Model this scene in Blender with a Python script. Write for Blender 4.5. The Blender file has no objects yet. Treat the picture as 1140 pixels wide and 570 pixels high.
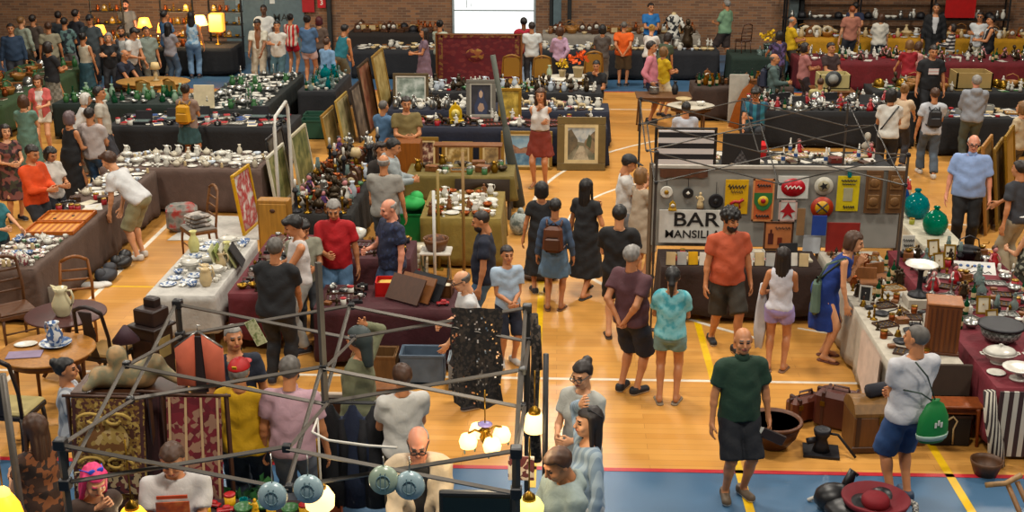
import bpy, math, random
import numpy as np
from mathutils import Vector, Matrix, Euler
random.seed(7)
C = bpy.context.scene.collection
SC = bpy.context.scene
PI = math.pi
R = math.radians
# ------------------------------------------------------------------ camera
FOC, CAMH = 1400.0, 5.95
PITCH, YAW = math.atan(460 / 1400.0), R(2.2)
cd = bpy.data.cameras.new('camera'); cam = bpy.data.objects.new('camera', cd); C.objects.link(cam)
cd.sensor_width = 36; cd.lens = FOC / 1140 * 36; cd.clip_end = 200
cam.location = (0, 0, CAMH); cam.rotation_euler = (PI / 2 - PITCH, 0, YAW)
SC.camera = cam
_m = cam.rotation_euler.to_matrix()
CR, CU, CF = _m.col[0].copy(), _m.col[1].copy(), -_m.col[2].copy()
def at(px, py, z=0.0):                      # measured photo pixel -> point of the hall at height z
    d = CF * FOC + CR * (px - 570) - CU * (py - 285)
    t = (z - CAMH) / d.z
    return Vector((0, 0, CAMH)) + d * t
def row_of(p):
    v = Vector(p) - Vector((0, 0, CAMH))
    return 285 - FOC * v.dot(CU) / v.dot(CF)
# ------------------------------------------------------------------ light
SC.view_settings.view_transform = 'Standard'; SC.view_settings.look = 'None'
SC.view_settings.gamma = 1; SC.view_settings.use_curve_mapping = False
SC.view_settings.exposure = 0.0
w = bpy.data.worlds.new('hall_air'); SC.world = w; w.use_nodes = True
w.node_tree.nodes['Background'].inputs[0].default_value = (0.95, 0.93, 0.88, 1)
w.node_tree.nodes['Background'].inputs[1].default_value = 0.07
def area(name, loc, sx, sy, power, col=(1, .92, .8), rot=(0, 0, 0)):
    l = bpy.data.lights.new(name, 'AREA'); l.shape = 'RECTANGLE'; l.size = sx; l.size_y = sy
    l.energy = power; l.color = col
    o = bpy.data.objects.new(name, l); C.objects.link(o); o.location = loc; o.rotation_euler = rot
for i, yy in enumerate((6, 14, 22, 30)):
    for j, xx in enumerate((-9, 0, 9)):
        area('hall_lamp', (xx, yy, 9.0), 1.3, .9, 525)
# ------------------------------------------------------------------ materials
def lin(h):
    if not isinstance(h, str): return tuple(h)
    h = h.lstrip('#'); v = [int(h[i:i + 2], 16) / 255 for i in (0, 2, 4)]
    return tuple(x / 12.92 if x <= .04045 else ((x + .055) / 1.055) ** 2.4 for x in v)
MC = {}
def mt(c, rough=.65, metal=0., pat='', c2=None, sc=8., emit=0., trans=0., c3=None, bump=0.):
    key = (c, rough, metal, pat, c2, sc, emit, trans, c3, bump)
    if key in MC: return MC[key]
    m = bpy.data.materials.new('mat_%d' % len(MC)); MC[key] = m; m.use_nodes = True
    nt = m.node_tree; N = nt.nodes; L = nt.links; b = N['Principled BSDF']
    def deep(h): v = lin(h); y = .3 * v[0] + .6 * v[1] + .1 * v[2]; return tuple(max(0., (y + (x - y) * 1.12) * .86) for x in v)
    a = deep(c) if not emit else lin(c); a2 = deep(c2) if c2 else tuple(x * .72 for x in a)
    b.inputs['Roughness'].default_value = rough; b.inputs['Metallic'].default_value = metal
    m.diffuse_color = (*a, 1)
    tc = N.new('ShaderNodeTexCoord')
    def tex(kind, s):
        t = N.new(kind); t.inputs['Scale'].default_value = s; L.new(tc.outputs['Object'], t.inputs['Vector']); return t
    def ramp(src, stops, const=False):
        r = N.new('ShaderNodeValToRGB'); e = r.color_ramp.elements
        while len(e) < len(stops): e.new(.5)
        if const: r.color_ramp.interpolation = 'CONSTANT'
        for k, (p, col) in enumerate(stops): e[k].position = p; e[k].color = (*col, 1)
        L.new(src, r.inputs[0]); return r
    if trans:
        b.inputs['Transmission Weight'].default_value = trans; b.inputs['IOR'].default_value = 1.2
    src = None
    if pat == 'stripe':
        t = N.new('ShaderNodeTexWave'); t.inputs['Scale'].default_value = sc; L.new(tc.outputs['Object'], t.inputs['Vector'])
        t.bands_direction = 'Z'
        src = ramp(t.outputs['Fac'], [(0, a), (.5, a2)], True)
    elif pat == 'stripex':
        t = N.new('ShaderNodeTexWave'); t.inputs['Scale'].default_value = sc; L.new(tc.outputs['Object'], t.inputs['Vector'])
        t.bands_direction = 'X'
        src = ramp(t.outputs['Fac'], [(0, a), (.5, a2)], True)
    elif pat == 'blotch':
        t = tex('ShaderNodeTexVoronoi', sc)
        src = ramp(t.outputs['Color'], [(0, a), (.42, a2), (.7, deep(c3) if c3 else a)], True)
    elif pat == 'paint':
        t = tex('ShaderNodeTexNoise', sc); t.inputs['Detail'].default_value = 6
        src = ramp(t.outputs['Fac'], [(.3, a), (.48, a2), (.62, deep(c3) if c3 else a)])
    elif pat == 'wood':
        mp = N.new('ShaderNodeMapping'); mp.inputs['Scale'].default_value = (6, 6, .7); L.new(tc.outputs['Object'], mp.inputs['Vector'])
        t = N.new('ShaderNodeTexNoise'); t.inputs['Scale'].default_value = sc; L.new(mp.outputs[0], t.inputs['Vector'])
        t.inputs['Detail'].default_value = 5
        src = ramp(t.outputs['Fac'], [(.35, a2), (.65, a)])
    elif pat == 'check':
        t = tex('ShaderNodeTexChecker', sc); t.inputs['Color1'].default_value = (*a, 1); t.inputs['Color2'].default_value = (*a2, 1); src = t
    else:
        t = tex('ShaderNodeTexNoise', sc); t.inputs['Detail'].default_value = 3
        src = ramp(t.outputs['Fac'], [(.3, tuple(x * .86 for x in a)), (.7, tuple(min(1, x * 1.08) for x in a))])
    L.new(src.outputs[0], b.inputs['Base Color'])
    if bump:
        bn = N.new('ShaderNodeBump'); bn.inputs['Strength'].default_value = bump; bn.inputs['Distance'].default_value = .05
        t2 = tex('ShaderNodeTexNoise', 13); t2.inputs['Detail'].default_value = 4; t2.inputs['Distortion'].default_value = .6; L.new(t2.outputs['Fac'], bn.inputs['Height']); L.new(bn.outputs[0], b.inputs['Normal'])
    if emit:
        b.inputs['Emission Strength'].default_value = emit; b.inputs['Emission Color'].default_value = (*a, 1)
    return m
# ------------------------------------------------------------------ mesh building
class MB:
    def __init__(s): s.v = []; s.f = []; s.mi = []; s.smooth = []
    def add(s, vs, fs, mi=0, M=None, smooth=False):
        o = len(s.v)
        s.v += [tuple(M @ Vector(p)) for p in vs] if M is not None else [tuple(p) for p in vs]
        s.f += [tuple(i + o for i in f) for f in fs]; s.mi += [mi] * len(fs); s.smooth += [smooth] * len(fs); return s
    def box(s, c, d, mi=0, M=None, bev=0.0, taper=1.0):
        x, y, z = (k / 2 for k in d); cx, cy, cz = c; b = min(bev, x * .9, y * .9)
        if b <= 0:
            vs = [(sx * x * (taper if sz > 0 else 1) + cx, sy * y * (taper if sz > 0 else 1) + cy, sz * z + cz) for sz in (-1, 1) for sx, sy in ((-1, -1), (1, -1), (1, 1), (-1, 1))]
            return s.add(vs, [(3, 2, 1, 0), (4, 5, 6, 7), (0, 1, 5, 4), (1, 2, 6, 5), (2, 3, 7, 6), (3, 0, 4, 7)], mi, M)
        bz = min(b, z * .9); rings = []
        for zz, ins in ((-z, b), (-z + bz, 0), (z - bz, 0), (z, b)):
            X, Y = x - ins, y - ins; k = taper if zz > 0 else 1; X *= k; Y *= k; q = b * .6
            rings.append([(-X + q, -Y, zz), (X - q, -Y, zz), (X, -Y + q, zz), (X, Y - q, zz), (X - q, Y, zz), (-X + q, Y, zz), (-X, Y - q, zz), (-X, -Y + q, zz)])
        vs = [(p[0] + cx, p[1] + cy, p[2] + cz) for r in rings for p in r]; fs = []
        for k in range(3):
            for i in range(8): j = (i + 1) % 8; fs.append((k * 8 + i, k * 8 + j, k * 8 + 8 + j, k * 8 + 8 + i))
        fs += [tuple(range(7, -1, -1)), tuple(range(24, 32))]
        return s.add(vs, fs, mi, M)
    def lathe(s, prof, n=16, mi=0, M=None, sx=1., sy=1.):
        vs = []; fs = []
        for r, z in prof:
            for i in range(n): a = 2 * PI * i / n; vs.append((r * math.cos(a) * sx, r * math.sin(a) * sy, z))
        for k in range(len(prof) - 1):
            for i in range(n): j = (i + 1) % n; fs.append((k * n + i, k * n + j, k * n + n + j, k * n + n + i))
        if prof[0][0] > .0005: fs.append(tuple(range(n - 1, -1, -1)))
        if prof[-1][0] > .0005: fs.append(tuple(range((len(prof) - 1) * n, len(prof) * n)))
        return s.add(vs, fs, mi, M, True)
    def tube(s, pts, r, n=8, mi=0, M=None, r2=None):
        pts = [Vector(p) for p in pts]; vs = []; fs = []; m = len(pts)
        for k, p in enumerate(pts):
            d = (pts[min(k + 1, m - 1)] - pts[max(k - 1, 0)]).normalized()
            u = d.cross(Vector((0, 0, 1)) if abs(d.z) < .9 else Vector((1, 0, 0))).normalized(); v = d.cross(u)
            rr = r if r2 is None else r + (r2 - r) * k / max(1, m - 1)
            for i in range(n): a = 2 * PI * i / n; vs.append(p + u * (rr * math.cos(a)) + v * (rr * math.sin(a)))
        for k in range(m - 1):
            for i in range(n): j = (i + 1) % n; fs.append((k * n + i, k * n + j, k * n + n + j, k * n + n + i))
        fs += [tuple(range(n - 1, -1, -1)), tuple(range((m - 1) * n, m * n))]
        return s.add(vs, fs, mi, M, n > 4)
    def bar(s, a, b, w, mi=0): return s.tube([a, b], w * .7071, 4, mi)
    def prism(s, poly, d, mi=0, M=None):    # polygon in local XZ, thickness d along Y
        n = len(poly); vs = [(x, -d / 2, z) for x, z in poly] + [(x, d / 2, z) for x, z in poly]
        fs = [tuple(range(n)), tuple(range(2 * n - 1, n - 1, -1))] + [(i + n, (i + 1) % n + n, (i + 1) % n, i) for i in range(n)]
        return s.add(vs, fs, mi, M)
    def ell(s, c, r, mi=0, M=None, n=12, m=8):
        p = [(max(0.0, math.sin(PI * k / m)), -math.cos(PI * k / m)) for k in range(m + 1)]
        T = Matrix.Translation(c) @ Matrix.Diagonal((*r, 1))
        return s.lathe([(max(a, 1e-4), b) for a, b in p], n, mi, (M @ T) if M is not None else T)
    def mesh(s, name='mesh'):
        me = bpy.data.meshes.new(name); me.from_pydata(s.v, [], s.f)
        me.polygons.foreach_set('material_index', s.mi); me.polygons.foreach_set('use_smooth', s.smooth)
        me.update(); return me
def link(name, me, mats=(), parent=None, loc=(0, 0, 0), rot=(0, 0, 0), scale=None):
    o = bpy.data.objects.new(name, me); C.objects.link(o); o.location = loc; o.rotation_euler = rot
    if scale: o.scale = (scale,) * 3 if not hasattr(scale, '__len__') else scale
    if me is not None and mats:
        if not hasattr(mats, '__len__'): mats = [mats]
        while len(me.materials) < len(mats): me.materials.append(mats[len(me.materials)])
        for i, m in enumerate(mats):
            o.material_slots[i].link = 'OBJECT'; o.material_slots[i].material = m
    if parent: o.parent = parent
    return o
def tag(o, label, cat, group=None, kind=None):
    o['label'] = label; o['category'] = cat
    if group: o['group'] = group
    if kind: o['kind'] = kind
    return o
def thing(name, label, cat, loc=(0, 0, 0), rz=0., group=None, rot=None):
    return tag(link(name, None, (), None, loc, rot or (0, 0, rz)), label, cat, group)
def struct(name, mb, m, **k):
    o = link(name, mb.mesh(name), m, **k); o['kind'] = 'structure'; return o
def part(name, mb, m, parent, **k): return link(name, mb.mesh(name), m, parent, **k)
def RZ(a): return Matrix.Rotation(a, 4, 'Z')
def RX(a): return Matrix.Rotation(a, 4, 'X')
def T(x, y, z): return Matrix.Translation((x, y, z))
FONT = {}
def text_mesh(s, size, ext=.003):
    k = (s, size)
    if k not in FONT:
        c = bpy.data.curves.new('txt', 'FONT'); c.body = s; c.size = size; c.extrude = ext; c.offset = size * .012; c.align_x = 'CENTER'; c.align_y = 'CENTER'
        o = bpy.data.objects.new('txt', c); C.objects.link(o)
        me = bpy.data.meshes.new_from_object(o.evaluated_get(bpy.context.evaluated_depsgraph_get()))
        bpy.data.objects.remove(o); FONT[k] = me
    return FONT[k].copy()
def lettering(s, size, m, parent, loc, rot=(PI / 2, 0, 0), sx=1.):
    return link('lettering', text_mesh(s, size), m, parent, loc, rot, (sx, 1, 1))
# ------------------------------------------------------------------ people: one smooth surface per body, from blended distance fields
def vec(p): return np.array(p, np.float32)
def d_cap(P, a, b, r1, r2):
    a = vec(a); b = vec(b); ab = b - a; t = np.clip(((P - a) @ ab) / max(1e-9, float(ab @ ab)), 0, 1)
    return np.linalg.norm(P - a - t[..., None] * ab, axis=-1) - (r1 + (r2 - r1) * t)
def d_ell(P, c, r, Rm=None):
    q = P - vec(c)
    if Rm is not None: q = q @ Rm
    r = vec(r); k0 = np.linalg.norm(q / r, axis=-1); k1 = np.linalg.norm(q / (r * r), axis=-1) + 1e-9
    return k0 * (k0 - 1) / k1
def smin(a, b, k=.03):
    h = np.maximum(k - np.abs(a - b), 0) / k
    return np.minimum(a, b) - h * h * k * .25
def smax(a, b, k=.01): return -smin(-a, -b, k)
def snet(fn, lo, hi, h):
    lo = np.array(lo, np.float32) - h; hi = np.array(hi, np.float32) + h
    n = np.maximum(4, np.ceil((hi - lo) / h).astype(int) + 1)
    ax = [lo[i] + h * np.arange(n[i], dtype=np.float32) for i in range(3)]
    G = np.stack(np.meshgrid(*ax, indexing='ij'), -1)
    F = fn(G.reshape(-1, 3)).reshape(n)
    S = F < 0
    c = np.zeros(tuple(n - 1), int)
    for i in (0, 1):
        for j in (0, 1):
            for k in (0, 1): c += S[i:n[0] - 1 + i, j:n[1] - 1 + j, k:n[2] - 1 + k]
    A = np.argwhere((c > 0) & (c < 8))
    if len(A) == 0: return [], []
    idx = -np.ones(tuple(n - 1), int); idx[tuple(A.T)] = np.arange(len(A))
    acc = np.zeros((len(A), 3), np.float32); cnt = np.zeros(len(A), np.float32)
    cor = [(i, j, k) for i in (0, 1) for j in (0, 1) for k in (0, 1)]
    for p in cor:
        for a in range(3):
            if p[a]: continue
            q = list(p); q[a] = 1
            f0 = F[tuple((A + p).T)]; f1 = F[tuple((A + q).T)]; m = (f0 < 0) != (f1 < 0)
            t = np.where(m, f0 / np.where(m, f0 - f1, 1), 0)
            pos = np.tile(np.array(p, np.float32), (len(A), 1)); pos[:, a] += t
            acc[m] += pos[m]; cnt[m] += 1
    V = lo + h * (A + acc / cnt[:, None])
    Q = []
    for a in range(3):
        b, d = (a + 1) % 3, (a + 2) % 3
        sl0 = [slice(None)] * 3; sl1 = [slice(None)] * 3; sl0[a] = slice(0, -1); sl1[a] = slice(1, None)
        m = S[tuple(sl0)] != S[tuple(sl1)]
        E = np.argwhere(m); E = E[(E[:, b] > 0) & (E[:, d] > 0) & (E[:, b] < n[b] - 1) & (E[:, d] < n[d] - 1)]
        if not len(E): continue
        def g(db, dd):
            X = E.copy(); X[:, b] -= db; X[:, d] -= dd; return idx[tuple(X.T)]
        q = np.stack([g(1, 1), g(0, 1), g(0, 0), g(1, 0)], 1)
        fl = ~S[tuple(E.T)]; q[fl] = q[fl][:, ::-1]; Q.append(q)
    return V, np.concatenate(Q)
def np_mesh(name, V, Q, mi=None):
    me = bpy.data.meshes.new(name); V = np.asarray(V, np.float32); Q = np.asarray(Q, np.int32)
    me.vertices.add(len(V)); me.vertices.foreach_set('co', V.ravel())
    me.loops.add(Q.size); me.loops.foreach_set('vertex_index', Q.ravel())
    me.polygons.add(len(Q)); me.polygons.foreach_set('loop_start', np.arange(0, Q.size, 4, dtype=np.int32))
    me.polygons.foreach_set('loop_total', np.full(len(Q), 4, np.int32))
    me.polygons.foreach_set('use_smooth', np.ones(len(Q), bool))
    if mi is not None: me.polygons.foreach_set('material_index', np.asarray(mi, np.int32))
    me.update(calc_edges=True); return me
# ---- head, hands, shoes and hair made once
def head_fn(P):
    d = d_ell(P, (0, .015, .03), (.075, .097, .086))
    d = smin(d, d_ell(P, (0, -.022, -.025), (.06, .072, .085)), .03)
    d = smin(d, d_ell(P, (0, -.045, -.078), (.042, .042, .036)), .03)
    d = smin(d, d_cap(P, (-.034, -.080, .03), (.034, -.080, .03), .013, .013), .015)
    for s in (-1, 1):
        d = smax(d, -d_ell(P, (s * .031, -.102, .008), (.018, .014, .011)), .012)
        d = smin(d, d_ell(P, (s * .031, -.079, .008), (.013, .013, .011)), .004)
        d = smin(d, d_ell(P, (s * .078, .014, .0), (.010, .022, .032)), .008)
        d = smin(d, d_ell(P, (s * .04, -.07, -.03), (.022, .02, .022)), .02)
    d = smin(d, d_cap(P, (0, -.094, .018), (0, -.112, -.022), .008, .014), .012)
    d = smin(d, d_ell(P, (0, -.092, -.052), (.025, .013, .012)), .01)
    d = smin(d, d_cap(P, (0, .022, -.05), (0, .03, -.16), .052, .056), .03)
    return d
def make_head(h):
    V, Q = snet(head_fn, (-.1, -.13, -.16), (.1, .12, .125), h)
    c = V[Q].mean(1); mi = np.zeros(len(Q), int)
    for s in (-1, 1):
        e = ((c[:, 0] - s * .031) / .017) ** 2 + ((c[:, 2] - .009) / .009) ** 2
        mi[(e < 1) & (c[:, 1] < -.07)] = 1
        e = ((c[:, 0] - s * .033) / .022) ** 2 + ((c[:, 2] - .033) / .007) ** 2
        mi[(e < 1) & (c[:, 1] < -.07)] = 3
    e = (c[:, 0] / .026) ** 2 + ((c[:, 2] + .052) / .011) ** 2
    mi[(e < 1) & (c[:, 1] < -.085)] = 2
    return V, Q, mi
HEADS = {1: make_head(.0075), 0: make_head(.012)}
def hand_fn(a1, a2, rr):
    def fn(P):
        d = d_ell(P, (0, 0, -.048), (.041, .017, .052))
        for k, (x, ln) in enumerate(((.031, .068), (.0105, .078), (-.0105, .072), (-.031, .056))):
            p = Vector((x, 0, -.088)); u = Vector((x * .8, -math.sin(a1) * ln * .55, -math.cos(a1) * ln * .55)); q = p + Vector((x * .12, u.y, u.z))
            e = q + Vector((0, -math.sin(a1 + a2) * ln * .5, -math.cos(a1 + a2) * ln * .5))
            d = smin(d, np.minimum(d_cap(P, p, q, rr * 1.1, rr), d_cap(P, q, e, rr, rr * .8)), .006)
        d = smin(d, d_cap(P, (.03, -.004, -.03), (.058, -.018, -.062), .014, .010), .012)
        d = smin(d, d_cap(P, (.058, -.018, -.062), (.058, -.034, -.088), .010, .008), .005)
        return smin(d, d_cap(P, (0, 0, .03), (0, 0, -.02), .027, .026), .02)
    return fn
HANDS = {(lv, nm): snet(hand_fn(a, b, .0088 if lv else .0095), (-.05, -.09, -.18), (.075, .03, .03), .0065 if lv else .0095)
         for lv in (0, 1) for nm, a, b in (('relaxed', .3, .5), ('grip', .9, 1.3))}
def shoe_fn(P):
    d = d_cap(P, (0, .045, .045), (0, -.135, .036), .044, .045)
    d = smin(d, d_cap(P, (0, .04, .05), (0, .035, .10), .044, .046), .03)
    d = smax(d, P[:, 2] - .095); return smax(d, .002 - P[:, 2], .006)
def sole_fn(P):
    q = P.copy(); d = d_cap(P * vec((1, 1, .0)), (0, .045, 0), (0, -.145, 0), .046, .052)
    d = smax(smax(d, P[:, 2] - .022, .005), .001 - P[:, 2], .004)
    s = np.minimum(d_cap(P, (-.045, -.07, .02), (0, -.08, .072), .008, .008), d_cap(P, (0, -.08, .072), (.045, -.07, .02), .008, .008))
    s = np.minimum(s, np.minimum(d_cap(P, (-.042, .03, .02), (0, .0, .10), .007, .007), d_cap(P, (0, 0, .10), (.042, .03, .02), .007, .007)))
    return np.minimum(d, s)
def shoe_mesh(fn, split):
    V, Q = snet(fn, (-.06, -.20, 0), (.06, .1, .11), .011); c = V[Q].mean(1)
    return np_mesh('shoe', V, Q, (c[:, 2] < split).astype(int))
SHOE = {'shoe': shoe_mesh(shoe_fn, .026), 'sandal': shoe_mesh(sole_fn, .008)}
def cranium(P, g): return d_ell(P, (0, .017, .034), (.077 + g, .099 + g, .087 + g))
def wavy(P, a, f): return a * np.sin(f * P[:, 0] + 2) * np.sin(f * P[:, 1] + 1) * np.cos(f * .8 * P[:, 2])
def facecut(P, zf=.055): return smax(-.048 - P[:, 1] * 1.0, zf - P[:, 2] * 1, .02) * 0 + np.minimum(zf - P[:, 2] + (P[:, 1] + .085) * .0, -.035 - P[:, 1])
def hair_fn(st):
    def fn(P):
        x, y, z = P[:, 0], P[:, 1], P[:, 2]
        # keep what is above the hairline in front and behind the ears at the sides
        line = np.where(y < -.03, .068, np.where(y < .02, .068 - (y + .03) * 1.7, -.02 - (y - .02) * .9))
        cut = (line - z) * .6
        if st == 'curly':
            d = d_ell(P, (0, .02, .055), (.115, .125, .11)) + wavy(P, .016, 75)
            return smax(d, np.maximum(np.minimum(.045 - z, -.035 - y), -.07 - z), .01)
        if st == 'fringe':
            d = cranium(P, .008) + wavy(P, .003, 90)
            return smax(smax(d, np.maximum(z - .055, -.035 - z) * .8, .01), -.0 - y, .01)
        g = {'buzz': .005, 'short': .014, 'full': .022}.get(st, .014)
        d = smax(cranium(P, g) + wavy(P, .004 if st != 'buzz' else .001, 85), cut, .012)
        if st == 'full': d = smin(d, d_cap(P, (-.04, -.075, .09), (.05, -.07, .10), .028, .03), .03)
        if st in ('long', 'wide'):
            L = .36 if st == 'long' else .24
            b = d_ell(P, (0, .065, -.10), (.105 if st == 'wide' else .088, .05, .19 if st == 'wide' else .23)) + .004 * np.sin(x * 160)
            b = smax(b, -L + .04 - z, .03)
            d = smin(d, b, .03)
            for s in (-1, 1): d = smin(d, d_cap(P, (s * .07, .0, .06), (s * .092, .0, -.17), .026, .018), .02)
        if st == 'bob':
            d = smin(d, d_ell(P, (0, .05, -.03), (.10, .07, .12)), .03)
            for s in (-1, 1): d = smin(d, d_cap(P, (s * .075, .0, .05), (s * .088, -.01, -.08), .026, .02), .02)
            d = smax(d, -.12 - z, .02)
        if st == 'bun': d = smin(d, d_ell(P, (0, .115, .085), (.048, .042, .045)) + wavy(P, .004, 90), .02)
        if st == 'pony':
            d = smin(d, d_cap(P, (0, .11, .06), (0, .145, -.05), .03, .036), .02)
            d = smin(d, d_cap(P, (0, .145, -.05), (0, .115, -.2), .036, .014), .02)
        return d
    return fn
def beard_fn(P):
    d = d_ell(P, (0, -.045, -.075), (.062, .062, .062)) + wavy(P, .004, 90)
    d = smax(d, P[:, 2] + .028, .015)
    return smax(d, -d_ell(P, (0, -.10, -.05), (.022, .03, .009)), .004)
def cap_fn(P):
    d = smax(cranium(P, .02), .045 - P[:, 2] - np.maximum(0, P[:, 1]) * .0, .006)
    b = d_ell(P, (0, -.125, .048), (.068, .075, .007)); return smin(d, b, .01)
def beanie_fn(P): return smax(cranium(P, .02), .02 - P[:, 2] - np.maximum(0, -P[:, 1]) * .25, .01)
def scarf_fn(P):
    d = smax(cranium(P, .022), np.minimum(.06 - P[:, 2], -.045 - P[:, 1]), .01)
    d = smin(d, d_cap(P, (0, .08, -.02), (.02, .11, -.22), .065, .05), .04); return smax(d, -.24 - P[:, 2], .01)
def specs_fn(P):
    d = None
    for s in (-1, 1):
        q = P - vec((s * .032, -.112, .008)); rr = np.sqrt((q[:, 0]) ** 2 + (q[:, 2] * 1.25) ** 2)
        e = np.sqrt(np.maximum(0, np.abs(rr - .024) - .000) ** 2 + q[:, 1] ** 2) - .0048
        e = np.minimum(e, d_cap(P, (s * .055, -.110, .014), (s * .084, .01, .016), .005, .005)); d = e if d is None else np.minimum(d, e)
    return np.minimum(d, d_cap(P, (-.01, -.114, .014), (.01, -.114, .014), .005, .005))
def shades_fn(P):
    d = d_ell(P, (-.032, -.112, .01), (.028, .008, .02))
    return np.minimum(np.minimum(d, d_ell(P, (.032, -.112, .01), (.028, .008, .02))), np.minimum(d_cap(P, (-.055, -.108, .014), (-.084, .01, .016), .005, .005), d_cap(P, (.055, -.108, .014), (.084, .01, .016), .005, .005)))
HAIRM = {}
def hair_mesh(st):
    if st not in HAIRM:
        fn = {'beard': beard_fn, 'cap': cap_fn, 'beanie': beanie_fn, 'scarf': scarf_fn, 'specs': specs_fn, 'shades': shades_fn}.get(st) or hair_fn(st)
        V, Q = snet(fn, (-.15, -.21, -.36), (.15, .19, .18), .0042 if st in ('specs', 'shades') else .0085)
        HAIRM[st] = np_mesh(st, V, Q)
    return HAIRM[st]
HANDPOS = {  # torso frame, mirrored by side: x outward, y back, z above the hips
    'down': ((.27, -.05, -.12), 'relaxed'), 'front': ((.07, -.33, .17), 'grip'), 'phone': ((.04, -.29, .36), 'grip'), 'behind': ((.04, .17, -.02), 'grip'),
    'reach': ((.16, -.52, .08), 'relaxed'), 'low': ((.15, -.42, -.12), 'relaxed'), 'akimbo': ((.2, -.05, .06), 'relaxed'), 'cross': ((-.10, -.19, .26), 'relaxed'),
    'chin': ((.02, -.14, .50), 'grip'), 'crown': ((.13, .0, .78), 'relaxed'), 'pocket': ((.215, -.06, -.03), 'relaxed'), 'carry': ((.12, -.22, .12), 'grip'),
    'wide': ((.34, -.22, .1), 'relaxed'), 'swing': ((.26, .14, -.1), 'relaxed'), 'point': ((.2, -.5, .3), 'relaxed'), 'clasp': ((.02, -.24, .06), 'grip'), 'strap': ((.12, -.13, .36), 'grip')}
def ik(a, b, l1, l2, pole):
    a, b, pole = Vector(a), Vector(b), Vector(pole); d = b - a; L = min(d.length, (l1 + l2) * .995); d.normalize(); b = a + d * L
    x = (l1 * l1 - l2 * l2 + L * L) / (2 * L); hh = math.sqrt(max(0, l1 * l1 - x * x))
    p = pole - d * pole.dot(d); p.normalize() if p.length > 1e-5 else None
    return a + d * x + p * hh, b
SKIN = {'fair': '#d9a27e', 'tan': '#c08560', 'brown': '#8a5a3c', 'dark': '#5a3a28', 'pink': '#dd9a80'}
HAIRC = {'black': '#14100f', 'dark': '#221712', 'brown': '#4a2f1e', 'light': '#7d5a36', 'blond': '#b08b50', 'grey': '#8f8b86', 'white': '#cfcac2', 'red': '#8a4a28', 'salt': '#5f5a55', 'pink': '#e8497e'}
NP = [0]; PINFO = {}; RECTS = []; STAND = []
def settle(r, k, z, sit, label):
    """keep people out of the tables and out of one another: step along the line of sight (or a little aside) to the nearest free spot"""
    def bad(x, y):
        s_ = 0.
        for x0, x1, y0, y1 in RECTS:
            dx = min(x - x0, x1 - x) + .25; dy = min(y - y0, y1 - y) + (.27 if not sit else .33)
            if dx > 0 and dy > 0: s_ += min(dx, dy)
        for a, b in STAND:
            d = math.hypot((x - a) * 1.0, (y - b) * 1.25)
            if d < .46: s_ += (.46 - d)
        return s_
    best = None
    for i in range(-16, 17):
        for j in range(-7, 8):
            y = r.y * (1 + i * .004) ; q = y / r.y; x = r.x * q + j * .045; zn = CAMH - (CAMH - z) * q
            c = bad(x, y) * 26 + abs(zn - z) * 3.2 + abs(j * .045) * 2.2 + (8 * max(0, zn / k * k - z * 1.09) + 8 * max(0, z * .91 - zn))
            if best is None or c < best[0]: best = (c, x, y, zn / z * k)
    STAND.append((best[1], best[2])); return Vector((best[1], best[2], r.z)), best[3]
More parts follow.
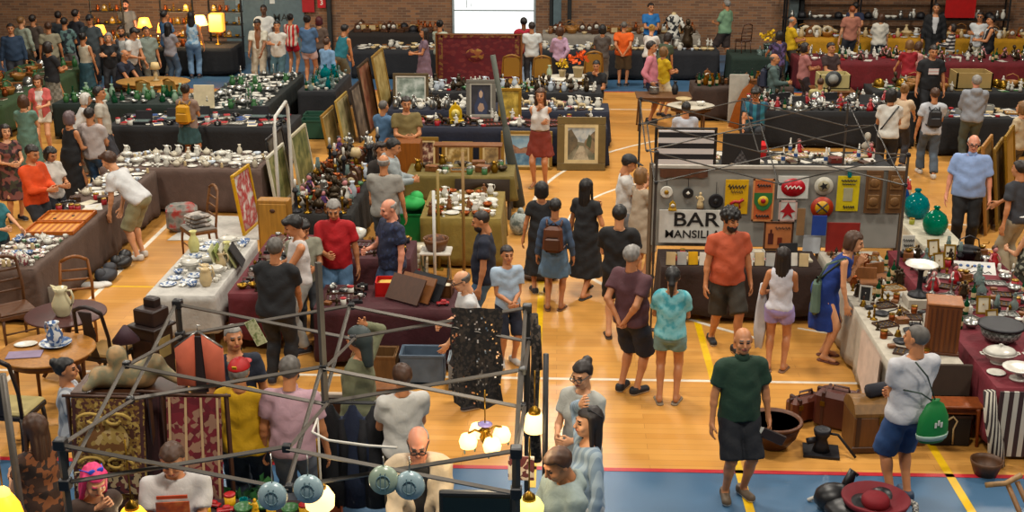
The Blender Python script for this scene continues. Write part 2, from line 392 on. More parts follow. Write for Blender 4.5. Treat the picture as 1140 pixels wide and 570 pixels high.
def person(label, hd=None, ft=None, s=1.70, face=0, hair='short', hc='dark', top=('tee', '#777777'), bot=('trousers', '#333333'), arms=('down', 'down'),
           lean=0, nod=0, turn=0, legs='stand', shoes=('shoe', '#22222a'), skin='tan', sex='m', b=1.0, extra=(), pat=None, pos=None, zoff=0., head_in=True):
    NP[0] += 1
    if isinstance(top, str): top = tuple(top.split())
    if isinstance(bot, str): bot = tuple(bot.split())
    if isinstance(arms, str): arms = (arms, arms)
    if ft and hd:                                       # the stature that puts the crown where the photo has it
        p = at(*ft); lo, hi = 1.2, 2.05
        for _ in range(24):
            mid = (lo + hi) / 2
            if row_of((p.x, p.y, mid)) > hd[1]: lo = mid
            else: hi = mid
        s = min(max(lo, s - .22), s + .2)
    k = s / 1.72; fem = sex == 'f'; sw = (.158 if fem else .178) * (.5 + b * .5)
    th = R(lean); Rt = np.array([[1, 0, 0], [0, math.cos(th), -math.sin(th)], [0, math.sin(th), math.cos(th)]], np.float32)
    sit = legs == 'sit'; pz = .50 if sit else (.86 if legs == 'bent' else .92)
    py = .0 + (.10 * math.sin(th) if not sit else 0); PEL = np.array([0, py, pz], np.float32)
    def TT(p): return PEL + Rt @ np.array(p, np.float32)
    nb = TT((0, .02, .515)); ha = th * .55 + R(nod); 
    Rh = (Matrix.Rotation(R(turn), 3, 'Z') @ Matrix.Rotation(ha, 3, 'X')); hcn = Vector(nb) + (Matrix.Rotation(ha * .8, 3, 'X') @ Vector((0, -.015, .165)))
    Mh = Matrix.Translation(hcn) @ Rh.to_4x4()
    # limbs
    SH, EL, WR = [], [], []
    for i, sd in enumerate((1, -1)):                    # the person's left is +x when facing -y
        hp, hm = HANDPOS[arms[i]]
        sh = TT((sd * sw, .012, .440)); tg = TT((sd * hp[0] * (.6 + .4 * b), hp[1], hp[2]))
        if arms[i] in ('down', 'swing') and lean > 15: tg = sh + np.array([sd * .08, -.03, -.55])
        pole = (sd * .5, .75, -.35) if arms[i] not in ('akimbo', 'wide', 'crown') else (sd * 1., .2, 0)
        e, w_ = ik(sh, tg, .295 * (.97 if fem else 1), .265, pole); SH.append(sh); EL.append(e); WR.append(w_)
    HP, KN, AN, TO = [], [], [], []
    for i, sd in enumerate((1, -1)):
        hp = PEL + np.array([sd * .092, 0, -.045]); 
        if sit: an = (sd * .11, -.40, .085); tox = .1
        elif legs == 'stride': an = (sd * .085, -.2 * sd, .085); tox = .1
        elif legs == 'apart': an = (sd * .17, .02 * sd, .085); tox = .35
        elif legs == 'one': an = (sd * .075, -.13 if sd > 0 else .02, .085); tox = .2
        else: an = (sd * .095, .015 * sd, .085); tox = .22
        kn, a_ = ik(hp, an, .43, .415, (sd * .08, -1, .15)); HP.append(hp); KN.append(kn); AN.append(Vector(an)); TO.append(Vector((sd * math.sin(tox), -math.cos(tox), 0)))
    tk, bk = top[0], bot[0]; G = .011
    has_dress = tk in ('dress', 'gown')
    lv = 1 if (hd is None or hd[1] > 215 or (ft and ft[1] > 300)) else 0
    def torso(P, g, wid=1.0):
        q = (P - PEL) @ Rt
        d = d_ell(q, (0, .005, .32), ((.165 if not fem else .145) * b + g, .108 * b + g, .20 + g))
        d = smin(d, d_ell(q, (0, -.012 * b ** 2, .12), ((.15 if not fem else .135) * b * wid + g, .112 * b ** 1.5 * wid + g, .17 + g)), .05)
        d = smin(d, d_ell(q, (0, .012, -.025), ((.165 if not fem else .172) * b * wid + g, .12 * b * wid + g, .125 + g)), .05)
        d = smin(d, d_cap(q, (-sw + .03, .012, .452), (sw - .03, .012, .452), .048 + g, .048 + g), .05)
        if fem: d = smin(d, np.minimum(d_ell(q, (.065, -.085, .30), (.062 + g, .055 + g, .06 + g)), d_ell(q, (-.065, -.085, .30), (.062 + g, .055 + g, .06 + g))), .04)
        return d, q
    def tube_torso(P, hz, g):      # straight-hanging garment body below the chest
        q = (P - PEL) @ Rt; f = np.clip((.34 - q[:, 2]) / (.34 - min(hz, -.02)), 0, 1); rx = (.158 if not fem else .142) * b + (.018 * b) * f + g; ry = (.108 + .014 * f) * b ** 1.3 + g
        r_ = np.sqrt((q[:, 0] / rx) ** 2 + ((q[:, 1] + .004) / ry) ** 2); return smax((r_ - 1) * ry, q[:, 2] - .34, .05)
    def arm(P, i, g, t0=1.0, fore=1.0):
        s0, e, w_ = SH[i], np.array(EL[i], np.float32), np.array(WR[i], np.float32); f = .86 if fem else 1
        if t0 < 1:
            en = s0 + (e - s0) * t0; d = d_cap(P, s0, en, .058 * f + g, .054 * f + g * 1.3)
            ax = (e - s0) / np.linalg.norm(e - s0); return smax(d, (P - en) @ ax.astype(np.float32), .006)
        d = d_cap(P, s0, e, .055 * f + g, .043 * f + g); en = e + (w_ - e) * fore
        d2 = smin(d_cap(P, e, en, .042 * f + g, (.042 - .014 * fore) * f + g), d_ell(P, e + (w_ - e) * .25, (.043 * f + g,) * 3), .02)
        if fore < 1 or g > 0: ax = (w_ - e) / np.linalg.norm(w_ - e); d2 = smax(d2, (P - en) @ ax.astype(np.float32), .006)
        return smin(d, d2, .02)
    def leg(P, i, g, t=2.0, wid=1.0):
        h_, kn, an = HP[i], np.array(KN[i], np.float32), np.array(AN[i], np.float32)
        if t <= 1:
            en = h_ + (kn - h_) * t; d = d_cap(P, h_, en, .088 * b + g, (.088 * b - .022 * t) * wid + g)
            ax = (kn - h_) / np.linalg.norm(kn - h_); return smax(d, (P - en) @ ax.astype(np.float32), .006)
        d = d_cap(P, h_, kn, .088 * (.4 + .6 * b) + g, .058 + g); en = kn + (an - kn) * min(1, t - 1)
        d2 = d_cap(P, kn, en, .056 + g, (.056 - .018 * (t - 1)) * wid + g)
        d2 = smin(d2, d_ell(P, kn + (an - kn) * .3 + np.array([0, .018, 0]), (.052 + g, .056 + g, .10)), .03)
        if g > 0: ax = (an - kn) / np.linalg.norm(an - kn); d2 = smax(d2, (P - en) @ ax.astype(np.float32), .006)
        return smin(d, d2, .03)
    cov = -.008
    def body(P):
        d, q = torso(P, cov); d = smin(d, d_cap(P, nb, np.array(hcn) + np.array([0, .02, -.06]), .056 if not fem else .047, .05 if not fem else .043), .04)
        for i in (0, 1):
            d = smin(d, arm(P, i, -.004), .03); d = smin(d, leg(P, i, -.004), .03)
            a_ = np.array(AN[i]); d = smin(d, d_cap(P, a_ + np.array([0, .02, -.03]), a_ + np.array(TO[i]) * .13 + np.array([0, 0, -.05]), .036, .030), .03)
        return smax(d, .012 - P[:, 2], .004)
    pts = np.array([hcn] + [list(x) for x in SH + EL + WR + HP + KN + AN] + [list(a_ + t_ * .17) for a_, t_ in zip(AN, TO)] + [TT((0, .15, 0)), TT((0, -.15, .2)), TT((.2 * b, 0, 0)), TT((-.2 * b, 0, 0))], np.float32)
    lo = pts.min(0) - .12; hi = pts.max(0) + .12; lo[2] = 0
    hg = .017 if lv else .024
    V, Q = snet(body, lo, hi, hg); MI = np.zeros(len(Q), int)
    hv, hq, hmi = HEADS[lv]; Mm = np.array(Mh)
    hv = hv @ Mm[:3, :3].T + Mm[:3, 3]
    Q = np.concatenate([Q, hq + len(V)]); V = np.concatenate([V, hv]); MI = np.concatenate([MI, hmi])
    for i, sd in enumerate((1, -1)):
        ev, wv = Vector(EL[i]), Vector(WR[i]); z = (ev - wv).normalized()
        cnd = Vector((0, -1, 0)) if abs(z.z) > .6 else Vector((0, 0, 1)); t_ = (cnd - z * cnd.dot(z)).normalized(); yv = z.cross(t_) * sd
        A = np.array([t_, yv, z]); hV, hQ = HANDS[(lv, HANDPOS[arms[i]][1])]
        hV = hV @ A + np.array(wv + z * .012)
        Q = np.concatenate([Q, (hQ if sd > 0 else hQ[:, ::-1]) + len(V)]); V = np.concatenate([V, hV]); MI = np.concatenate([MI, np.zeros(len(hQ), int)])
    if sit: zoff = 0.
    sk = SKIN.get(skin, skin); me = np_mesh('body', V, Q, MI)
    a0 = R(face)
    if pos: root = Vector(pos)
    elif ft: root = at(*ft)
    else:
        tz = (hcn.z + .118 + .015) * k + zoff; c_ = at(hd[0], hd[1], tz); off = RZ(a0) @ Vector((hcn.x * k, hcn.y * k, 0)); root = c_ - off; root.z = 0
    root = Vector((root.x, root.y, zoff))
    if not pos: root, k = settle(root, k, (hcn.z + .118) * k, sit, label)
    hcol = HAIRC.get(hc, hc)
    o = link('person', me, [mt(sk, .5), mt('#1c1512', .3), mt('#a35a4c', .5) if sk != SKIN['dark'] else mt('#4a2a22', .5), mt(hcol if hc not in ('white', 'grey') else '#6b6560', .8)], None, root, (0, 0, a0), k)
    tag(o, label, 'person')
    if sit:
        st_ = thing('stool', 'low stool under the ' + ' '.join(label.split()[:9]), 'stool', (root.x, root.y, 0), a0); zs = .37 * k; part('seat', MB().lathe([(.0005, zs - .03), (.16, zs - .03), (.165, zs - .01), (.0005, zs)], 16, 0, T(0, .03, 0)), wood('#4a3020'), st_)
        for a_ in range(4): part('leg', MB().bar((.11 * math.cos(a_ * PI / 2 + .78), .03 + .11 * math.sin(a_ * PI / 2 + .78), zs - .03), (.14 * math.cos(a_ * PI / 2 + .78), .03 + .14 * math.sin(a_ * PI / 2 + .78), 0), .025), wood('#4a3020'), st_)
    def ch(name, fn, m, l=lo, hh=hi, h=hg):
        V_, Q_ = snet(fn, l, hh, h)
        if len(V_): return link(name, np_mesh(name, V_, Q_), m, o)
    sd0 = NP[0] * 1.7
    def fold(P, a=.006): return a * np.sin(P[:, 2] * 21 + 9 * P[:, 0] + sd0) * np.cos(P[:, 0] * 17 + 11 * P[:, 1] + sd0) + a * .7 * np.sin(P[:, 2] * 38 - 26 * np.abs(P[:, 0]) + 8 * P[:, 1] + sd0 * 2)
    def cloth(c, pt=None):
        if pt is None: return mt(c, .82, bump=.2)
        kind = pt[0]
        return mt(c, .82, 0, kind, pt[1], pt[2], c3=pt[3] if len(pt) > 3 else None)
    tcol = top[1]
    if tk != 'none':
        sl = {'tee': .62, 'polo': .66, 'tank': 0, 'long': 2, 'hoodie': 2, 'jacket': 2, 'open': .7, 'vest': 0, 'dress': 0, 'gown': .5, 'shirt': .75, 'wide': .8, 'crop': 0}[tk]
        hem = {'crop': .10, 'tank': -.03, 'hoodie': -.08, 'jacket': -.12, 'dress': -.5, 'gown': -.5}.get(tk, -.085)
        if len(top) > 2: hem = float(top[2])
        loose = {'tee': .006, 'hoodie': .018, 'jacket': .015, 'wide': .02, 'shirt': .008}.get(tk, 0.)
        def shirt(P):
            d, q = torso(P, G + loose, 1.03); hemb = hem if not has_dress else .02
            if tk != 'tank' or not fem: d = smin(d, smax(tube_torso(P, hemb, G + loose * .8), hemb - q[:, 2], .01), .03)
            if tk in ('open', 'vest', 'jacket') or len(top) > 3: d = smax(d, -np.maximum(np.abs(q[:, 0]) - (.035 + np.maximum(0, q[:, 2] - .1) * .12), q[:, 1] + .03), .008)
            for i in (0, 1):
                if sl == 2: d = smin(d, arm(P, i, G + .004 + loose * .4, 1.0, .93), .025)
                elif sl > 0: d = smin(d, arm(P, i, G + .002 + loose * .5, sl), .02)
            if sl == 0: d = smax(d, np.abs(q[:, 0]) - sw * .86 * 1.0 - np.maximum(0, .36 - q[:, 2]) * .6, .01); d = smax(d, q[:, 2] - (.455 + 2.2 * np.maximum(0, np.abs(q[:, 0]) - .06) * (np.abs(q[:, 0]) < .14)) - .02, .01)
            if tk == 'hoodie': d = smin(d, d_ell(q, (0, .10, .50), (.12, .06, .085)), .03)
            if has_dress:
                hz = hem; wz = .12
                r0 = .145 * b; zz = np.clip((wz - q[:, 2]) / (wz - hz), 0, 1)
                rad = r0 + (.06 if tk == 'dress' else .12) * zz + .02 + .010 * np.sin(np.arctan2(q[:, 1], q[:, 0]) * 9) * zz
                w_ = P - PEL; zz = np.clip((wz - w_[:, 2]) / (wz - hz), 0, 1); rad = r0 + (.055 if tk == 'dress' else .10) * zz + .015 + .010 * np.sin(np.arctan2(w_[:, 1], w_[:, 0]) * 9) * zz
                cone = (np.sqrt(w_[:, 0] ** 2 + ((w_[:, 1] + .02 * zz) / .9) ** 2) - rad) * .88
                cone = smax(smax(cone, w_[:, 2] - (wz if lean < 12 else .0) - .05, .03), hz - w_[:, 2], .006); d = smin(d, cone, .05)
            d = smax(d, hem - (q[:, 2] if not has_dress else P[:, 2] - PEL[2]), .008)
            nk = .505 if tk in ('hoodie', 'jacket', 'shirt', 'polo') else .49
            d = smax(d, -(np.sqrt(q[:, 0] ** 2 + (q[:, 1] - .01) ** 2 + ((q[:, 2] - nk - .07) * (.8)) ** 2) - (.085 if not fem else .095)), .01)
            return d + fold(P, .005 + loose * .15)
        l2, h2 = lo.copy(), hi.copy(); l2 -= .03; h2 += .03
        if has_dress: l2[:2] -= .06; h2[:2] += .06
        nm = {'tee': 'tee_shirt', 'polo': 'polo_shirt', 'tank': 'tank_top', 'long': 'long_sleeved_shirt', 'hoodie': 'hooded_sweatshirt', 'jacket': 'jacket', 'open': 'open_shirt', 'vest': 'waistcoat', 'shirt': 'shirt', 'gown': 'dress', 'crop': 'cropped_top', 'wide': 'loose_blouse'}.get(tk, tk)
        ch(nm, shirt, cloth(tcol, pat), l2, h2)
        if tk in ('polo', 'shirt'):
            ch('collar', lambda P: smax(d_cap((P - PEL) @ Rt, (0, .015, .50), (0, .005, .525), .072, .066), -d_cap((P - PEL) @ Rt, (0, .02, .4), (0, .01, .7), .054, .052), .004), cloth(tcol), nb - .12, nb + .12, .011)
        if tk in ('open', 'vest', 'jacket') and len(top) > 3:
            ch('undershirt', lambda P: smax(smax(torso(P, .002)[0], -.05 - torso(P, 0)[1][:, 2], .006), torso(P, 0)[1][:, 2] - .47, .01), cloth(top[3]))
    if bk != 'none':
        t = {'shorts': .88, 'short': .45, 'trousers': 1.96, 'capri': 1.45, 'bermuda': 1.0, 'wide': 1.93, 'skirt': 0, 'long_skirt': 0}[bk]
        wd = {'shorts': 1.28, 'short': 1.12, 'wide': 1.7, 'trousers': 1.3, 'capri': 1.2, 'bermuda': 1.32}.get(bk, 1.)
        def pants(P):
            d, q = torso(P, .008, 1.02); d = smax(d, q[:, 2] - .075, .006)
            if t:
                for i in (0, 1): d = smin(d, leg(P, i, .014 if t < 1.3 else .02, t, wd), .025)
            else:
                hz = -.36 if bk == 'skirt' else -.72; zz = np.clip((.06 - q[:, 2]) / (.06 - hz), 0, 1)
                rad = .16 * b + .085 * zz + .012 * np.sin(np.arctan2(q[:, 1], q[:, 0]) * 10) * zz
                cone = (np.sqrt(q[:, 0] ** 2 + (q[:, 1] / .84) ** 2) - rad) * .84
                d = smin(d, smax(smax(cone, q[:, 2] - .07, .01), hz - q[:, 2], .006), .04)
            return d + fold(P, .005)
        l2, h2 = lo - .06, hi + .06; h2[2] = min(h2[2], TT((0, 0, .2))[2] + .1)
        l2[2] = -.0
        ch({'short': 'short_shorts', 'bermuda': 'bermuda_shorts', 'wide': 'wide_trousers', 'capri': 'cropped_trousers'}.get(bk, bk), pants, cloth(bot[1], bot[2] if len(bot) > 2 and isinstance(bot[2], tuple) else None), l2, h2)
    if shoes:
        for i in (0, 1):
            t_ = TO[i]; link(shoes[0], SHOE[shoes[0]], [mt(shoes[1], .6), mt(shoes[2] if len(shoes) > 2 else ('#d8d4cc' if shoes[0] == 'shoe' else shoes[1]), .7)], o, (AN[i].x, AN[i].y, 0), (0, 0, math.atan2(t_.x, -t_.y)))
    if hair and hair != 'none':
        hm_ = link('hair', hair_mesh(hair), mt(hcol, .55, 0, 'wood', None, 5.), o); hm_.matrix_local = Mh
    for e in extra:
        st = e[0]; x = link({'specs': 'glasses', 'shades': 'sunglasses', 'scarf': 'headscarf', 'beanie': 'beanie', 'cap': 'cap', 'beard': 'beard'}[st], hair_mesh(st), mt(e[1], .6), o)
        x.matrix_local = Mh @ (T(0, .075, .055) @ RX(R(-35)) if len(e) > 2 and e[2] == 'up' else Matrix.Identity(4))
    PINFO[o.name] = (WR, TT((0, -.12 * b, .3)), TT((0, .12 * b, .25)), Rt, hcn)
    return o
def at_person(o, p):    # a point of the person's own frame, in the hall
    return o.matrix_basis @ Vector([float(x) for x in p])
# ------------------------------------------------------------------ kinds of goods: [(part name, shape, material number, parent number)]
KIND = {}; KCACHE = {}
def kind(name, cat=None, rad=.1):
    def deco(fn): KIND[name] = (fn, cat or name.replace('_', ' '), rad); return fn
    return deco
def L(prof, n=14, mi=0, **k): return MB().lathe(prof, n, 0, **k)
@kind('plate', 'plate', .13)
def _(): return [('plate', L([(.0005, .006), (.07, .006), (.08, .012), (.125, .024), (.128, .021), (.085, .004), (.05, 0), (.0005, 0)], 18), 0, -1)]
@kind('platter', 'plate', .19)
def _(): return [('platter', L([(.0005, .008), (.1, .008), (.12, .016), (.175, .03), (.18, .026), (.12, .004), (.0005, 0)], 18, sy=.68), 0, -1)]
@kind('bowl', 'bowl', .10)
def _(): return [('bowl', L([(.0005, .012), (.04, .014), (.078, .045), (.095, .078), (.10, .078), (.085, .04), (.05, .008), (.045, 0), (.0005, 0)], 16), 0, -1)]
@kind('cup', 'cup', .055)
def _():
    return [('cup', L([(.0005, .01), (.026, .012), (.036, .04), (.04, .068), (.043, .068), (.038, .035), (.026, .006), (.024, 0), (.0005, 0)], 12), 0, -1),
            ('handle', MB().tube([(.038, 0, .055), (.062, 0, .052), (.06, 0, .028), (.034, 0, .02)], .005, 6), 0, 0)]
@kind('jug', 'jug', .10)
def _():
    return [('jug', L([(.0005, 0), (.05, 0), (.052, .01), (.075, .06), (.078, .10), (.05, .16), (.042, .19), (.056, .225), (.05, .225), (.036, .19), (.0005, .18)], 16), 0, -1),
            ('handle', MB().tube([(.048, 0, .205), (.09, 0, .21), (.105, 0, .16), (.095, 0, .11), (.074, 0, .085)], .009, 6), 0, 0),
            ('spout', MB().add([(-.04, -.028, .2), (-.04, .028, .2), (-.085, 0, .245), (-.05, -.02, .228), (-.05, .02, .228)], [(0, 2, 1), (0, 3, 2), (1, 2, 4), (3, 4, 2), (0, 1, 4, 3)]), 0, 0)]
@kind('teapot', 'teapot', .135)
def _():
    return [('teapot', L([(.0005, 0), (.045, 0), (.05, .01), (.085, .05), (.085, .085), (.05, .125), (.04, .128), (.0005, .128)], 14), 0, -1),
            ('lid', L([(.042, .128), (.036, .14), (.012, .15), (.01, .158), (.016, .168), (.0005, .176)], 12), 0, 0),
            ('spout', MB().tube([(-.075, 0, .06), (-.115, 0, .09), (-.14, 0, .14)], .02, 8, r2=.009), 0, 0),
            ('handle', MB().tube([(.07, 0, .11), (.12, 0, .115), (.13, 0, .07), (.08, 0, .045)], .009, 6), 0, 0)]
@kind('tureen', 'tureen', .19)
def _():
    r = [('tureen', L([(.0005, 0), (.08, 0), (.085, .012), (.06, .025), (.13, .07), (.155, .12), (.165, .125), (.16, .132), (.0005, .13)], 18, sx=1.15), 0, -1),
         ('lid', L([(.158, .132), (.13, .165), (.06, .19), (.02, .195), (.014, .205), (.024, .22), (.0005, .232)], 18, sx=1.15), 0, 0)]
    for s in (-1, 1): r.append(('handle', MB().tube([(s * .17, -.035, .11), (s * .21, -.025, .115), (s * .21, .025, .115), (s * .17, .035, .11)], .009, 6), 0, 0))
    return r
@kind('footed_bowl', 'bowl', .17)
def _(): return [('footed_bowl', L([(.0005, 0), (.09, 0), (.085, .015), (.04, .03), (.03, .07), (.06, .085), (.15, .11), (.17, .13), (.165, .134), (.1, .115), (.0005, .105)], 18), 0, -1)]
@kind('vase', 'vase', .08)
def _(): return [('vase', L([(.0005, 0), (.045, 0), (.06, .03), (.075, .11), (.06, .18), (.03, .23), (.032, .26), (.05, .29), (.044, .29), (.025, .25), (.0005, .22)], 14), 0, -1)]
@kind('bottle', 'bottle', .045)
def _(): return [('bottle', L([(.0005, 0), (.038, 0), (.04, .01), (.04, .17), (.034, .2), (.014, .235), (.013, .29), (.0005, .29)], 12), 0, -1),
                 ('stopper', L([(.012, .29), (.018, .305), (.014, .325), (.0005, .33)], 10), 1, 0), ('paper_label', L([(.0405, .06), (.0412, .062), (.0412, .14), (.0405, .142)], 12), 2, 0)]
@kind('demijohn', 'glass jar', .2)
def _(): return [('demijohn', L([(.0005, 0), (.11, 0), (.17, .05), (.2, .14), (.2, .22), (.16, .32), (.07, .39), (.04, .41), (.038, .46), (.048, .47), (.03, .475), (.0005, .475)], 24), 0, -1),
                   ('neck_ring', L([(.05, .44), (.056, .45), (.05, .46)], 14), 0, 0)]
@kind('candlestick', 'candlestick', .055)
def _(): return [('candlestick', L([(.0005, 0), (.055, 0), (.05, .015), (.015, .03), (.02, .06), (.01, .09), (.018, .12), (.01, .17), (.03, .19), (.026, .2), (.018, .225), (.0005, .225)], 12), 0, -1),
                      ('candle', L([(.012, .222), (.012, .30), (.003, .306)], 8), 1, 0)]
@kind('figurine', 'figurine', .06)
def _(): return [('figurine', MB().lathe([(.0005, .02), (.05, .02), (.045, .08), (.028, .13), (.034, .17), (.03, .19), (.012, .2), (.0005, .2)], 12).ell((0, 0, .222), (.02, .022, .027), n=10, m=6)
                  .tube([(.03, 0, .175), (.048, -.01, .14), (.02, -.035, .125)], .010, 6).tube([(-.03, 0, .175), (-.052, 0, .15), (-.06, -.03, .19)], .010, 6), 0, -1),
                   ('plinth', MB().box((0, 0, .01), (.09, .09, .02), bev=.004), 1, 0)]
@kind('bust', 'bust', .09)
def _(): return [('bust', MB().lathe([(.0005, .05), (.03, .05), (.03, .07), (.085, .10), (.095, .14), (.06, .18), (.032, .195), (.03, .23), (.0005, .23)], 14, sy=.7).ell((0, -.008, .275), (.045, .055, .062), n=12, m=8).ell((0, -.062, .268), (.009, .014, .016), n=6, m=4)
                   .ell((0, .01, .3), (.05, .056, .05), n=10, m=6), 0, -1), ('plinth', L([(.0005, 0), (.06, 0), (.055, .012), (.045, .04), (.05, .05), (.0005, .05)], 14), 1, 0)]
@kind('animal_figure', 'animal figure', .135)
def _():
    b = MB().ell((0, 0, .12), (.10, .042, .045), n=12, m=8).tube([(-.07, 0, .14), (-.105, 0, .185), (-.115, 0, .21)], .032, 8, r2=.022).ell((-.135, 0, .215), (.038, .02, .022), n=10, m=6)
    for s in (-1, 1): b.add([(-.11, s * .012, .23), (-.1, s * .02, .228), (-.104, s * .018, .258)], [(0, 1, 2), (2, 1, 0)]); b.tube([(-.065, s * .022, .11), (-.07, s * .024, .055), (-.068, s * .024, .018)], .017, 6, r2=.011).tube([(.07, s * .022, .12), (.082, s * .024, .06), (.074, s * .024, .018)], .022, 6, r2=.011)
    return [('animal_figure', b, 0, -1), ('tail', MB().tube([(.095, 0, .14), (.125, 0, .12), (.13, 0, .06)], .009, 6, r2=.004), 0, 0), ('plinth', MB().box((0, 0, .009), (.19, .08, .018), bev=.004), 1, 0)]
@kind('mantel_clock', 'clock', .14)
def _(): return [('mantel_clock', MB().box((0, 0, .03), (.26, .12, .06), bev=.01).prism([(-.1, .06), (.1, .06), (.1, .2), (.06, .27), (0, .3), (-.06, .27), (-.1, .2)], .1), 0, -1),
                  ('dial', L([(.0005, 0), (.062, 0), (.066, .012), (.0005, .012)], 18, M=T(0, -.05, .17) @ RX(PI / 2)), 1, 0),
                  ('hand', MB().box((0, -.064, .188), (.006, .003, .04)).box((.012, -.064, .17), (.03, .003, .006)), 2, 0), ('finial', L([(.018, .3), (.02, .315), (.008, .33), (.0005, .345)], 10), 0, 0)]
@kind('wooden_box', 'box', .13)
def _(): return [('wooden_box', MB().box((0, 0, .045), (.24, .16, .09), bev=.006), 0, -1), ('lid', MB().box((0, 0, .105), (.25, .17, .028), bev=.008), 0, 0), ('clasp', MB().box((0, -.087, .09), (.03, .006, .03)), 1, 0)]
@kind('card_box', 'box', .16)
def _(): return [('card_box', MB().box((0, 0, .01), (.26, .2, .02)).box((-.125, 0, .07), (.01, .2, .12)).box((.125, 0, .07), (.01, .2, .12)).box((0, -.095, .07), (.26, .01, .12)).box((0, .095, .07), (.26, .01, .12)), 0, -1),
                  ('contents', MB().box((0, 0, .06), (.23, .17, .09), bev=.02), 1, 0)]
@kind('book', 'book', .115)
def _(): return [('book', MB().box((0, 0, .003), (.15, .21, .006)).box((0, 0, .033), (.15, .21, .006)).box((-.073, 0, .018), (.006, .21, .036)), 0, -1), ('pages', MB().box((.003, 0, .018), (.138, .2, .025)), 1, 0)]
@kind('magazine', 'magazine', .155)
def _(): return [('magazine', MB().box((0, 0, .004), (.2, .27, .008), bev=.003), 0, -1), ('cover_panel', MB().box((0, .05, .0088), (.16, .11, .001)), 1, 0)]
@kind('paper_sheet', 'paper', .155)
def _(): return [('paper_sheet', MB().add([(-.1, -.14, .002), (.1, -.14, .004), (.1, 0, .001), (.1, .14, .012), (-.1, .14, .003), (-.1, 0, .001), (-.1, -.14, .0), (.1, -.14, .002), (.1, 0, -.001), (.1, .14, .010), (-.1, .14, .001), (-.1, 0, -.001)], [(0, 1, 2, 5), (5, 2, 3, 4), (11, 8, 7, 6), (10, 9, 8, 11), (0, 6, 7, 1), (3, 9, 10, 4)]), 0, -1)]
@kind('standing_picture', 'picture', .11)
def _():
    M = T(0, 0, .005) @ RX(R(-14)); z = MB()
    z.box((0, 0, .012), (.18, .02, .024), M=M).box((0, 0, .228), (.18, .02, .024), M=M).box((-.078, 0, .12), (.024, .02, .2), M=M).box((.078, 0, .12), (.024, .02, .2), M=M)
    return [('standing_picture', z, 0, -1), ('picture', MB().box((0, .002, .12), (.14, .008, .2), M=M), 1, 0), ('strut', MB().bar((0, .02, .14), (0, .1, .003), .012), 0, 0)]
@kind('tray', 'tray', .2)
def _(): return [('tray', MB().box((0, 0, .006), (.36, .26, .012)).box((-.175, 0, .02), (.012, .26, .03)).box((.175, 0, .02), (.012, .26, .03)).box((0, -.125, .02), (.36, .012, .03)).box((0, .125, .02), (.36, .012, .03)), 0, -1),
                  ('lining', MB().box((0, 0, .0145), (.335, .235, .005)), 1, 0)] + [('trinket', MB().lathe([(.012, 0), (.016, .004), (.012, .009)], 8, 0, T(-.12 + .08 * (i % 4), -.07 + .07 * (i // 4), .018)), 2, 0) for i in range(12)]
@kind('table_lamp', 'lamp', .11)
def _(): return [('table_lamp', L([(.0005, 0), (.07, 0), (.065, .015), (.02, .03), (.045, .09), (.04, .16), (.012, .2), (.01, .27), (.0005, .27)], 14), 0, -1), ('shade', L([(.105, .23), (.07, .36), (.066, .36), (.1, .23)], 16), 1, 0)]
@kind('oil_lamp', 'lamp', .07)
def _(): return [('oil_lamp', L([(.0005, 0), (.06, 0), (.05, .015), (.018, .04), (.018, .07), (.055, .10), (.055, .13), (.025, .155), (.03, .17), (.0005, .17)], 14), 0, -1), ('chimney', L([(.026, .17), (.042, .21), (.028, .27), (.025, .33), (.021, .33), (.0215, .27), (.036, .21), (.021, .17)], 12), 1, 0)]
@kind('frying_pan', 'pan', .22)
def _(): return [('frying_pan', L([(.0005, .006), (.10, .006), (.13, .04), (.136, .04), (.105, 0), (.0005, 0)], 18), 0, -1), ('handle', MB().tube([(.125, 0, .032), (.2, 0, .045), (.31, 0, .05)], .012, 6), 0, 0)]
@kind('cooking_pot', 'pot', .12)
def _(): return [('cooking_pot', L([(.0005, 0), (.08, 0), (.11, .03), (.115, .1), (.1, .14), (.108, .15), (.1, .15), (.09, .13), (.0005, .02)], 16), 0, -1), ('handle', MB().tube([(-.105, 0, .14), (-.09, 0, .24), (0, 0, .28), (.09, 0, .24), (.105, 0, .14)], .006, 6), 1, 0)]
@kind('telephone', 'telephone', .12)
def _():
    return [('telephone', MB().box((0, 0, .04), (.17, .19, .08), bev=.02, taper=.72), 0, -1), ('dial', L([(.0005, 0), (.045, 0), (.042, .012), (.0005, .012)], 16, M=T(0, -.055, .066) @ RX(R(32))), 1, 0),
            ('handset', MB().tube([(-.11, .02, .10), (-.08, .02, .115), (.08, .02, .115), (.11, .02, .10)], .016, 8).ell((-.11, .02, .095), (.028, .03, .022), n=8, m=6).ell((.11, .02, .095), (.028, .03, .022), n=8, m=6), 0, 0)]
@kind('camera_body', 'camera', .09)
def _(): return [('camera_body', MB().box((0, 0, .045), (.14, .055, .085), bev=.01).box((0, 0, .095), (.05, .045, .02), bev=.006), 0, -1), ('lens', L([(.034, 0), (.034, .03), (.03, .045), (.024, .045), (.0005, .03)], 14, M=T(0, -.026, .045) @ RX(PI / 2)), 1, 0)]
@kind('radio', 'radio', .17)
def _(): return [('radio', MB().box((0, 0, .11), (.32, .14, .22), bev=.02), 0, -1), ('speaker_cloth', MB().box((-.05, -.072, .125), (.19, .006, .14), bev=.002), 1, 0), ('dial', L([(.0005, 0), (.035, 0), (.03, .012), (.0005, .012)], 14, M=T(.105, -.07, .15) @ RX(PI / 2)), 2, 0)] + \
    [('knob', L([(.016, 0), (.014, .016), (.0005, .018)], 10, M=T(.07 + .06 * i, -.07, .05) @ RX(PI / 2)), 2, 0) for i in (0, 1)]
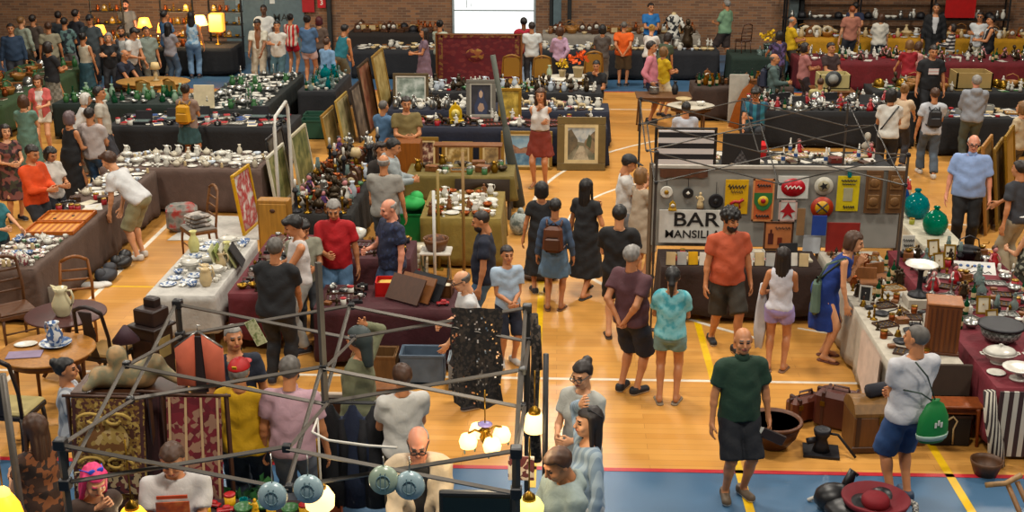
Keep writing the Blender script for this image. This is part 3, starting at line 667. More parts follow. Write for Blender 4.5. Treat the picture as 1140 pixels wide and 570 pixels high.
@kind('coffee_grinder', 'grinder', .09)
def _(): return [('coffee_grinder', MB().box((0, 0, .07), (.14, .14, .14), bev=.008), 0, -1), ('hopper', L([(.03, .14), (.05, .16), (.055, .185), (.045, .185), (.0005, .17)], 14), 1, 0), ('crank', MB().tube([(0, 0, .18), (0, 0, .21), (.1, 0, .215)], .006, 6).ell((.1, 0, .235), (.012, .012, .018), n=8, m=5), 1, 0), ('drawer', MB().box((0, -.072, .04), (.1, .01, .05), bev=.003), 0, 0)]
@kind('balance_scale', 'scale', .18)
def _(): return [('balance_scale', L([(.0005, 0), (.1, 0), (.09, .02), (.02, .04), (.014, .2), (.02, .34), (.0005, .36)], 14), 0, -1), ('beam', MB().tube([(-.17, 0, .31), (0, 0, .33), (.17, 0, .31)], .007, 6), 0, 0)] + [('pan', L([(.0005, 0), (.06, .008), (.075, .025), (.07, .025), (.0005, .012)], 14, M=T(s * .17, 0, .10)), 1, 0) for s in (-1, 1)] + [('chain', MB().tube([(s * .17 - .06, 0, .125), (s * .17, 0, .31), (s * .17 + .06, 0, .125)], .003, 4), 1, 0) for s in (-1, 1)]
@kind('weighing_scale', 'scale', .16)
def _(): return [('weighing_scale', L([(.0005, 0), (.13, 0), (.12, .03), (.05, .05), (.03, .1), (.03, .3), (.05, .33), (.0005, .34)], 16), 0, -1), ('dish', L([(.0005, .345), (.1, .35), (.19, .39), (.185, .397), (.1, .362), (.0005, .36)], 22), 1, 0)]
@kind('helmet', 'helmet', .14)
def _(): return [('helmet', L([(.13, .02), (.135, .06), (.125, .13), (.08, .19), (.0005, .215)], 18, sy=1.12), 0, -1), ('brim', L([(.12, .02), (.165, .0), (.168, .006), (.12, .03)], 18, sy=1.12), 0, 0)]
@kind('basket', 'basket', .18)
def _(): return [('basket', L([(.0005, .01), (.11, .01), (.155, .12), (.165, .17), (.175, .17), (.165, .12), (.12, 0), (.0005, 0)], 20), 0, -1), ('handle', MB().tube([(-.165, 0, .16), (-.14, 0, .3), (0, 0, .36), (.14, 0, .3), (.165, 0, .16)], .01, 6), 0, 0)]
@kind('doll', 'doll', .08)
def _():
    b = MB().lathe([(.0005, .0), (.085, .0), (.06, .08), (.035, .13), (.042, .17), (.02, .19), (.0005, .19)], 14)
    return [('doll', b, 0, -1), ('head', MB().ell((0, 0, .235), (.038, .04, .045), n=12, m=8), 1, 0), ('hair', MB().ell((0, .012, .25), (.044, .042, .046), n=12, m=8), 2, 0)] + [('arm', MB().tube([(s * .04, 0, .165), (s * .075, -.02, .11), (s * .07, -.05, .09)], .012, 6), 1, 0) for s in (-1, 1)]
@kind('cutlery_bundle', 'cutlery', .13)
def _(): return [('cutlery_bundle', MB().box((0, 0, .012), (.12, .24, .024), bev=.006), 0, -1)] + [('spoon', MB().ell((-.04 + .027 * i, .08, .034), (.013, .028, .006), n=8, m=4).tube([(-.04 + .027 * i, .06, .032), (-.04 + .027 * i, -.1, .032)], .004, 4), 1, 0) for i in range(4)]
@kind('flat_iron', 'iron', .1)
def _(): return [('flat_iron', MB().prism([(-.09, 0), (.09, 0), (.09, .03), (.02, .045), (-.09, .04)], .09), 0, -1), ('handle', MB().tube([(.06, 0, .04), (.06, 0, .1), (-.06, 0, .1), (-.06, 0, .04)], .011, 6), 1, 0)]
@kind('tin', 'tin', .06)
def _(): return [('tin', L([(.0005, 0), (.052, 0), (.054, .004), (.054, .12), (.0005, .12)], 14), 0, -1), ('lid', L([(.056, .112), (.056, .13), (.05, .134), (.0005, .134)], 14), 1, 0)]
@kind('toy_car', 'toy car', .08)
def _(): return [('toy_car', MB().box((0, 0, .03), (.15, .06, .03), bev=.008).box((.01, 0, .057), (.07, .05, .028), bev=.008, taper=.85), 0, -1)] + [('wheel', L([(.0005, -.006), (.015, -.006), (.015, .006), (.0005, .006)], 10, M=T(x * .045, y * .03, .015) @ RX(PI / 2)), 1, 0) for x in (-1, 1) for y in (-1, 1)]
@kind('bell', 'bell', .06)
def _(): return [('bell', L([(.055, 0), (.05, .02), (.035, .05), (.03, .08), (.012, .095), (.0005, .095)], 14), 0, -1), ('handle', L([(.012, .094), (.008, .12), (.015, .15), (.0005, .165)], 10), 1, 0)]
@kind('glass_goblet', 'glass', .045)
def _(): return [('glass_goblet', L([(.0005, 0), (.035, 0), (.032, .006), (.006, .012), (.006, .06), (.03, .08), (.04, .11), (.036, .15), (.033, .15), (.036, .11), (.0005, .075)], 14), 0, -1)]
@kind('decanter', 'decanter', .07)
def _(): return [('decanter', L([(.0005, 0), (.06, 0), (.066, .02), (.06, .1), (.025, .14), (.02, .19), (.032, .205), (.0005, .205)], 14), 0, -1), ('stopper', MB().ell((0, 0, .235), (.024, .024, .03), n=10, m=6), 0, 0)]
@kind('cushioned_case', 'case', .2)
def _(): return [('cushioned_case', MB().box((0, 0, .03), (.36, .26, .06), bev=.008), 0, -1), ('lid', MB().box((0, .16, .15), (.36, .03, .25), bev=.01, M=T(0, 0, 0) @ RX(R(-12))), 0, 0), ('lining', MB().box((0, 0, .062), (.32, .22, .006)), 1, 0)]
@kind('flower_pot', 'plant', .12)
def _():
    rr = random.Random(3); f = MB()
    for i in range(46):
        a = rr.random() * 6.28; e = rr.random() * 1.2; d = .06 + rr.random() * .09; c = Vector((math.cos(a) * math.cos(e) * d, math.sin(a) * math.cos(e) * d, .2 + math.sin(e) * d)); s = .02
        f.add([(-s, 0, -s), (s, 0, -s), (s, .004, s), (-s, -.004, s)], [(0, 1, 2, 3), (3, 2, 1, 0)], 0, T(*c) @ Euler((rr.random() * 3, rr.random() * 3, a)).to_matrix().to_4x4())
    return [('flower_pot', L([(.0005, 0), (.05, 0), (.07, .12), (.078, .12), (.075, .135), (.0005, .12)], 14), 0, -1), ('foliage', f, 1, 0)]
@kind('accordion', 'accordion', .2)
def _(): return [('accordion', MB().box((-.13, 0, .14), (.09, .16, .28), bev=.015).box((.13, 0, .14), (.09, .16, .28), bev=.015), 0, -1), ('bellows', MB().box((0, 0, .14), (.18, .13, .24)), 1, 0), ('keyboard', MB().box((.19, -.02, .14), (.03, .08, .26), bev=.004), 2, 0)]
@kind('sewing_machine', 'sewing machine', .2)
def _(): return [('sewing_machine', MB().box((0, 0, .03), (.4, .17, .06), bev=.01).box((.13, 0, .17), (.08, .08, .24), bev=.02).box((-.01, 0, .28), (.32, .075, .075), bev=.025).box((-.14, 0, .2), (.06, .07, .14), bev=.015), 0, -1), ('hand_wheel', L([(.035, -.012), (.065, -.012), (.065, .012), (.035, .012)], 16, M=T(.2, 0, .25) @ Matrix.Rotation(PI / 2, 4, 'Y')), 1, 0), ('needle_bar', MB().tube([(-.14, 0, .14), (-.14, 0, .062)], .006, 6), 1, 0)]
@kind('ornament', 'ornament', .034)
def _(): return [('ornament', L([(.0005, 0), (.026, 0), (.022, .012), (.01, .022), (.024, .045), (.018, .07), (.006, .08), (.01, .092), (.0005, .1)], 10), 0, -1)]
@kind('egg_cup', 'egg cup', .034)
def _(): return [('egg_cup', L([(.0005, 0), (.024, 0), (.02, .008), (.007, .018), (.01, .03), (.026, .045), (.029, .07), (.025, .07), (.018, .045), (.0005, .036)], 10), 0, -1)]
@kind('pepper_pot', 'pepper pot', .034)
def _(): return [('pepper_pot', L([(.0005, 0), (.026, 0), (.029, .01), (.022, .05), (.024, .07), (.02, .088), (.0005, .096)], 10), 0, -1)]
@kind('small_dish', 'dish', .05)
def _(): return [('small_dish', L([(.0005, .006), (.03, .006), (.046, .022), (.049, .021), (.034, 0), (.0005, 0)], 12), 0, -1)]
@kind('trinket_case', 'case', .055)
def _(): return [('trinket_case', MB().box((0, 0, .02), (.085, .065, .04), bev=.006), 0, -1)]
def proto(k):
    if k not in KCACHE: KCACHE[k] = [(n, mb.mesh(n), mi, p) for n, mb, mi, p in KIND[k][0]()]
    return KCACHE[k]
USED = {}
def put(k, loc, label, mats, rz=0., sc=1., group=None, rot=None, name=None, cat=None, lite=False):
    objs = []
    for i, (n, me, mi, p) in enumerate(proto(k)):
        if i and lite: break
        m = mats[min(mi, len(mats) - 1)]
        if i == 0: o = link(name or n, me, m, None, loc, rot or (0, 0, rz), sc); tag(o, label, cat or KIND[k][1], group)
        else: o = link(n, me, m, objs[p])
        objs.append(o)
    return objs[0]
ORD = 'first second third fourth fifth sixth seventh eighth ninth tenth eleventh twelfth thirteenth fourteenth fifteenth sixteenth seventeenth eighteenth nineteenth twentieth'.split()
SAME = {}     # base label -> [(object, sort axis, end phrase)], resolved at the very end into ordinals
def scatter(where, rect, z, specs, axis='x', end='its aisle end', avoid=(), lite=False, seed=0, rzr=.5, face=0., dens=1.6, fill=None, gs=.9, nfill=6):
    """lay goods out over a table top without letting two of them touch; where: how a label names the table"""
    rr = random.Random(seed + len(where) + int(rect[0] * 100)); x0, x1, y0, y1 = rect; put_at = [(a, b, c) for a, b, c in avoid]; made = []
    todo = []
    for sp in specs:
        k, n, look, mats = sp[:4]; sc = sp[4] if len(sp) > 4 else 1.
        sc *= gs
        todo += [(KIND[k][2] * sc, k, look, mats, sc)] * (min(20, int(n * dens + .5)) if n > 1 else n)
    for k, look, m in (fill or ()): todo += [(KIND[k][2], k, look, (m,), 1.)] * nfill
    todo.sort(key=lambda t: -t[0] + rr.random() * .03)
    for rad, k, look, mats, sc in todo:
        for _ in range(110):
            if x1 - x0 < 2 * rad or y1 - y0 < 2 * rad: break
            x = rr.uniform(x0 + rad, x1 - rad); y = rr.uniform(y0 + rad, y1 - rad)
            if all((x - a) ** 2 + (y - b) ** 2 > (rad * .93 + c) ** 2 for a, b, c in put_at):
                put_at.append((x, y, rad * .93)); s2 = sc * rr.uniform(.92, 1.08)
                base = '%s %s on the %s' % (look, k.replace('_', ' '), where)
                o = put(k, (x, y, z), base, mats, face + rr.uniform(-rzr, rzr), s2 * .97, '%s %ss on the %s' % (look, k.replace('_', ' '), where), lite=lite)
                SAME.setdefault(base, []).append((o, axis, end)); made.append(o); break
    return made
def settle_labels():
    for base, l in SAME.items():
        if len(l) < 2: continue
        ax = l[0][1]; i = 'xy'.index(ax[-1]); l.sort(key=lambda t: t[0].location[i] * (-1 if ax[0] == '-' else 1))
        for n, (o, _, end) in enumerate(l): o['label'] = '%s, %s from %s' % (base, ORD[n] if n < 20 else 'last', end)
# ------------------------------------------------------------------ tables and cloths
def wood(c='#7a4d2a', c2=None): return mt(c, .5, 0, 'wood', c2, 4.)
def trestle(label, x0, x1, y0, y1, z=.75, m=None, name='trestle_table'):
    RECTS.append((x0, x1, y0, y1)); t = thing(name, label, 'table', ((x0 + x1) / 2, (y0 + y1) / 2, 0)); w_, d = x1 - x0, y1 - y0; m = m or wood('#8b6b45')
    part('tabletop', MB().box((0, 0, z - .02), (w_, d, .04), bev=.005), m, t)
    for sx in (-1, 1):
        for sy in (-1, 1): part('leg', MB().bar((sx * (w_ / 2 - .08), sy * (d / 2 - .08), z - .03), (sx * (w_ / 2 - .06), sy * (d / 2 - .06), 0), .045), mt('#3b3a3a', .5), t)
    return t
def cloth(label, x0, x1, y0, y1, z, m, drop=.68, seed=0, wave=.022, name='tablecloth', group=None, sides='nsew', cat='tablecloth'):
    rr = random.Random(seed + int(x0 * 31 + y0 * 17)); mb = MB(); e = .012; zt = z + .012
    X0, X1, Y0, Y1 = x0 - e, x1 + e, y0 - e, y1 + e; per = []
    def side(a, b, key):
        n = max(2, int((Vector(b) - Vector(a)).length / .07))
        for i in range(n): t = i / n; per.append((a[0] + (b[0] - a[0]) * t, a[1] + (b[1] - a[1]) * t, key))
    side((X0, Y0), (X1, Y0), 's'); side((X1, Y0), (X1, Y1), 'e'); side((X1, Y1), (X0, Y1), 'n'); side((X0, Y1), (X0, Y0), 'w')
    n = len(per); nz = 7; vs = []; cx, cy = (X0 + X1) / 2, (Y0 + Y1) / 2; ph = [rr.random() * 6.28 for _ in range(4)]; s = 0
    nor = {'s': (0, -1), 'e': (1, 0), 'n': (0, 1), 'w': (-1, 0)}
    for k in range(nz):
        f = k / (nz - 1); s = 0
        for i, (x, y, key) in enumerate(per):
            s += .07; dr = drop if key in sides else .10
            wv = wave * f * (1 + math.sin(s * 9 + ph[0]) + .6 * math.sin(s * 21 + ph[1])) + .012 * f
            nx, ny = nor[key]; hem = .02 * math.sin(s * 3 + ph[2]) * f
            vs.append((x + nx * wv, y + ny * wv, zt - dr * f + hem - (.0 if k else 0)))
    fs = []
    for k in range(nz - 1):
        for i in range(n): j = (i + 1) % n; fs.append((k * n + i, k * n + n + i, k * n + n + j, k * n + j))
    mb.add(vs, fs, 0, None, True); mb.add(vs[:n], [tuple(range(n))], 0)
    o = link(name, mb.mesh(name), m, None); sol = o.modifiers.new('thick', 'SOLIDIFY'); sol.thickness = .006; sol.offset = -1
    return tag(o, label, cat, group)
def table(desc, x0, x1, y0, y1, col, z=.75, drop=.68, m=None, sides='nsew', wave=.022, pat=None):
    trestle('trestle table under the ' + ' '.join(desc.split()[:12]), x0, x1, y0, y1, z)
    return cloth('%s' % desc, x0, x1, y0, y1, z, m or mt(col, .85, bump=.2), drop, 0, wave, sides=sides)
def legged_table(name, label, loc, rx, ry, z, m, m2=None, round_=True, nleg=4, rz=0., pedestal=False, shape='table'):
    t = thing(name, label, shape, loc, rz); m2 = m2 or m
    if round_: part('tabletop', MB().lathe([(.0005, z - .03), (rx - .02, z - .03), (rx, z - .02), (rx, z - .006), (rx - .01, z), (.0005, z)], 36, sy=ry / rx), m, t)
    else: part('tabletop', MB().box((0, 0, z - .015), (2 * rx, 2 * ry, .03), bev=.008), m, t)
    if pedestal:
        part('pedestal', L([(.0005, .2), (.05, .2), (.09, .26), (.05, .35), (.035, .5), (.06, .62), (.05, z - .03), (.0005, z - .03)], 14), m2, t)
        for i in range(4): a = i * PI / 2 + .7; part('foot', MB().tube([(.04 * math.cos(a), .04 * math.sin(a), .26), (.2 * math.cos(a), .2 * math.sin(a), .2), (.34 * math.cos(a), .34 * math.sin(a), .025)], .03, 8, r2=.022), m2, t)
    else:
        part('apron', MB().lathe([(rx * .8, z - .11), (rx * .84, z - .11), (rx * .84, z - .03), (rx * .8, z - .03), (rx * .8, z - .11)], 30, sy=ry / rx) if round_ else MB().box((0, 0, z - .07), (2 * rx - .1, 2 * ry - .1, .08)), m2, t)
        for i in range(nleg):
            a = PI / 4 + i * 2 * PI / nleg; c_, s_ = math.cos(a), math.sin(a); k = .72 if round_ else 1.18; X, Y = c_ * rx * k, s_ * ry * k
            part('leg', MB().tube([(X, Y, z - .03), (X * 1.03, Y * 1.03, .4), (X * 1.08, Y * 1.08, 0)], .028, 8, r2=.018), m2, t)
    return t
def chair(name, label, loc, rz, m, seatm, style='splat', sc=1., group=None, arms=False):
    t = thing(name, label, 'chair', loc, rz, group); t.scale = (sc,) * 3
    part('seat', MB().box((0, 0, .45), (.44, .42, .05), bev=.02), seatm, t); part('seat_frame', MB().box((0, 0, .41), (.45, .43, .05), bev=.005), m, t)
    for sx in (-1, 1):
        part('leg', MB().tube([(sx * .19, -.18, .42), (sx * .2, -.2, .25), (sx * .195, -.2, 0)], .024, 8, r2=.015), m, t)
        part('leg', MB().tube([(sx * .18, .2, .42), (sx * .18, .22, .2), (sx * .19, .27, 0)], .022, 8, r2=.016), m, t)
        part('back_post', MB().tube([(sx * .19, .2, .42), (sx * .2, .23, .7), (sx * .17, .28, 1.0), (sx * .10, .285, 1.04)], .02, 8), m, t)
        if arms: part('armrest', MB().tube([(sx * .2, .24, .68), (sx * .25, 0, .68), (sx * .24, -.15, .66), (sx * .2, -.17, .44)], .018, 8), m, t)
    part('top_rail', MB().tube([(-.17, .28, 1.0), (-.08, .288, 1.045), (0, .288, 1.06), (.08, .288, 1.045), (.17, .28, 1.0)], .024, 8), m, t)
    part('stretcher', MB().tube([(-.19, -.2, .2), (.19, -.2, .2)], .011, 6), m, t)
    if style == 'splat': part('splat', MB().prism([(-.05, .46), (.05, .46), (.035, .6), (.075, .75), (.06, .9), (.08, 1.04), (-.08, 1.04), (-.06, .9), (-.075, .75), (-.035, .6)], .016, M=T(0, .1, 0) @ RX(R(-11)) @ T(0, .03, 0)), m, t)
    elif style == 'cane': part('cane_panel', MB().box((0, 0, .0), (.34, .014, .42), bev=.004, M=T(0, .255, .8) @ RX(R(-8))), seatm, t)
    else:
        for i in range(3): part('back_rail', MB().tube([(-.19, .225 + .02 * i, .62 + .13 * i), (.19, .225 + .02 * i, .62 + .13 * i)], .016, 6), m, t)
    return t
def framed(label, loc, w_, h_, frame, canvas, tilt=8., rz=0., fw=.07, name='framed_painting', inner=None, group=None, cat='painting', dep=.045, art=None):
    """a framed picture leaning back by tilt degrees, its foot at loc, facing -y before rz"""
    t = thing(name, label, cat, loc, 0, group); t.rotation_euler = (Matrix.Rotation(rz, 3, 'Z') @ Matrix.Rotation(R(-tilt), 3, 'X')).to_euler()
    z = MB(); W, H = w_ / 2, h_; cv_ = MB().box((0, .006, H / 2), (w_ - 2 * fw + .01, .012, H - 2 * fw + .01)); a_, b_ = W - fw, H / 2 - fw
    for q in range(0 if not art else len(art)):
        n_ = len(art[q][1]); cv_.add([(x * a_, -.001 - .0006 * q, H / 2 + y * b_) for x, y in art[q][1]] , [tuple(range(n_))], q + 1)
    for c, d in (((0, 0, fw / 2), (w_, dep, fw)), ((0, 0, H - fw / 2), (w_, dep, fw)), ((-W + fw / 2, 0, H / 2), (fw, dep, H - 2 * fw)), ((W - fw / 2, 0, H / 2), (fw, dep, H - 2 * fw))): z.box(c, d, bev=.008)
    part('frame', z, frame, t); part('canvas', cv_, [canvas] + [x[0] for x in art or ()], t)
    if inner:
        q = MB(); f2 = fw * .45; a, b = W - fw, H - 2 * fw
        for c, d in (((0, -.006, fw + f2 / 2), (2 * a, .02, f2)), ((0, -.006, H - fw - f2 / 2), (2 * a, .02, f2)), ((-a + f2 / 2, -.006, H / 2), (f2, .02, b - 2 * f2)), ((a - f2 / 2, -.006, H / 2), (f2, .02, b - 2 * f2))): q.box(c, d)
        part('inner_slip', q, inner, t)
    return t
def crate(label, loc, w_, d, h_, m, rz=0., name='crate', cat='crate', slats=True):
    t = thing(name, label, cat, loc, rz)
    part('bottom', MB().box((0, 0, .012), (w_, d, .024)), m, t)
    for i in (-1, 1):
        part('side', MB().box((i * (w_ / 2 - .01), 0, h_ / 2), (.02, d, h_), bev=.004), m, t); part('side', MB().box((0, i * (d / 2 - .01), h_ / 2), (w_ - .04, .02, h_), bev=.004), m, t)
    part('rim', MB().box((0, -d / 2, h_ - .015), (w_ + .02, .02, .03)).box((0, d / 2, h_ - .015), (w_ + .02, .02, .03)).box((-w_ / 2, 0, h_ - .015), (.02, d, .03)).box((w_ / 2, 0, h_ - .015), (.02, d, .03)), m, t)
    return t
# ------------------------------------------------------------------ the hall
def atY(px, py, Y):
    d = CF * FOC + CR * (px - 570) - CU * (py - 285); t = Y / d.y
    return Vector((0, 0, CAMH)) + d * t
def court_mat():
    m = mt('#cf8540', .30, 0, '', None, 2.); nt = m.node_tree; N = nt.nodes; b = N['Principled BSDF']
    tc = N.new('ShaderNodeTexCoord'); mp = N.new('ShaderNodeMapping'); nt.links.new(tc.outputs['Object'], mp.inputs[0]); mp.inputs['Rotation'].default_value = (0, 0, 0)
    br = N.new('ShaderNodeTexBrick'); nt.links.new(mp.outputs[0], br.inputs['Vector'])
    br.inputs['Scale'].default_value = 1; br.inputs['Brick Width'].default_value = 1.9; br.inputs['Row Height'].default_value = .12; br.inputs['Mortar Size'].default_value = .003
    br.inputs['Color1'].default_value = (*lin('#dea252'), 1); br.inputs['Color2'].default_value = (*lin('#d19345'), 1); br.inputs['Mortar'].default_value = (*lin('#b87d3a'), 1)
    no = N.new('ShaderNodeTexNoise'); no.inputs['Scale'].default_value = .9; no.inputs['Detail'].default_value = 5; nt.links.new(tc.outputs['Object'], no.inputs['Vector'])
    mx = N.new('ShaderNodeMix'); mx.data_type = 'RGBA'; mx.blend_type = 'MULTIPLY'; mx.inputs[0].default_value = .35
    nt.links.new(br.outputs['Color'], mx.inputs[6]); nt.links.new(no.outputs['Fac'], mx.inputs[7]); nt.links.new(mx.outputs[2], b.inputs['Base Color'])
    return m
def brick_mat():
    m = mt('#8a5f42', .9, 0, '', None, 3.); nt = m.node_tree; N = nt.nodes; b = N['Principled BSDF']
    tc = N.new('ShaderNodeTexCoord'); mp = N.new('ShaderNodeMapping'); mp.inputs['Rotation'].default_value = (PI / 2, 0, 0); nt.links.new(tc.outputs['Object'], mp.inputs[0])
    br = N.new('ShaderNodeTexBrick'); nt.links.new(mp.outputs[0], br.inputs['Vector'])
    br.inputs['Scale'].default_value = 1; br.inputs['Brick Width'].default_value = .26; br.inputs['Row Height'].default_value = .075; br.inputs['Mortar Size'].default_value = .008
    br.inputs['Color1'].default_value = (*lin('#8f6444'), 1); br.inputs['Color2'].default_value = (*lin('#684a38'), 1); br.inputs['Mortar'].default_value = (*lin('#85705c'), 1)
    nt.links.new(br.outputs['Color'], b.inputs['Base Color']); return m
struct('floor', MB().box((0, 20, -.06), (44, 44, .12)), mt('#466684', .38, 0, '', None, 1.2))
struct('floor_court', MB().box((2, 21.35, .001), (40, 20.1, .004)), court_mat())
WL, YL, RL = mt('#e6dccb', .45), mt('#e8bd1c', .45), mt('#b8323a', .45)
def strip(a, b, w_, m):
    a, b = Vector((*a, 0)), Vector((*b, 0)); d = (b - a).normalized(); n = Vector((-d.y, d.x, 0)) * w_ / 2
    struct('floor_marking', MB().add([(p.x, p.y, .0042) for p in (a + n, b + n, b - n, a - n)] + [(p.x, p.y, .002) for p in (a + n, b + n, b - n, a - n)], [(3, 2, 1, 0), (0, 1, 5, 4), (1, 2, 6, 5), (2, 3, 7, 6), (3, 0, 4, 7)]), m)
def arc(c, r, a0, a1, w_, m):
    n = 60; vs = []; fs = []
    for i in range(n + 1):
        a = R(a0 + (a1 - a0) * i / n)
        for q in (r - w_ / 2, r + w_ / 2): vs.append((c[0] + q * math.cos(a), c[1] + q * math.sin(a), .0046))
    for i in range(n): fs.append((2 * i, 2 * i + 1, 2 * i + 3, 2 * i + 2))
    struct('floor_marking', MB().add(vs, fs), m)
strip((-18, 11.3), (22, 11.3), .07, RL); strip((-18, 31.4), (22, 31.4), .07, RL)
strip((-18, 13.52), (22, 13.52), .06, WL); strip((-18, 29.2), (22, 29.2), .06, WL); strip((-6.4, 11.4), (-6.4, 31.3), .07, WL)
for x in (-.23, 1.83, 3.9): strip((x, 8.0 if x != -.23 else 10.9, ), (x, 17.2 if x < 3 else 12.2), .085, YL)
strip((-12, 16.5), (-4.5, 16.5), .05, YL); strip((3.1, 15.25), (6, 13.9), .05, WL); strip((5.6, 20.0), (9, 20.0), .06, WL); strip((5.6, 18.7), (9, 18.7), .06, WL); strip((5.6, 17.2), (9, 17.2), .06, WL)
arc((6.55, 20.6), 7.0, 120, 235, .07, WL); arc((3.9, 19.6), 3.75, 120, 215, .06, WL)
struct('wall_north', MB().box((-1, 37.45, 4), (40, .3, 8)), brick_mat())
BL = mt('#5d7078', .5)
p0, p1 = atY(250, 10, 37.2), atY(338, 10, 37.2)
dr = struct('door_1', MB().box(((p0.x + p1.x) / 2, 37.26, 1.25), (p1.x - p0.x, .08, 2.5), bev=.01).box(((p0.x + p1.x) / 2, 37.21, 1.25), (.03, .03, 2.5)), BL)
for q, (tx, sz) in {(312, 20): ('MA', .3)}.items():
    p = atY(*q, 37.2); lettering(tx, sz, mt('#20272b', .5), dr, (p.x, 37.215, p.z))
def notice(px, py, w_, h_, m, label, txt=None, col='#222222', size=.1):
    p = atY(px, py, 37.2); t = tag(link('wall_notice', MB().box((0, 0, 0), (w_, .02, h_)).mesh(), m, None, (p.x, 37.2, p.z)), label, 'sign')
    if txt: lettering(txt, size, mt(col, .5), t, (0, -.014, 0))
    return t
for i, y in enumerate((3, 12, 22)): notice(266, y, .2, .16, mt('#8fa0a5', .6), 'pale paper notice on the blue-grey door, %s in its column' % ('top', 'middle', 'bottom')[i])
notice(303, 1, .15, .16, mt('#d8dcdc', .6), 'white paper notice high on the blue-grey door beside the two letters')
notice(343, 4, .36, .5, mt('#a81f28', .5), 'red extinguisher panel on the brick between the door and the dark column')
notice(358, 3, .24, .3, mt('#c52b32', .5), 'red and white number sign fixed on the dark grey column', '3', '#f2efe6', .2)
for i, (px, col) in enumerate(((366, '#23282a'), (620, '#5b6c72'), (634, '#161a1c'), (614, '#161a1c'), (884, '#6c7a7c'), (893, '#15191b'))):
    p = atY(px, 10, 37.1); struct('pillar', MB().box((p.x, 37.18, 3), (.26 if i in (1, 4) else .12, .22, 6), bev=.01), mt(col, .5))
w0, w1 = atY(506, 33, 37.2), atY(594, 33, 37.2); wx, ww = (w0.x + w1.x) / 2, w1.x - w0.x
wi = struct('window_1', MB().box((wx, 37.28, 1.45), (ww, .02, 1.7)), mt('#eef2f2', .4, emit=1.15))
part('window_frame', MB().box((wx, 37.24, 1.28), (ww, .05, .035)).box((wx, 37.24, .58), (ww + .1, .08, .07)).box((w0.x - .03, 37.24, 1.45), (.06, .08, 1.8)).box((w1.x + .03, 37.24, 1.45), (.06, .08, 1.8)), mt('#9aa4a6', .4), wi)
for dx, z in ((-.8, 1.5), (-.68, 1.43)): part('window_crack', MB().box((wx + dx, 37.26, z), (.02, .02, .3 if dx < -.7 else .1)), mt('#8d979a', .5), wi)
# shared finishes
W_, WB, WC = mt('#d9d6cc', .25), mt('#c3ccd6', .25), mt('#cfc6b2', .3); CREAM = mt('#c9b48c', .4); BR = mt('#8a6a2e', .35, .85); CO = mt('#8c4b2a', .4, .8); SI = mt('#a8a8a4', .3, .9)
BK = mt('#17171a', .45); IRON = mt('#26262a', .5, .5); DW = wood('#4a2c1a'); MW = wood('#80502b'); LW = wood('#a8763f'); GOLD = mt('#a37f38', .4, .6); RED = mt('#a3262b', .45); GRN = mt('#3c6b3f', .4)
GL = mt('#9fb4b0', .12, 0, trans=.6); AMB = mt('#8a5a22', .15, trans=.4); TEAL = mt('#0f7f84', .1, 0, trans=.45); DKG = mt('#1e4f33', .12, trans=.3); BLU = mt('#2c4f86', .35); PINK = mt('#c98a8a', .4); PAGE = mt('#d8cfb8', .8); YEL = mt('#d6a81f', .5); BRZ = mt('#3f3324', .4, .6); STONE = mt('#a29a8c', .7)
MAR, BLK, BRN, OLV, NAV = '#3d1119', '#0d0e12', '#57453c', '#6b5d2f', '#12172a'
def paint(a, b, c, s=4.): return mt(a, .5, 0, 'paint', b, s, c3=c)
FL = mt('#d9d5c8', .3, 0, 'blotch', '#8c4f56', 30., c3='#cfcabd'); BLF = mt('#d3d6d6', .3, 0, 'blotch', '#4a648f', 30., c3='#d0d2d2')
F_DK = (('ornament', 'brass', BR), ('ornament', 'dark', BRZ), ('trinket_case', 'brown', MW), ('small_dish', 'silver', SI), ('trinket_case', 'black', BK))
F_WH = (('small_dish', 'white', W_), ('egg_cup', 'white', W_), ('small_dish', 'blue-grey', WB), ('pepper_pot', 'cream', CREAM))
F_MX = (('pepper_pot', 'white', W_), ('egg_cup', 'dark', BRZ), ('small_dish', 'white', W_), ('trinket_case', 'red', RED))
# ---- long brown corner stall of china
table('long brown tablecloth of the corner china stall', -7.5, -6.72, 15.0, 20.1, BRN, drop=.70)
table('brown tablecloth end of the china stall behind the kitchen chair', -7.7, -5.0, 20.25, 21.4, '#5d4a42', drop=.72)
E1 = 'its camera end'; E2 = 'the aisle end'
CHN = 'long brown cloth'
scatter(CHN, (-7.47, -6.76, 15.05, 16.4), .763, [('plate', 5, 'floral', (FL,), .9), ('bowl', 4, 'blue-patterned', (BLF,), .9), ('cup', 7, 'white', (W_,)), ('cup', 6, 'green-patterned', (mt('#c9d0c0', .3, 0, 'blotch', '#4f7a52', 30.),)), ('teapot', 2, 'white', (W_,), .9), ('jug', 2, 'floral', (FL,), .8)], 'y', E1, seed=1, dens=2.4, fill=F_WH, gs=.76, nfill=10)
scatter(CHN, (-7.47, -6.76, 18.4, 20.05), .763, [('plate', 8, 'white china', (W_,)), ('bowl', 7, 'white china', (WC,)), ('cup', 8, 'pale blue', (WB,)), ('teapot', 3, 'pale', (WC,)), ('jug', 3, 'cream', (CREAM,), .8), ('platter', 2, 'white oval', (W_,))], 'y', E1, seed=2, dens=2.4, fill=F_WH, gs=.76, nfill=10)
scatter('brown end cloth', (-7.65, -5.05, 20.3, 21.35), .763, [('tureen', 4, 'white', (W_,), .8), ('plate', 9, 'white', (W_,)), ('bowl', 8, 'pale blue', (WB,)), ('cup', 9, 'white', (W_,)), ('jug', 7, 'white', (W_,), .95), ('teapot', 6, 'cream', (WC,)), ('footed_bowl', 4, 'white', (W_,), .7), ('vase', 4, 'pale', (WC,), .8)], '-x', E2, seed=3, dens=2.3, fill=F_WH, gs=.76, nfill=10)
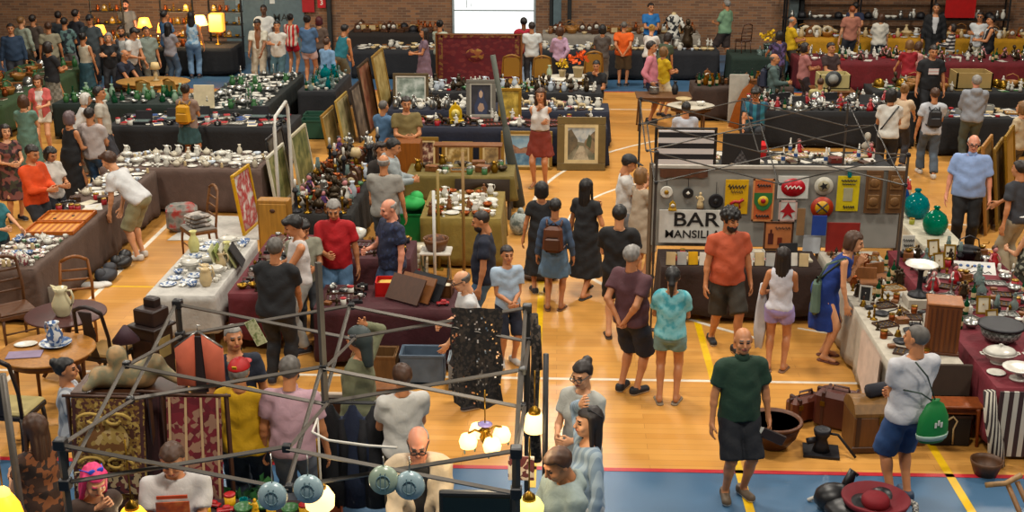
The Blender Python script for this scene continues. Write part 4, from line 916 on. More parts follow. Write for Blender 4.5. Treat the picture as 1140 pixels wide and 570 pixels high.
bg = thing('backgammon_board', 'open orange wooden backgammon board lying on the long brown cloth', 'board game', (-7.12, 17.0, .765), R(3)); bg.scale = (.74, .95, .8)
for s in (-1, 1):
    part('board_half', MB().box((0, s * .3, .012), (.9, .56, .024)), mt('#d0944a', .5, 0, 'stripex', '#a85f24', 2.6), bg)
    part('rim', MB().box((0, s * .3 - .27, .03), (.94, .03, .06)).box((0, s * .3 + .27, .03), (.94, .03, .06)).box((-.46, s * .3, .03), (.03, .57, .06)).box((.46, s * .3, .03), (.03, .57, .06)), wood('#b8641f'), bg)
part('backgammon_piece', MB().lathe([(.03, .024), (.03, .034), (.0005, .034)], 12, 0, T(-.2, .2, 0)).lathe([(.03, .024), (.03, .034), (.0005, .034)], 12, 0, T(.1, .35, 0)), BK, bg)
put('paper_sheet', (-6.95, 17.85, .763), 'white paper sheet between the board game and the bending man', (mt('#dddad2', .8),), .4, 1.2); put('telephone', (-7.3, 17.75, .765), 'small black telephone on the long brown cloth past the board game', (BK, SI), .6)
scatter(CHN, (-7.45, -6.78, 17.6, 18.35), .763, [('paper_sheet', 3, 'white', (PAGE,)), ('wooden_box', 2, 'dark', (DW, BR), .8), ('tin', 3, 'red', (RED, GOLD), .9)], 'y', E1, seed=9)
# under the china stall
for i, (x, y, m, l) in enumerate(((-6.42, 17.35, BK, 'black plastic bag under the china stall beside the bare legs'), (-6.44, 16.75, mt('#2a2c33', .6), 'dark grey sack slumped under the china stall'), )):
    tag(link('sack', MB().ell((0, 0, .09), (.15, .2, .1)).ell((.02, .1, .16), (.1, .1, .08)).ell((-.04, -.12, .12), (.09, .08, .1)).mesh(), m, None, (x, y, .0)), l, 'bag')
tag(link('white_rag', MB().ell((0, 0, .03), (.2, .1, .05)).ell((.15, .06, .03), (.12, .08, .04)).mesh(), mt('#cfccc6', .8), None, (-6.55, 16.45, 0)), 'crumpled white cloth on the floor under the china stall', 'cloth')
cv = thing('open_crate', 'white plastic crate standing under the near end of the china stall', 'crate', (-6.62, 15.2, 0), .1)
part('side', MB().box((-.12, 0, .2), (.02, .3, .4)).box((.12, 0, .2), (.02, .3, .4)).box((0, .14, .2), (.24, .02, .4)).box((0, 0, .02), (.24, .3, .03)), mt('#cfc8bb', .6), cv)
# sheet, kitchen chair and its load
tag(link('paper_dust_sheet', MB().add([(-.8, -.7, .012), (.8, -.6, .012), (1.0, .6, .014), (-.6, .7, .014), (0, 0, .03), (-.8, -.7, .004), (.8, -.6, .004), (1.0, .6, .004), (-.6, .7, .004)], [(0, 1, 4), (1, 2, 4), (2, 3, 4), (3, 0, 4), (0, 5, 6, 1), (1, 6, 7, 2), (2, 7, 8, 3), (3, 8, 5, 0)]).mesh(), mt('#cfccc4', .85, 0, '', None, 14.), None, (-5.35, 19.35, 0)), 'large white sheet spread on the floor behind the kitchen chair', 'sheet')
chair('kitchen_chair', 'wooden kitchen chair loaded with folded fabrics on the open floor', (-5.42, 17.95, 0), R(-55), wood('#7d5330'), mt('#8f8a84', .8), 'rails')
for i, (c, l) in enumerate((('#8c8a88', 'grey folded fabric at the bottom of the heap on the kitchen chair'), ('#3d6b5c', 'green folded fabric in the middle of the heap on the kitchen chair'), ('#cfcac4', 'white folded fabric on top of the heap on the kitchen chair'))):
    tag(link('folded_fabric', MB().box((0, 0, .03), (.36 - .03 * i, .3, .06), bev=.025).mesh(), mt(c, .85, 0, 'paint', '#b0a8a0', 9., c3='#55504c'), None, (-5.42, 17.95, .475 + .06 * i), (0, 0, R(-55 + 9 * i))), l, 'fabric')
tag(link('suitcase_pile_bag', MB().box((0, 0, .22), (.5, .35, .44), bev=.08).mesh(), mt('#3a4a45', .8, 0, 'paint', '#88837c', 6., c3='#9c3a34'), None, (-6.05, 19.2, .014), (0, 0, .3), None), 'bulging green and red holdall on the floor between the china stall and the kitchen chair', 'bag')
# ---- dark stalls at far left
table('black tablecloth hanging to the floor behind the china stall', -8.7, -5.2, 23.5, 24.7, BLK, drop=.72)
table('black tablecloth of the silver stall running towards the back wall', -7.55, -6.05, 25.1, 29.3, '#0c1412', drop=.70)
table('dark green tablecloth beside the silver stall', -10.6, -7.75, 25.6, 26.9, '#10201c', drop=.70)
table('mossy green tablecloth at the far end of the hall', -13.2, -11.6, 25.4, 30.5, '#2e4426', drop=.6)
table('plain black tablecloth below the lit lamps', -13.5, -8.75, 33.2, 34.4, BLK, drop=.70)
scatter('black cloth', (-8.65, -5.3, 23.55, 24.65), .763, [('book', 9, 'blue', (BLU, PAGE)), ('cushioned_case', 3, 'glass-lidded', (IRON, GL, mt('#8f8d88', .6))), ('book', 7, 'red', (RED, PAGE)), ('tray', 3, 'silver', (SI, W_, SI)), ('camera_body', 5, 'black', (BK, SI)), ('tin', 5, 'white', (W_, RED)), ('magazine', 5, 'pale', (PAGE, BLU)), ('toy_car', 4, 'red', (RED, BK))], '-x', E2, seed=4, fill=F_MX[1:])
scatter('silver stall', (-7.5, -6.1, 25.15, 29.25), .763, [('tureen', 4, 'silver', (SI,)), ('platter', 9, 'white', (W_,)), ('bowl', 10, 'silver', (SI,)), ('plate', 12, 'white', (W_,)), ('jug', 6, 'green', (GRN,)), ('candlestick', 9, 'silver', (SI, W_)), ('cup', 10, 'white', (W_,)), ('glass_goblet', 8, 'clear', (GL,)), ('teapot', 5, 'silver', (SI,))], 'y', E1, seed=5, fill=F_MX[:3])
scatter('dark green cloth', (-10.55, -7.8, 25.65, 26.85), .763, [('bowl', 8, 'silver', (SI,)), ('jug', 5, 'green', (GRN,)), ('vase', 5, 'pale green', (mt('#8aa58c', .3),)), ('plate', 8, 'pewter', (SI,)), ('decanter', 6, 'green', (DKG,)), ('cup', 8, 'white', (W_,))], 'x', 'the wall end', seed=6)
scatter('mossy cloth', (-13.1, -11.7, 25.5, 30.4), .763, [('basket', 3, 'wicker', (LW,)), ('wooden_box', 7, 'brown', (MW, BR)), ('jug', 6, 'copper', (CO,)), ('vase', 6, 'green', (GRN,)), ('helmet', 3, 'grey', (SI,)), ('book', 9, 'brown', (DW, PAGE))], 'y', E1, seed=7)
PAD = mt('#cfc2a2', .6)
tag(link('cream_board', MB().box((0, 0, .24), (.42, .05, .48), bev=.01, M=RX(R(-10))).mesh(), PAD, None, (-7.3, 25.25, .763)), 'blank cream board standing on the camera end of the silver stall', 'board')
# round tea table with its cane chairs, and the lamp stall behind
legged_table('round_table', 'pale round wooden tea table in front of the lit lamps', (-9.35, 28.4, 0), .85, .6, .75, wood('#b58a50'))
put('table_lamp', (-9.3, 28.45, .75), 'cream table lamp on the pale round tea table', (CREAM, mt('#e2c795', .6)), 0, 1.15)
for x, y, rz, l in ((-9.1, 27.35, 2.9, 'bentwood cane chair turned towards the pale round table'), (-8.5, 27.5, 2.6, 'round-backed cane chair beside the silver stall')):
    chair('cane_chair', l, (x, y, 0), rz, wood('#b08040'), mt('#a8874f', .7), 'cane', .95)
lit = lambda c, e: mt(c, .5, emit=e)
def shade_lamp(x, y, label, h_, col, e, r=.16, box=False):
    t = thing('lit_lamp', label, 'lamp', (x, y, .763)); part('stem', L([(.0005, 0), (.09, 0), (.08, .02), (.015, .04), (.015, h_), (.0005, h_)], 12), BR, t)
    part('shade', MB().box((0, 0, h_ + .14), (.36, .3, .5), bev=.03) if box else L([(r, h_ - .1), (r * .62, h_ + .15), (r * .6, h_ + .15), (r * .97, h_ - .1)], 16), lit(col, e), t)
    return t
for px, h_, r, box, l in ((160, .55, .2, 0, 'tall lit lamp with an orange glow at the wall end of the lamp table'), (180, .42, .16, 0, 'small lit lamp with an orange shade second along the lamp table'), (222, .62, .22, 0, 'lit lamp with a round pale yellow shade beside the black stand'), (241, .45, .2, 1, 'lit lamp with a boxy orange shade at the door end of the lamp table'), (110, .35, .18, 0, 'low lit lamp with an orange glow above the moss-green table')):
    p = atY(px, 20, 33.8); shade_lamp(p.x, 33.8, l, h_, '#ff9a35' if box or px < 200 else '#ffd27a', 1.6 if box else 2.2, r, box)
    area('lamp_glow', (p.x, 33.3, 1.6), .4, .4, 26, (1, .7, .35), (R(60), 0, 0))
STANDX = []
for px, l in ((118, 'black display stand at the wall end of the lamp table'), (196, 'black display stand in the middle behind the lamps'), (250, 'black display stand beside the blue-grey door')):
    p = atY(px, 20, 34.8); t = thing('display_stand', l, 'stand', (p.x, 34.9, 0)); STANDX.append((p.x, ' '.join(l.split()[4:])))
    for s in (-1, 1): part('post', MB().bar((s * .45, 0, 0), (s * .45, 0, 2.2), .04), BK, t)
    for z in (.8, 1.15, 1.5, 1.85): part('shelf', MB().box((0, 0, z), (.94, .3, .02)), BK, t)
scatter('lamp table', (-13.4, -10, 33.25, 33.6), .763, [('oil_lamp', 5, 'brass', (BR, AMB)), ('candlestick', 6, 'gilded', (GOLD, W_)), ('jug', 4, 'copper', (CO,)), ('mantel_clock', 3, 'wooden', (MW, W_, BK)), ('bell', 3, 'brass', (BR, DW))], 'x', 'the wall end', seed=8)
for i, (sx, wh) in enumerate(STANDX):
    for z, seed in ((1.165, 70), (.815, 80), (1.515, 90)): scatter('%s shelf of the %s stand' % ({1.165: 'middle', .815: 'low', 1.515: 'high'}[z], ('wall-end', 'middle', 'door-side')[i]), (sx - .44, sx + .44, 34.78, 35.02), z, [('jug', 2, 'copper', (CO,), .8), ('mantel_clock', 1, 'gilded', (GOLD, W_, BK), .7), ('oil_lamp', 2, 'brass', (BR, AMB), .7), ('bowl', 2, 'brass', (BR,), .8)], 'x', 'the wall end', seed=seed + i, dens=1)
    t = thing('globe_lamp', 'lit globe lamp on the top shelf of the %s' % 'first stand|second stand|third stand'.split('|')[i] + ' behind the lamp table', 'lamp', (sx + .1 * i - .1, 34.9, 1.86)); part('base', L([(.0005, 0), (.08, 0), (.03, .03), (.03, .06), (.0005, .06)], 12), BR, t); part('globe', MB().ell((0, 0, .17), (.13, .13, .13)), lit('#ffc670', 2.4), t)
# ---- black tables along the back wall
BN = 'its window end'
table('long black tablecloth before the brick wall beside the carpet', -5.5, -2.3, 33.0, 34.0, '#14161c', drop=.72)
table('long black tablecloth before the brick wall past the window', -.7, 4.15, 33.1, 34.1, '#14161c', drop=.72)
table('dark tablecloth close under the brick wall beside the window', -6.0, -3.4, 35.6, 36.6, '#1c1512', z=.82, drop=.72)
table('white tablecloth close under the brick wall past the window', -.5, 3.9, 35.5, 36.5, '#8b8378', z=.82, drop=.72)
MIX = [('mantel_clock', 3, 'dark', (DW, W_, BK)), ('radio', 3, 'brown', (MW, CREAM, BR)), ('wooden_box', 5, 'dark', (DW, BR)), ('vase', 5, 'brown', (CO,)), ('helmet', 2, 'dark', (IRON,)), ('jug', 4, 'brown', (MW,))]
scatter('back dark cloth', (-5.95, -3.45, 35.65, 36.55), .833, MIX, '-x', BN, seed=11)
scatter('back pale cloth', (-.45, 3.85, 35.55, 36.45), .833, MIX + [('plate', 6, 'white', (W_,)), ('basket', 3, 'wicker', (LW,)), ('bowl', 5, 'cream', (CREAM,))], 'x', BN, seed=12)
scatter('black cloth by the carpet', (-5.45, -2.4, 33.05, 33.95), .763, [('cup', 8, 'white', (W_,)), ('bowl', 6, 'cream', (CREAM,)), ('jug', 5, 'white', (W_,), .8), ('book', 8, 'brown', (MW, PAGE)), ('plate', 6, 'white', (W_,))], '-x', 'the carpet end', seed=13)
scatter('black cloth past the window', (-.65, 4.1, 33.15, 34.05), .763, [('plate', 9, 'white', (W_,)), ('cup', 9, 'blue-white', (WB,)), ('bowl', 7, 'cream', (CREAM,)), ('book', 9, 'pale', (PAGE, PAGE)), ('tray', 4, 'wooden', (MW, GRN, SI)), ('jug', 5, 'white', (W_,)), ('figurine', 5, 'white', (W_, DW))], 'x', BN, seed=14)
# figure of a saint and a dress form on the back tables
st = put('figurine', (3.35, 33.5, .763), 'tall bronze statue standing on the black cloth before the brick wall', (BRZ, DW), 0, 3.2, name='bronze_statue', cat='statue')
df = thing('dress_form', 'dress form in a black and white leaf-patterned blouse behind the back tables', 'dress form', (3.1, 35.0, 0))
part('pole', L([(.0005, 0), (.2, 0), (.19, .02), (.02, .04), (.02, .85), (.0005, .85)], 14), DW, df)
part('torso', MB().lathe([(.0005, .84), (.15, .85), (.17, .95), (.12, 1.1), (.16, 1.28), (.18, 1.38), (.07, 1.46), (.05, 1.53), (.0005, 1.54)], 18, sy=.65), CREAM, df)
part('blouse', MB().lathe([(.2, .82), (.185, .95), (.135, 1.1), (.175, 1.28), (.195, 1.38), (.09, 1.47)], 18, sy=.7).tube([(.16, 0, 1.38), (.26, -.02, 1.18), (.27, -.04, 1.05)], .06, 8).tube([(-.16, 0, 1.38), (-.26, -.02, 1.18), (-.27, -.04, 1.05)], .06, 8), mt('#cfcdc4', .8, 0, 'blotch', '#23262a', 14., c3='#d8d6cc'), df)
# carpet on its stand, cane armchairs and the flower table
ca = thing('hanging_carpet', 'large dark red floral carpet hung upright before the bright window', 'carpet', (-2.05, 31.6, 0)); ca.scale = (1, 1, .70)
part('carpet', MB().box((0, 0, 1.02), (2.06, .03, 1.9), bev=.01), mt('#5a1820', .95, 0, 'blotch', '#521720', 11., c3='#67282a'), ca)
part('top_rail', MB().tube([(-1.08, 0, 1.98), (1.08, 0, 1.98)], .03, 8), MW, ca); part('fringe', MB().box((0, 0, .045), (2.0, .02, .06)), CREAM, ca)
for s in (-1, 1):
    part('post', MB().bar((s * 1.06, .03, 0), (s * 1.06, .03, 2.02), .05), MW, ca); part('foot_bar', MB().box((s * 1.06, .03, .02), (.08, .6, .04)), MW, ca)
part('medallion', MB().lathe([(.0005, 0), (.24, 0), (.22, .012), (.0005, .012)], 20, 0, T(-.1, -.015, 1.25) @ RX(PI / 2)), mt('#7d4a2c', .95, 0, 'blotch', '#571820', 9., c3='#8b6a3a'), ca)
part('border', MB().box((-.96, -.018, 1.02), (.1, .012, 1.88)).box((.96, -.018, 1.02), (.1, .012, 1.88)).box((0, -.018, .12), (1.9, .012, .1)).box((0, -.018, 1.92), (1.9, .012, .1)), mt('#5f2a22', .95, 0, 'blotch', '#7a5a35', 16., c3='#571820'), ca)
CANE = mt('#a8803c', .7, 0, 'check', '#8a6428', 60.)
for x, y, rz, l in ((-1.15, 30.0, 0, 'golden cane armchair next to the red carpet'), (-.45, 29.9, .1, 'golden cane armchair between its twin and the flower table'), (.78, 30.6, .1, 'golden cane chair behind the oval flower table')):
    chair('cane_armchair', l, (x, y, 0), rz + PI, wood('#8f6428'), CANE, 'cane', 1.12, 'golden cane armchairs')
legged_table('oval_table', 'small oval table covered with a white lace cloth under orange flowers', (.3, 29.3, 0), .75, .45, .74, mt('#d8d3c4', .8), wood('#6b4526'))
put('flower_pot', (.42, 29.3, .74), 'basket of bright orange flowers on the white oval table', (CREAM, mt('#e8641a', .7)), 0, 1.8); put('flower_pot', (.05, 29.35, .74), 'small pot of yellow flowers beside the orange ones', (CREAM, mt('#d8b238', .7)), 1, 1.2); put('vase', (-.25, 29.4, .74), 'pale green glass vase on the white oval table', (mt('#a9b79a', .3),), 0, .9)
# ---- central antiques stall with paintings
table('dark navy tablecloth of the bead stall above the leaning paintings', -2.75, .9, 23.62, 24.5, NAV, drop=.7)
table('dark navy tablecloth of the second row behind the bead stall', -3.5, 1.0, 25.2, 26.1, NAV, drop=.7)
table('dark tablecloth of the third row before the cane chairs', -3.7, .9, 27.2, 28.2, '#141418', drop=.7)
BW = 'the picture-rack end'
scatter('bead stall', (-2.7, .85, 23.67, 24.45), .763, [('tray', 7, 'coral-bead', (DW, NAV and mt('#3a1f22', .7), mt('#b0503f', .4))), ('bowl', 6, 'pink', (PINK,), .8), ('figurine', 7, 'white', (W_, DW)), ('cup', 6, 'rose-pink', (PINK,)), ('animal_figure', 4, 'dark', (BRZ, DW)), ('bowl', 5, 'white', (W_,)), ('tin', 4, 'red', (RED, GOLD)), ('camera_body', 4, 'black', (BK, SI))], 'x', BW, seed=15, fill=F_MX)
scatter('second navy row', (-3.45, -1.6, 25.25, 26.05), .763, [('animal_figure', 4, 'white', (W_, DW)), ('teapot', 4, 'white', (W_,)), ('vase', 4, 'grey', (SI,)), ('figurine', 5, 'dark', (BRZ, DW)), ('bowl', 4, 'pale', (WC,))], 'x', BW, seed=16, fill=F_MX[:3])
scatter('second navy row', (-.9, .95, 25.25, 26.05), .763, [('cup', 9, 'blue-white', (WB,)), ('plate', 4, 'white', (W_,)), ('jug', 4, 'white', (W_,)), ('animal_figure', 3, 'cream', (CREAM, DW)), ('bowl', 4, 'rose-patterned', (FL,))], 'x', BW, seed=17, fill=(('egg_cup', 'cream', CREAM), ('small_dish', 'cream', CREAM)))
scatter('third dark row', (-3.65, .85, 27.25, 28.15), .763, [('figurine', 9, 'white', (W_, DW)), ('jug', 7, 'pale blue', (WB,)), ('vase', 7, 'dark', (BRZ,)), ('cup', 9, 'white', (W_,)), ('candlestick', 8, 'brass', (BR, W_)), ('plate', 6, 'white', (W_,)), ('bust', 3, 'bronze', (BRZ, DW)), ('glass_goblet', 8, 'clear', (GL,)), ('teapot', 4, 'cream', (WC,)), ('bowl', 4, 'jade green', (GRN,))], 'x', BW, seed=18, fill=F_MX)
GF = mt('#8a6d35', .45, .3); GF2 = mt('#6b5a35', .5, .2); SLIP = mt('#c7b68c', .6)
framed('large landscape of a village street in a wide green-gold frame leaning beside the bead stall', (.42, 23.36, .006), .92, 1.02, GF2, paint('#4f5a46', '#6d6a58', '#8a8672', 6.), 7, 0, .14, inner=SLIP, art=((paint('#9aa6ac', '#b8bcb8', '#8a969c', 6.), [(-1, 1), (-1, .45), (-.2, .1), (.15, .05), (.6, .5), (1, .7), (1, 1)][::1]), (paint('#3a3a30', '#57503f', '#6b5f4a', 9.), [(-1, .55), (-1, -.9), (-.55, -.4), (-.22, -.1), (-.22, .2), (-.6, .75)]), (paint('#6b5a44', '#857258', '#4a4234', 9.), [(.2, .15), (.2, -.12), (1, -.7), (1, .8), (.7, .6)]), (paint('#a39a84', '#b3aa94', '#8f8672', 7.), [(-.12, -.1), (-.6, -1), (.55, -1), (.14, -.12)]), (paint('#2f3a28', '#4a5238', '#3a4430', 9.), [(.3, .1), (.3, -.1), (.55, -.25), (.62, .3), (.45, .5)])))
framed('blue harbour painting in a gilded frame behind the woman in the rust skirt', (-.62, 23.38, .006), .98, .74, GF, paint('#5f86a0', '#7f9cae', '#98b0bc', 5.), 7, 0, .06, inner=SLIP, art=((paint('#7a5a48', '#94705a', '#5a4438', 8.), [(-1, .25), (-1, -.2), (1, -.15), (1, .3), (.5, .12), (.2, .3), (-.3, .1), (-.6, .35)]), (paint('#3a5a78', '#4f7590', '#6f90a4', 8.), [(-1, -.2), (-1, -1), (1, -1), (1, -.15)])))
framed('small landscape in a cream-mounted gold frame leaning under the beads', (-1.95, 23.42, .18 - .174), .6, .52, GF, paint('#5a4a2c', '#8c7440', '#c9b98c', 6.), 7, 0, .07, inner=SLIP)
framed('low brown seascape in a gold frame leaning under the beads', (-1.28, 23.42, .006), .5, .5, GF, paint('#4a3a2a', '#7d6a48', '#a8946c', 6.), 7, 0, .07, inner=SLIP)
framed('dark still life in a gold frame behind the khaki man', (-2.55, 23.34, .006), .5, .62, GF, paint('#17110f', '#5a2f28', '#c7b7a0', 9.), 7, 0, .07, inner=SLIP)
framed('portrait of a pale madonna in a silver-grey frame standing on the bead stall', (-1.55, 24.38, .763), .58, .78, mt('#7d7a72', .4, .4), paint('#1b1c24', '#26262e', '#33323a', 5.), 6, 0, .07, art=((mt('#2c3550', .6), [(-.5, -1), (-.62, -.4), (-.3, .1), (-.25, .5), (0, .68), (.25, .5), (.3, .1), (.62, -.4), (.5, -1)]), (mt('#b89c86', .6), [(-.15, .2), (-.17, .42), (0, .58), (.17, .42), (.14, .2), (0, .08)]), (mt('#a88c78', .6), [(-.3, -.5), (-.1, -.2), (.2, -.25), (.32, -.55), (.1, -.75), (-.2, -.72)])), inner=mt('#9d9a90', .5))
framed('narrow gilded mirror standing beside the madonna portrait', (-.98, 24.38, .763), .46, .62, GOLD, paint('#6b5a2c', '#9c8238', '#c9ab58', 6.), 6, 0, .06)
put('mantel_clock', (-2.02, 24.0, .763), 'yellow gilded clock standing among the beads', (mt('#d4b02c', .4, .2), mt('#e2cf7a', .4), BK), .1, 1.25)
framed('landscape print in a brown frame standing behind the khaki man on the second row', (-3.12, 25.98, .763), .75, .62, mt('#5a4a30', .5), paint('#4a5a50', '#8f9a90', '#c0c6c0', 6.), 6, 0, .06, inner=mt('#d0ccc0', .6))
# ---- olive stall with crockery, crates and white rail
table('olive tablecloth of the swagged stall', -2.5, -.75, 19.95, 20.75, OLV, drop=.42, wave=.03)
table('yellow-olive tablecloth of the crockery stall facing the aisle', -2.0, -.85, 17.5, 19.0, '#7d6a34', drop=.72)
sw = thing('olive_swag', 'dark olive cloth swag hanging from the front of the olive table', 'swag', (-1.25, 19.945, 0))
sv = []; sf = []
for i in range(15):
    for j in range(5): u = i / 14; v = j / 4; sv.append((-.45 + .9 * u, -.03 - .05 * math.sin(v * 3), .72 - v * (.12 + .28 * abs(2 * u - 1) ** 1.5)))
for i in range(14):
    for j in range(4): sf.append((i * 5 + j, i * 5 + j + 1, i * 5 + j + 6, i * 5 + j + 5))
part('drape', MB().add(sv, sf, smooth=True), mt('#2f2317', .85), sw)
scatter('olive cloth', (-2.45, -.8, 20.0, 20.7), .763, [('wooden_box', 2, 'brown', (MW, BR)), ('bowl', 3, 'dark', (BRZ,)), ('cup', 4, 'white', (W_,)), ('tin', 3, 'green', (GRN, SI)), ('jug', 2, 'brass', (BR,)), ('tray', 1, 'wooden', (LW, OLV and mt('#3d3a2a', .6), SI))], 'x', BW, seed=19)
scatter('crockery stall', (-1.95, -.9, 17.55, 18.95), .763, [('cup', 11, 'white', (W_,)), ('bowl', 7, 'brown', (CO,), .85), ('plate', 4, 'white', (W_,)), ('jug', 4, 'white', (W_,), .8), ('bowl', 4, 'white', (W_,), .85), ('figurine', 4, 'brown', (MW, DW))], 'y', E1, seed=20, fill=F_WH[:3])
sb = thing('wire_shelf', 'low wooden bench shelf with jars in front of the dark table', 'shelf', (-1.6, 21.6, 0))
part('top', MB().box((0, 0, .9), (1.2, .3, .03)), MW, sb); part('lower_shelf', MB().box((0, 0, .45), (1.1, .28, .02)), MW, sb)
for s in (-1, 1): part('side_panel', MB().box((s * .55, 0, .45), (.03, .3, .9)), MW, sb)
scatter('bench shelf', (-2.1, -1.1, 21.48, 21.72), .462, [('tin', 5, 'blue', (BLU, SI)), ('tin', 4, 'pale', (CREAM, SI))], 'x', BW, seed=21)
GC = mt('#1c6b35', .45)
crate('bright green plastic crate, lower of the stack behind the navy-shirted man', (-2.42, 17.05, 0), .62, .45, .38, GC); crate('pale wooden crate resting on the green one', (-2.42, 17.05, .382), .6, .42, .16, LW)
crate('green plastic crate between the white pole and the crockery stall', (-2.22, 18.4, 0), .36, .45, .62, GC); crate('dark red crate on the floor before the green stack', (-2.2, 16.4, 0), .55, .32, .3, mt('#7d1a20', .5))
tag(link('green_cloth_bundle', MB().ell((0, 0, .11), (.19, .2, .12)).ell((.05, .06, .19), (.11, .12, .09)).mesh(), mt('#3fae5a', .7), None, (-2.22, 18.4, .625)), 'bright green plastic bundle on top of the tall green crate', 'bundle')
put('plate', (-2.5, 17.0, .42), 'white plate lying in the pale crate behind the navy-shirted man', (W_,), 0, 1.3)
ws = thing('folding_stool', 'small white folding stool under a basket of brown nuts', 'stool', (-1.72, 16.85, 0))
part('seat', MB().box((0, 0, .47), (.44, .36, .035), bev=.01), mt('#cfcac0', .6), ws)
for s in (-1, 1): part('leg', MB().bar((s * .19, -.15, .455), (s * .19, .15, 0), .025), SI, ws); part('leg', MB().bar((s * .17, .15, .455), (s * .17, -.15, 0), .025), SI, ws)
bk = put('basket', (-1.72, 16.85, .488), 'wicker basket heaped with brown cones on the white stool', (wood('#6b4526'),), 0, 1.05, lite=True)
part('cone_heap', MB().ell((0, 0, .13), (.13, .13, .09), n=14), mt('#4a2c1a', .8, 0, 'blotch', '#7a4a28', 30.), bk)
for i in range(5): tag(link('enamel_tier', L([(.0005, 0), (.12, 0), (.125, .01), (.125, .085), (.0005, .085)], 18).mesh(), mt('#cfc6b0', .35), None, (-2.0, 17.22, .09 * i)), '%s cream enamel tier of the stacked food carrier beside the crates' % ORD[i], 'food carrier', 'cream enamel tiers of the food carrier')
def pole(label, px, py0, Y, z, m, r=.022, name='tent_pole'):
    p = atY(px, py0, Y); t = thing(name, label, 'pole', (p.x, Y, 0)); part('tube', MB().tube([(0, 0, .02), (0, 0, z)], r, 8), m, t); part('foot_plate', MB().box((0, 0, .01), (.12, .12, .02)), m, t)
pole('white tent pole beside the navy-shirted man at the green crates', 484, 290, 16.3, 1.5, mt('#cfcfca', .5)); pole('wooden post in front of the olive table', 516, 250, 16.45, 2.0, wood('#8a6a3a')); pole('olive post at the corner of the crockery stall', 488, 240, 17.4, 1.5, wood('#8c7434'))
tr = thing('draped_post', 'tall grey post wrapped in cloth between the bead stall and the olive table', 'post', (-1.0, 20.85, 0))
part('shaft', MB().tube([(.3, 0, 0), (.12, .0, 1.2), (-.12, .0, 2.6)], .045, 8), mt('#4f534a', .7), tr); part('wrapping', MB().tube([(.32, -.04, .02), (.26, -.06, .5), (.15, -.03, 1.0), (.09, 0, 1.4)], .11, 8, r2=.06), mt('#3d3f38', .85), tr)
# ---- racks of leaning pictures (seen edge-on, running away from the camera)
RK = [('#8c6a30', '#5a4a2c', '#8a7a50', '#a8946c'), ('#a58a4a', '#55583c', '#97916a', '#b3a886'), ('#3a2b1c', '#6b2f28', '#8c5a48', '#a07a60'), ('#8f7038', '#7d6a3c', '#a8925c', '#c2b07c'), ('#2b2320', '#3d3530', '#6b5f54', '#8a7c6c'), ('#9a7c40', '#6d6440', '#948a5c', '#b8ab78')]
for i, (x, y, w_, h_, l) in enumerate(((-4.6, 25.0, 1.1, .8, 'wide gold-framed painting of a wood at the camera end of the far picture rack'), (-4.36, 25.5, 1.1, 1.0, 'olive landscape in a pale frame, second in the far picture rack'), (-4.05, 27.0, 1.2, 1.45, 'tall dark red canvas with a black frame in the far picture rack'), (-3.78, 27.5, 1.25, 1.6, 'tallest gold-edged canvas at the back of the far picture rack'), (-4.12, 26.0, 1.0, 1.15, 'small dark canvas behind the tallest one in the far picture rack'))):
    f, a, b, c = RK[i]; framed(l, (x, y, .006), w_, h_, mt(f, .45), paint(a, b, c, 4.), 9, PI / 2 - .04, .05, inner=SLIP if i < 2 else None)
for i, (x, y, w_, h_, l) in enumerate(((-4.75, 20.9, 1.1, .95, 'green woodland painting in a white frame at the near picture rack'), (-4.46, 21.6, 1.1, 1.15, 'mossy landscape in a cream frame, second in the near picture rack'), (-5.0, 22.0, 1.1, 1.0, 'dark canvas with a thin black edge at the back of the near picture rack'))):
    f, a, b, c = (('#cfcab8', '#3d4a30', '#74784c', '#a09c70'), ('#b8b096', '#3a452c', '#5f6640', '#8d8a5c'), ('#1a1a1c', '#26262a', '#4a4844', '#6a665f'))[i]; framed(l, (x, y, .006), w_, h_, mt(f, .45), paint(a, b, c, 5.), 8, PI / 2 - .04, .05)
framed('red and white poster panel with a yellow edge beside the white sheet', (-4.95, 19.3, .006), .8, 1.0, mt('#c79a38', .5), mt('#b8b4ac', .6, 0, 'paint', '#a82a2c', 5., c3='#d6d2ca'), 8, PI / 2 - .1, .05, name='framed_poster', cat='poster')
cab = thing('bedside_cabinet', 'pale wooden cabinet panel with a keyhole in front of the near picture rack', 'cabinet', (-4.08, 17.25, 0), -.05)
part('body', MB().box((0, 0, .55), (.46, .2, 1.1), bev=.01), wood('#a8783a'), cab); part('door', MB().box((0, -.11, .55), (.4, .02, 1.0), bev=.006), wood('#b48440'), cab); part('keyhole', MB().ell((.0, -.122, .95), (.04, .012, .03)), DW, cab)
crt = thing('upright_crate', 'orange-brown wooden crate on end beside the blue-shirted seller', 'crate', (-2.68, 21.0, 0)); part('front_panel', MB().box((0, -.2, .55), (.62, .02, 1.1)), wood('#9a5a24'), crt); part('frame', MB().box((-.3, 0, .55), (.03, .4, 1.1)).box((.3, 0, .55), (.03, .4, 1.1)).box((0, 0, 1.09), (.6, .4, .025)), wood('#80481c'), crt)
wr = thing('clothes_rail', 'white metal clothes rail hoop standing among the picture racks', 'rail', (-4.42, 19.6, 0))
part('hoop', MB().tube([(0, -.55, .0), (0, -.6, 1.0), (0, -.6, 1.75), (0, -.5, 1.9), (0, .3, 1.98), (0, .42, 1.85), (0, .45, 1.0), (0, .45, .02)], .028, 8), mt('#d2d0c8', .4), wr); part('foot', MB().bar((-.2, -.55, .02), (.2, -.55, .02), .03).bar((-.2, .45, .02), (.2, .45, .02), .03), mt('#d2d0c8', .4), wr)
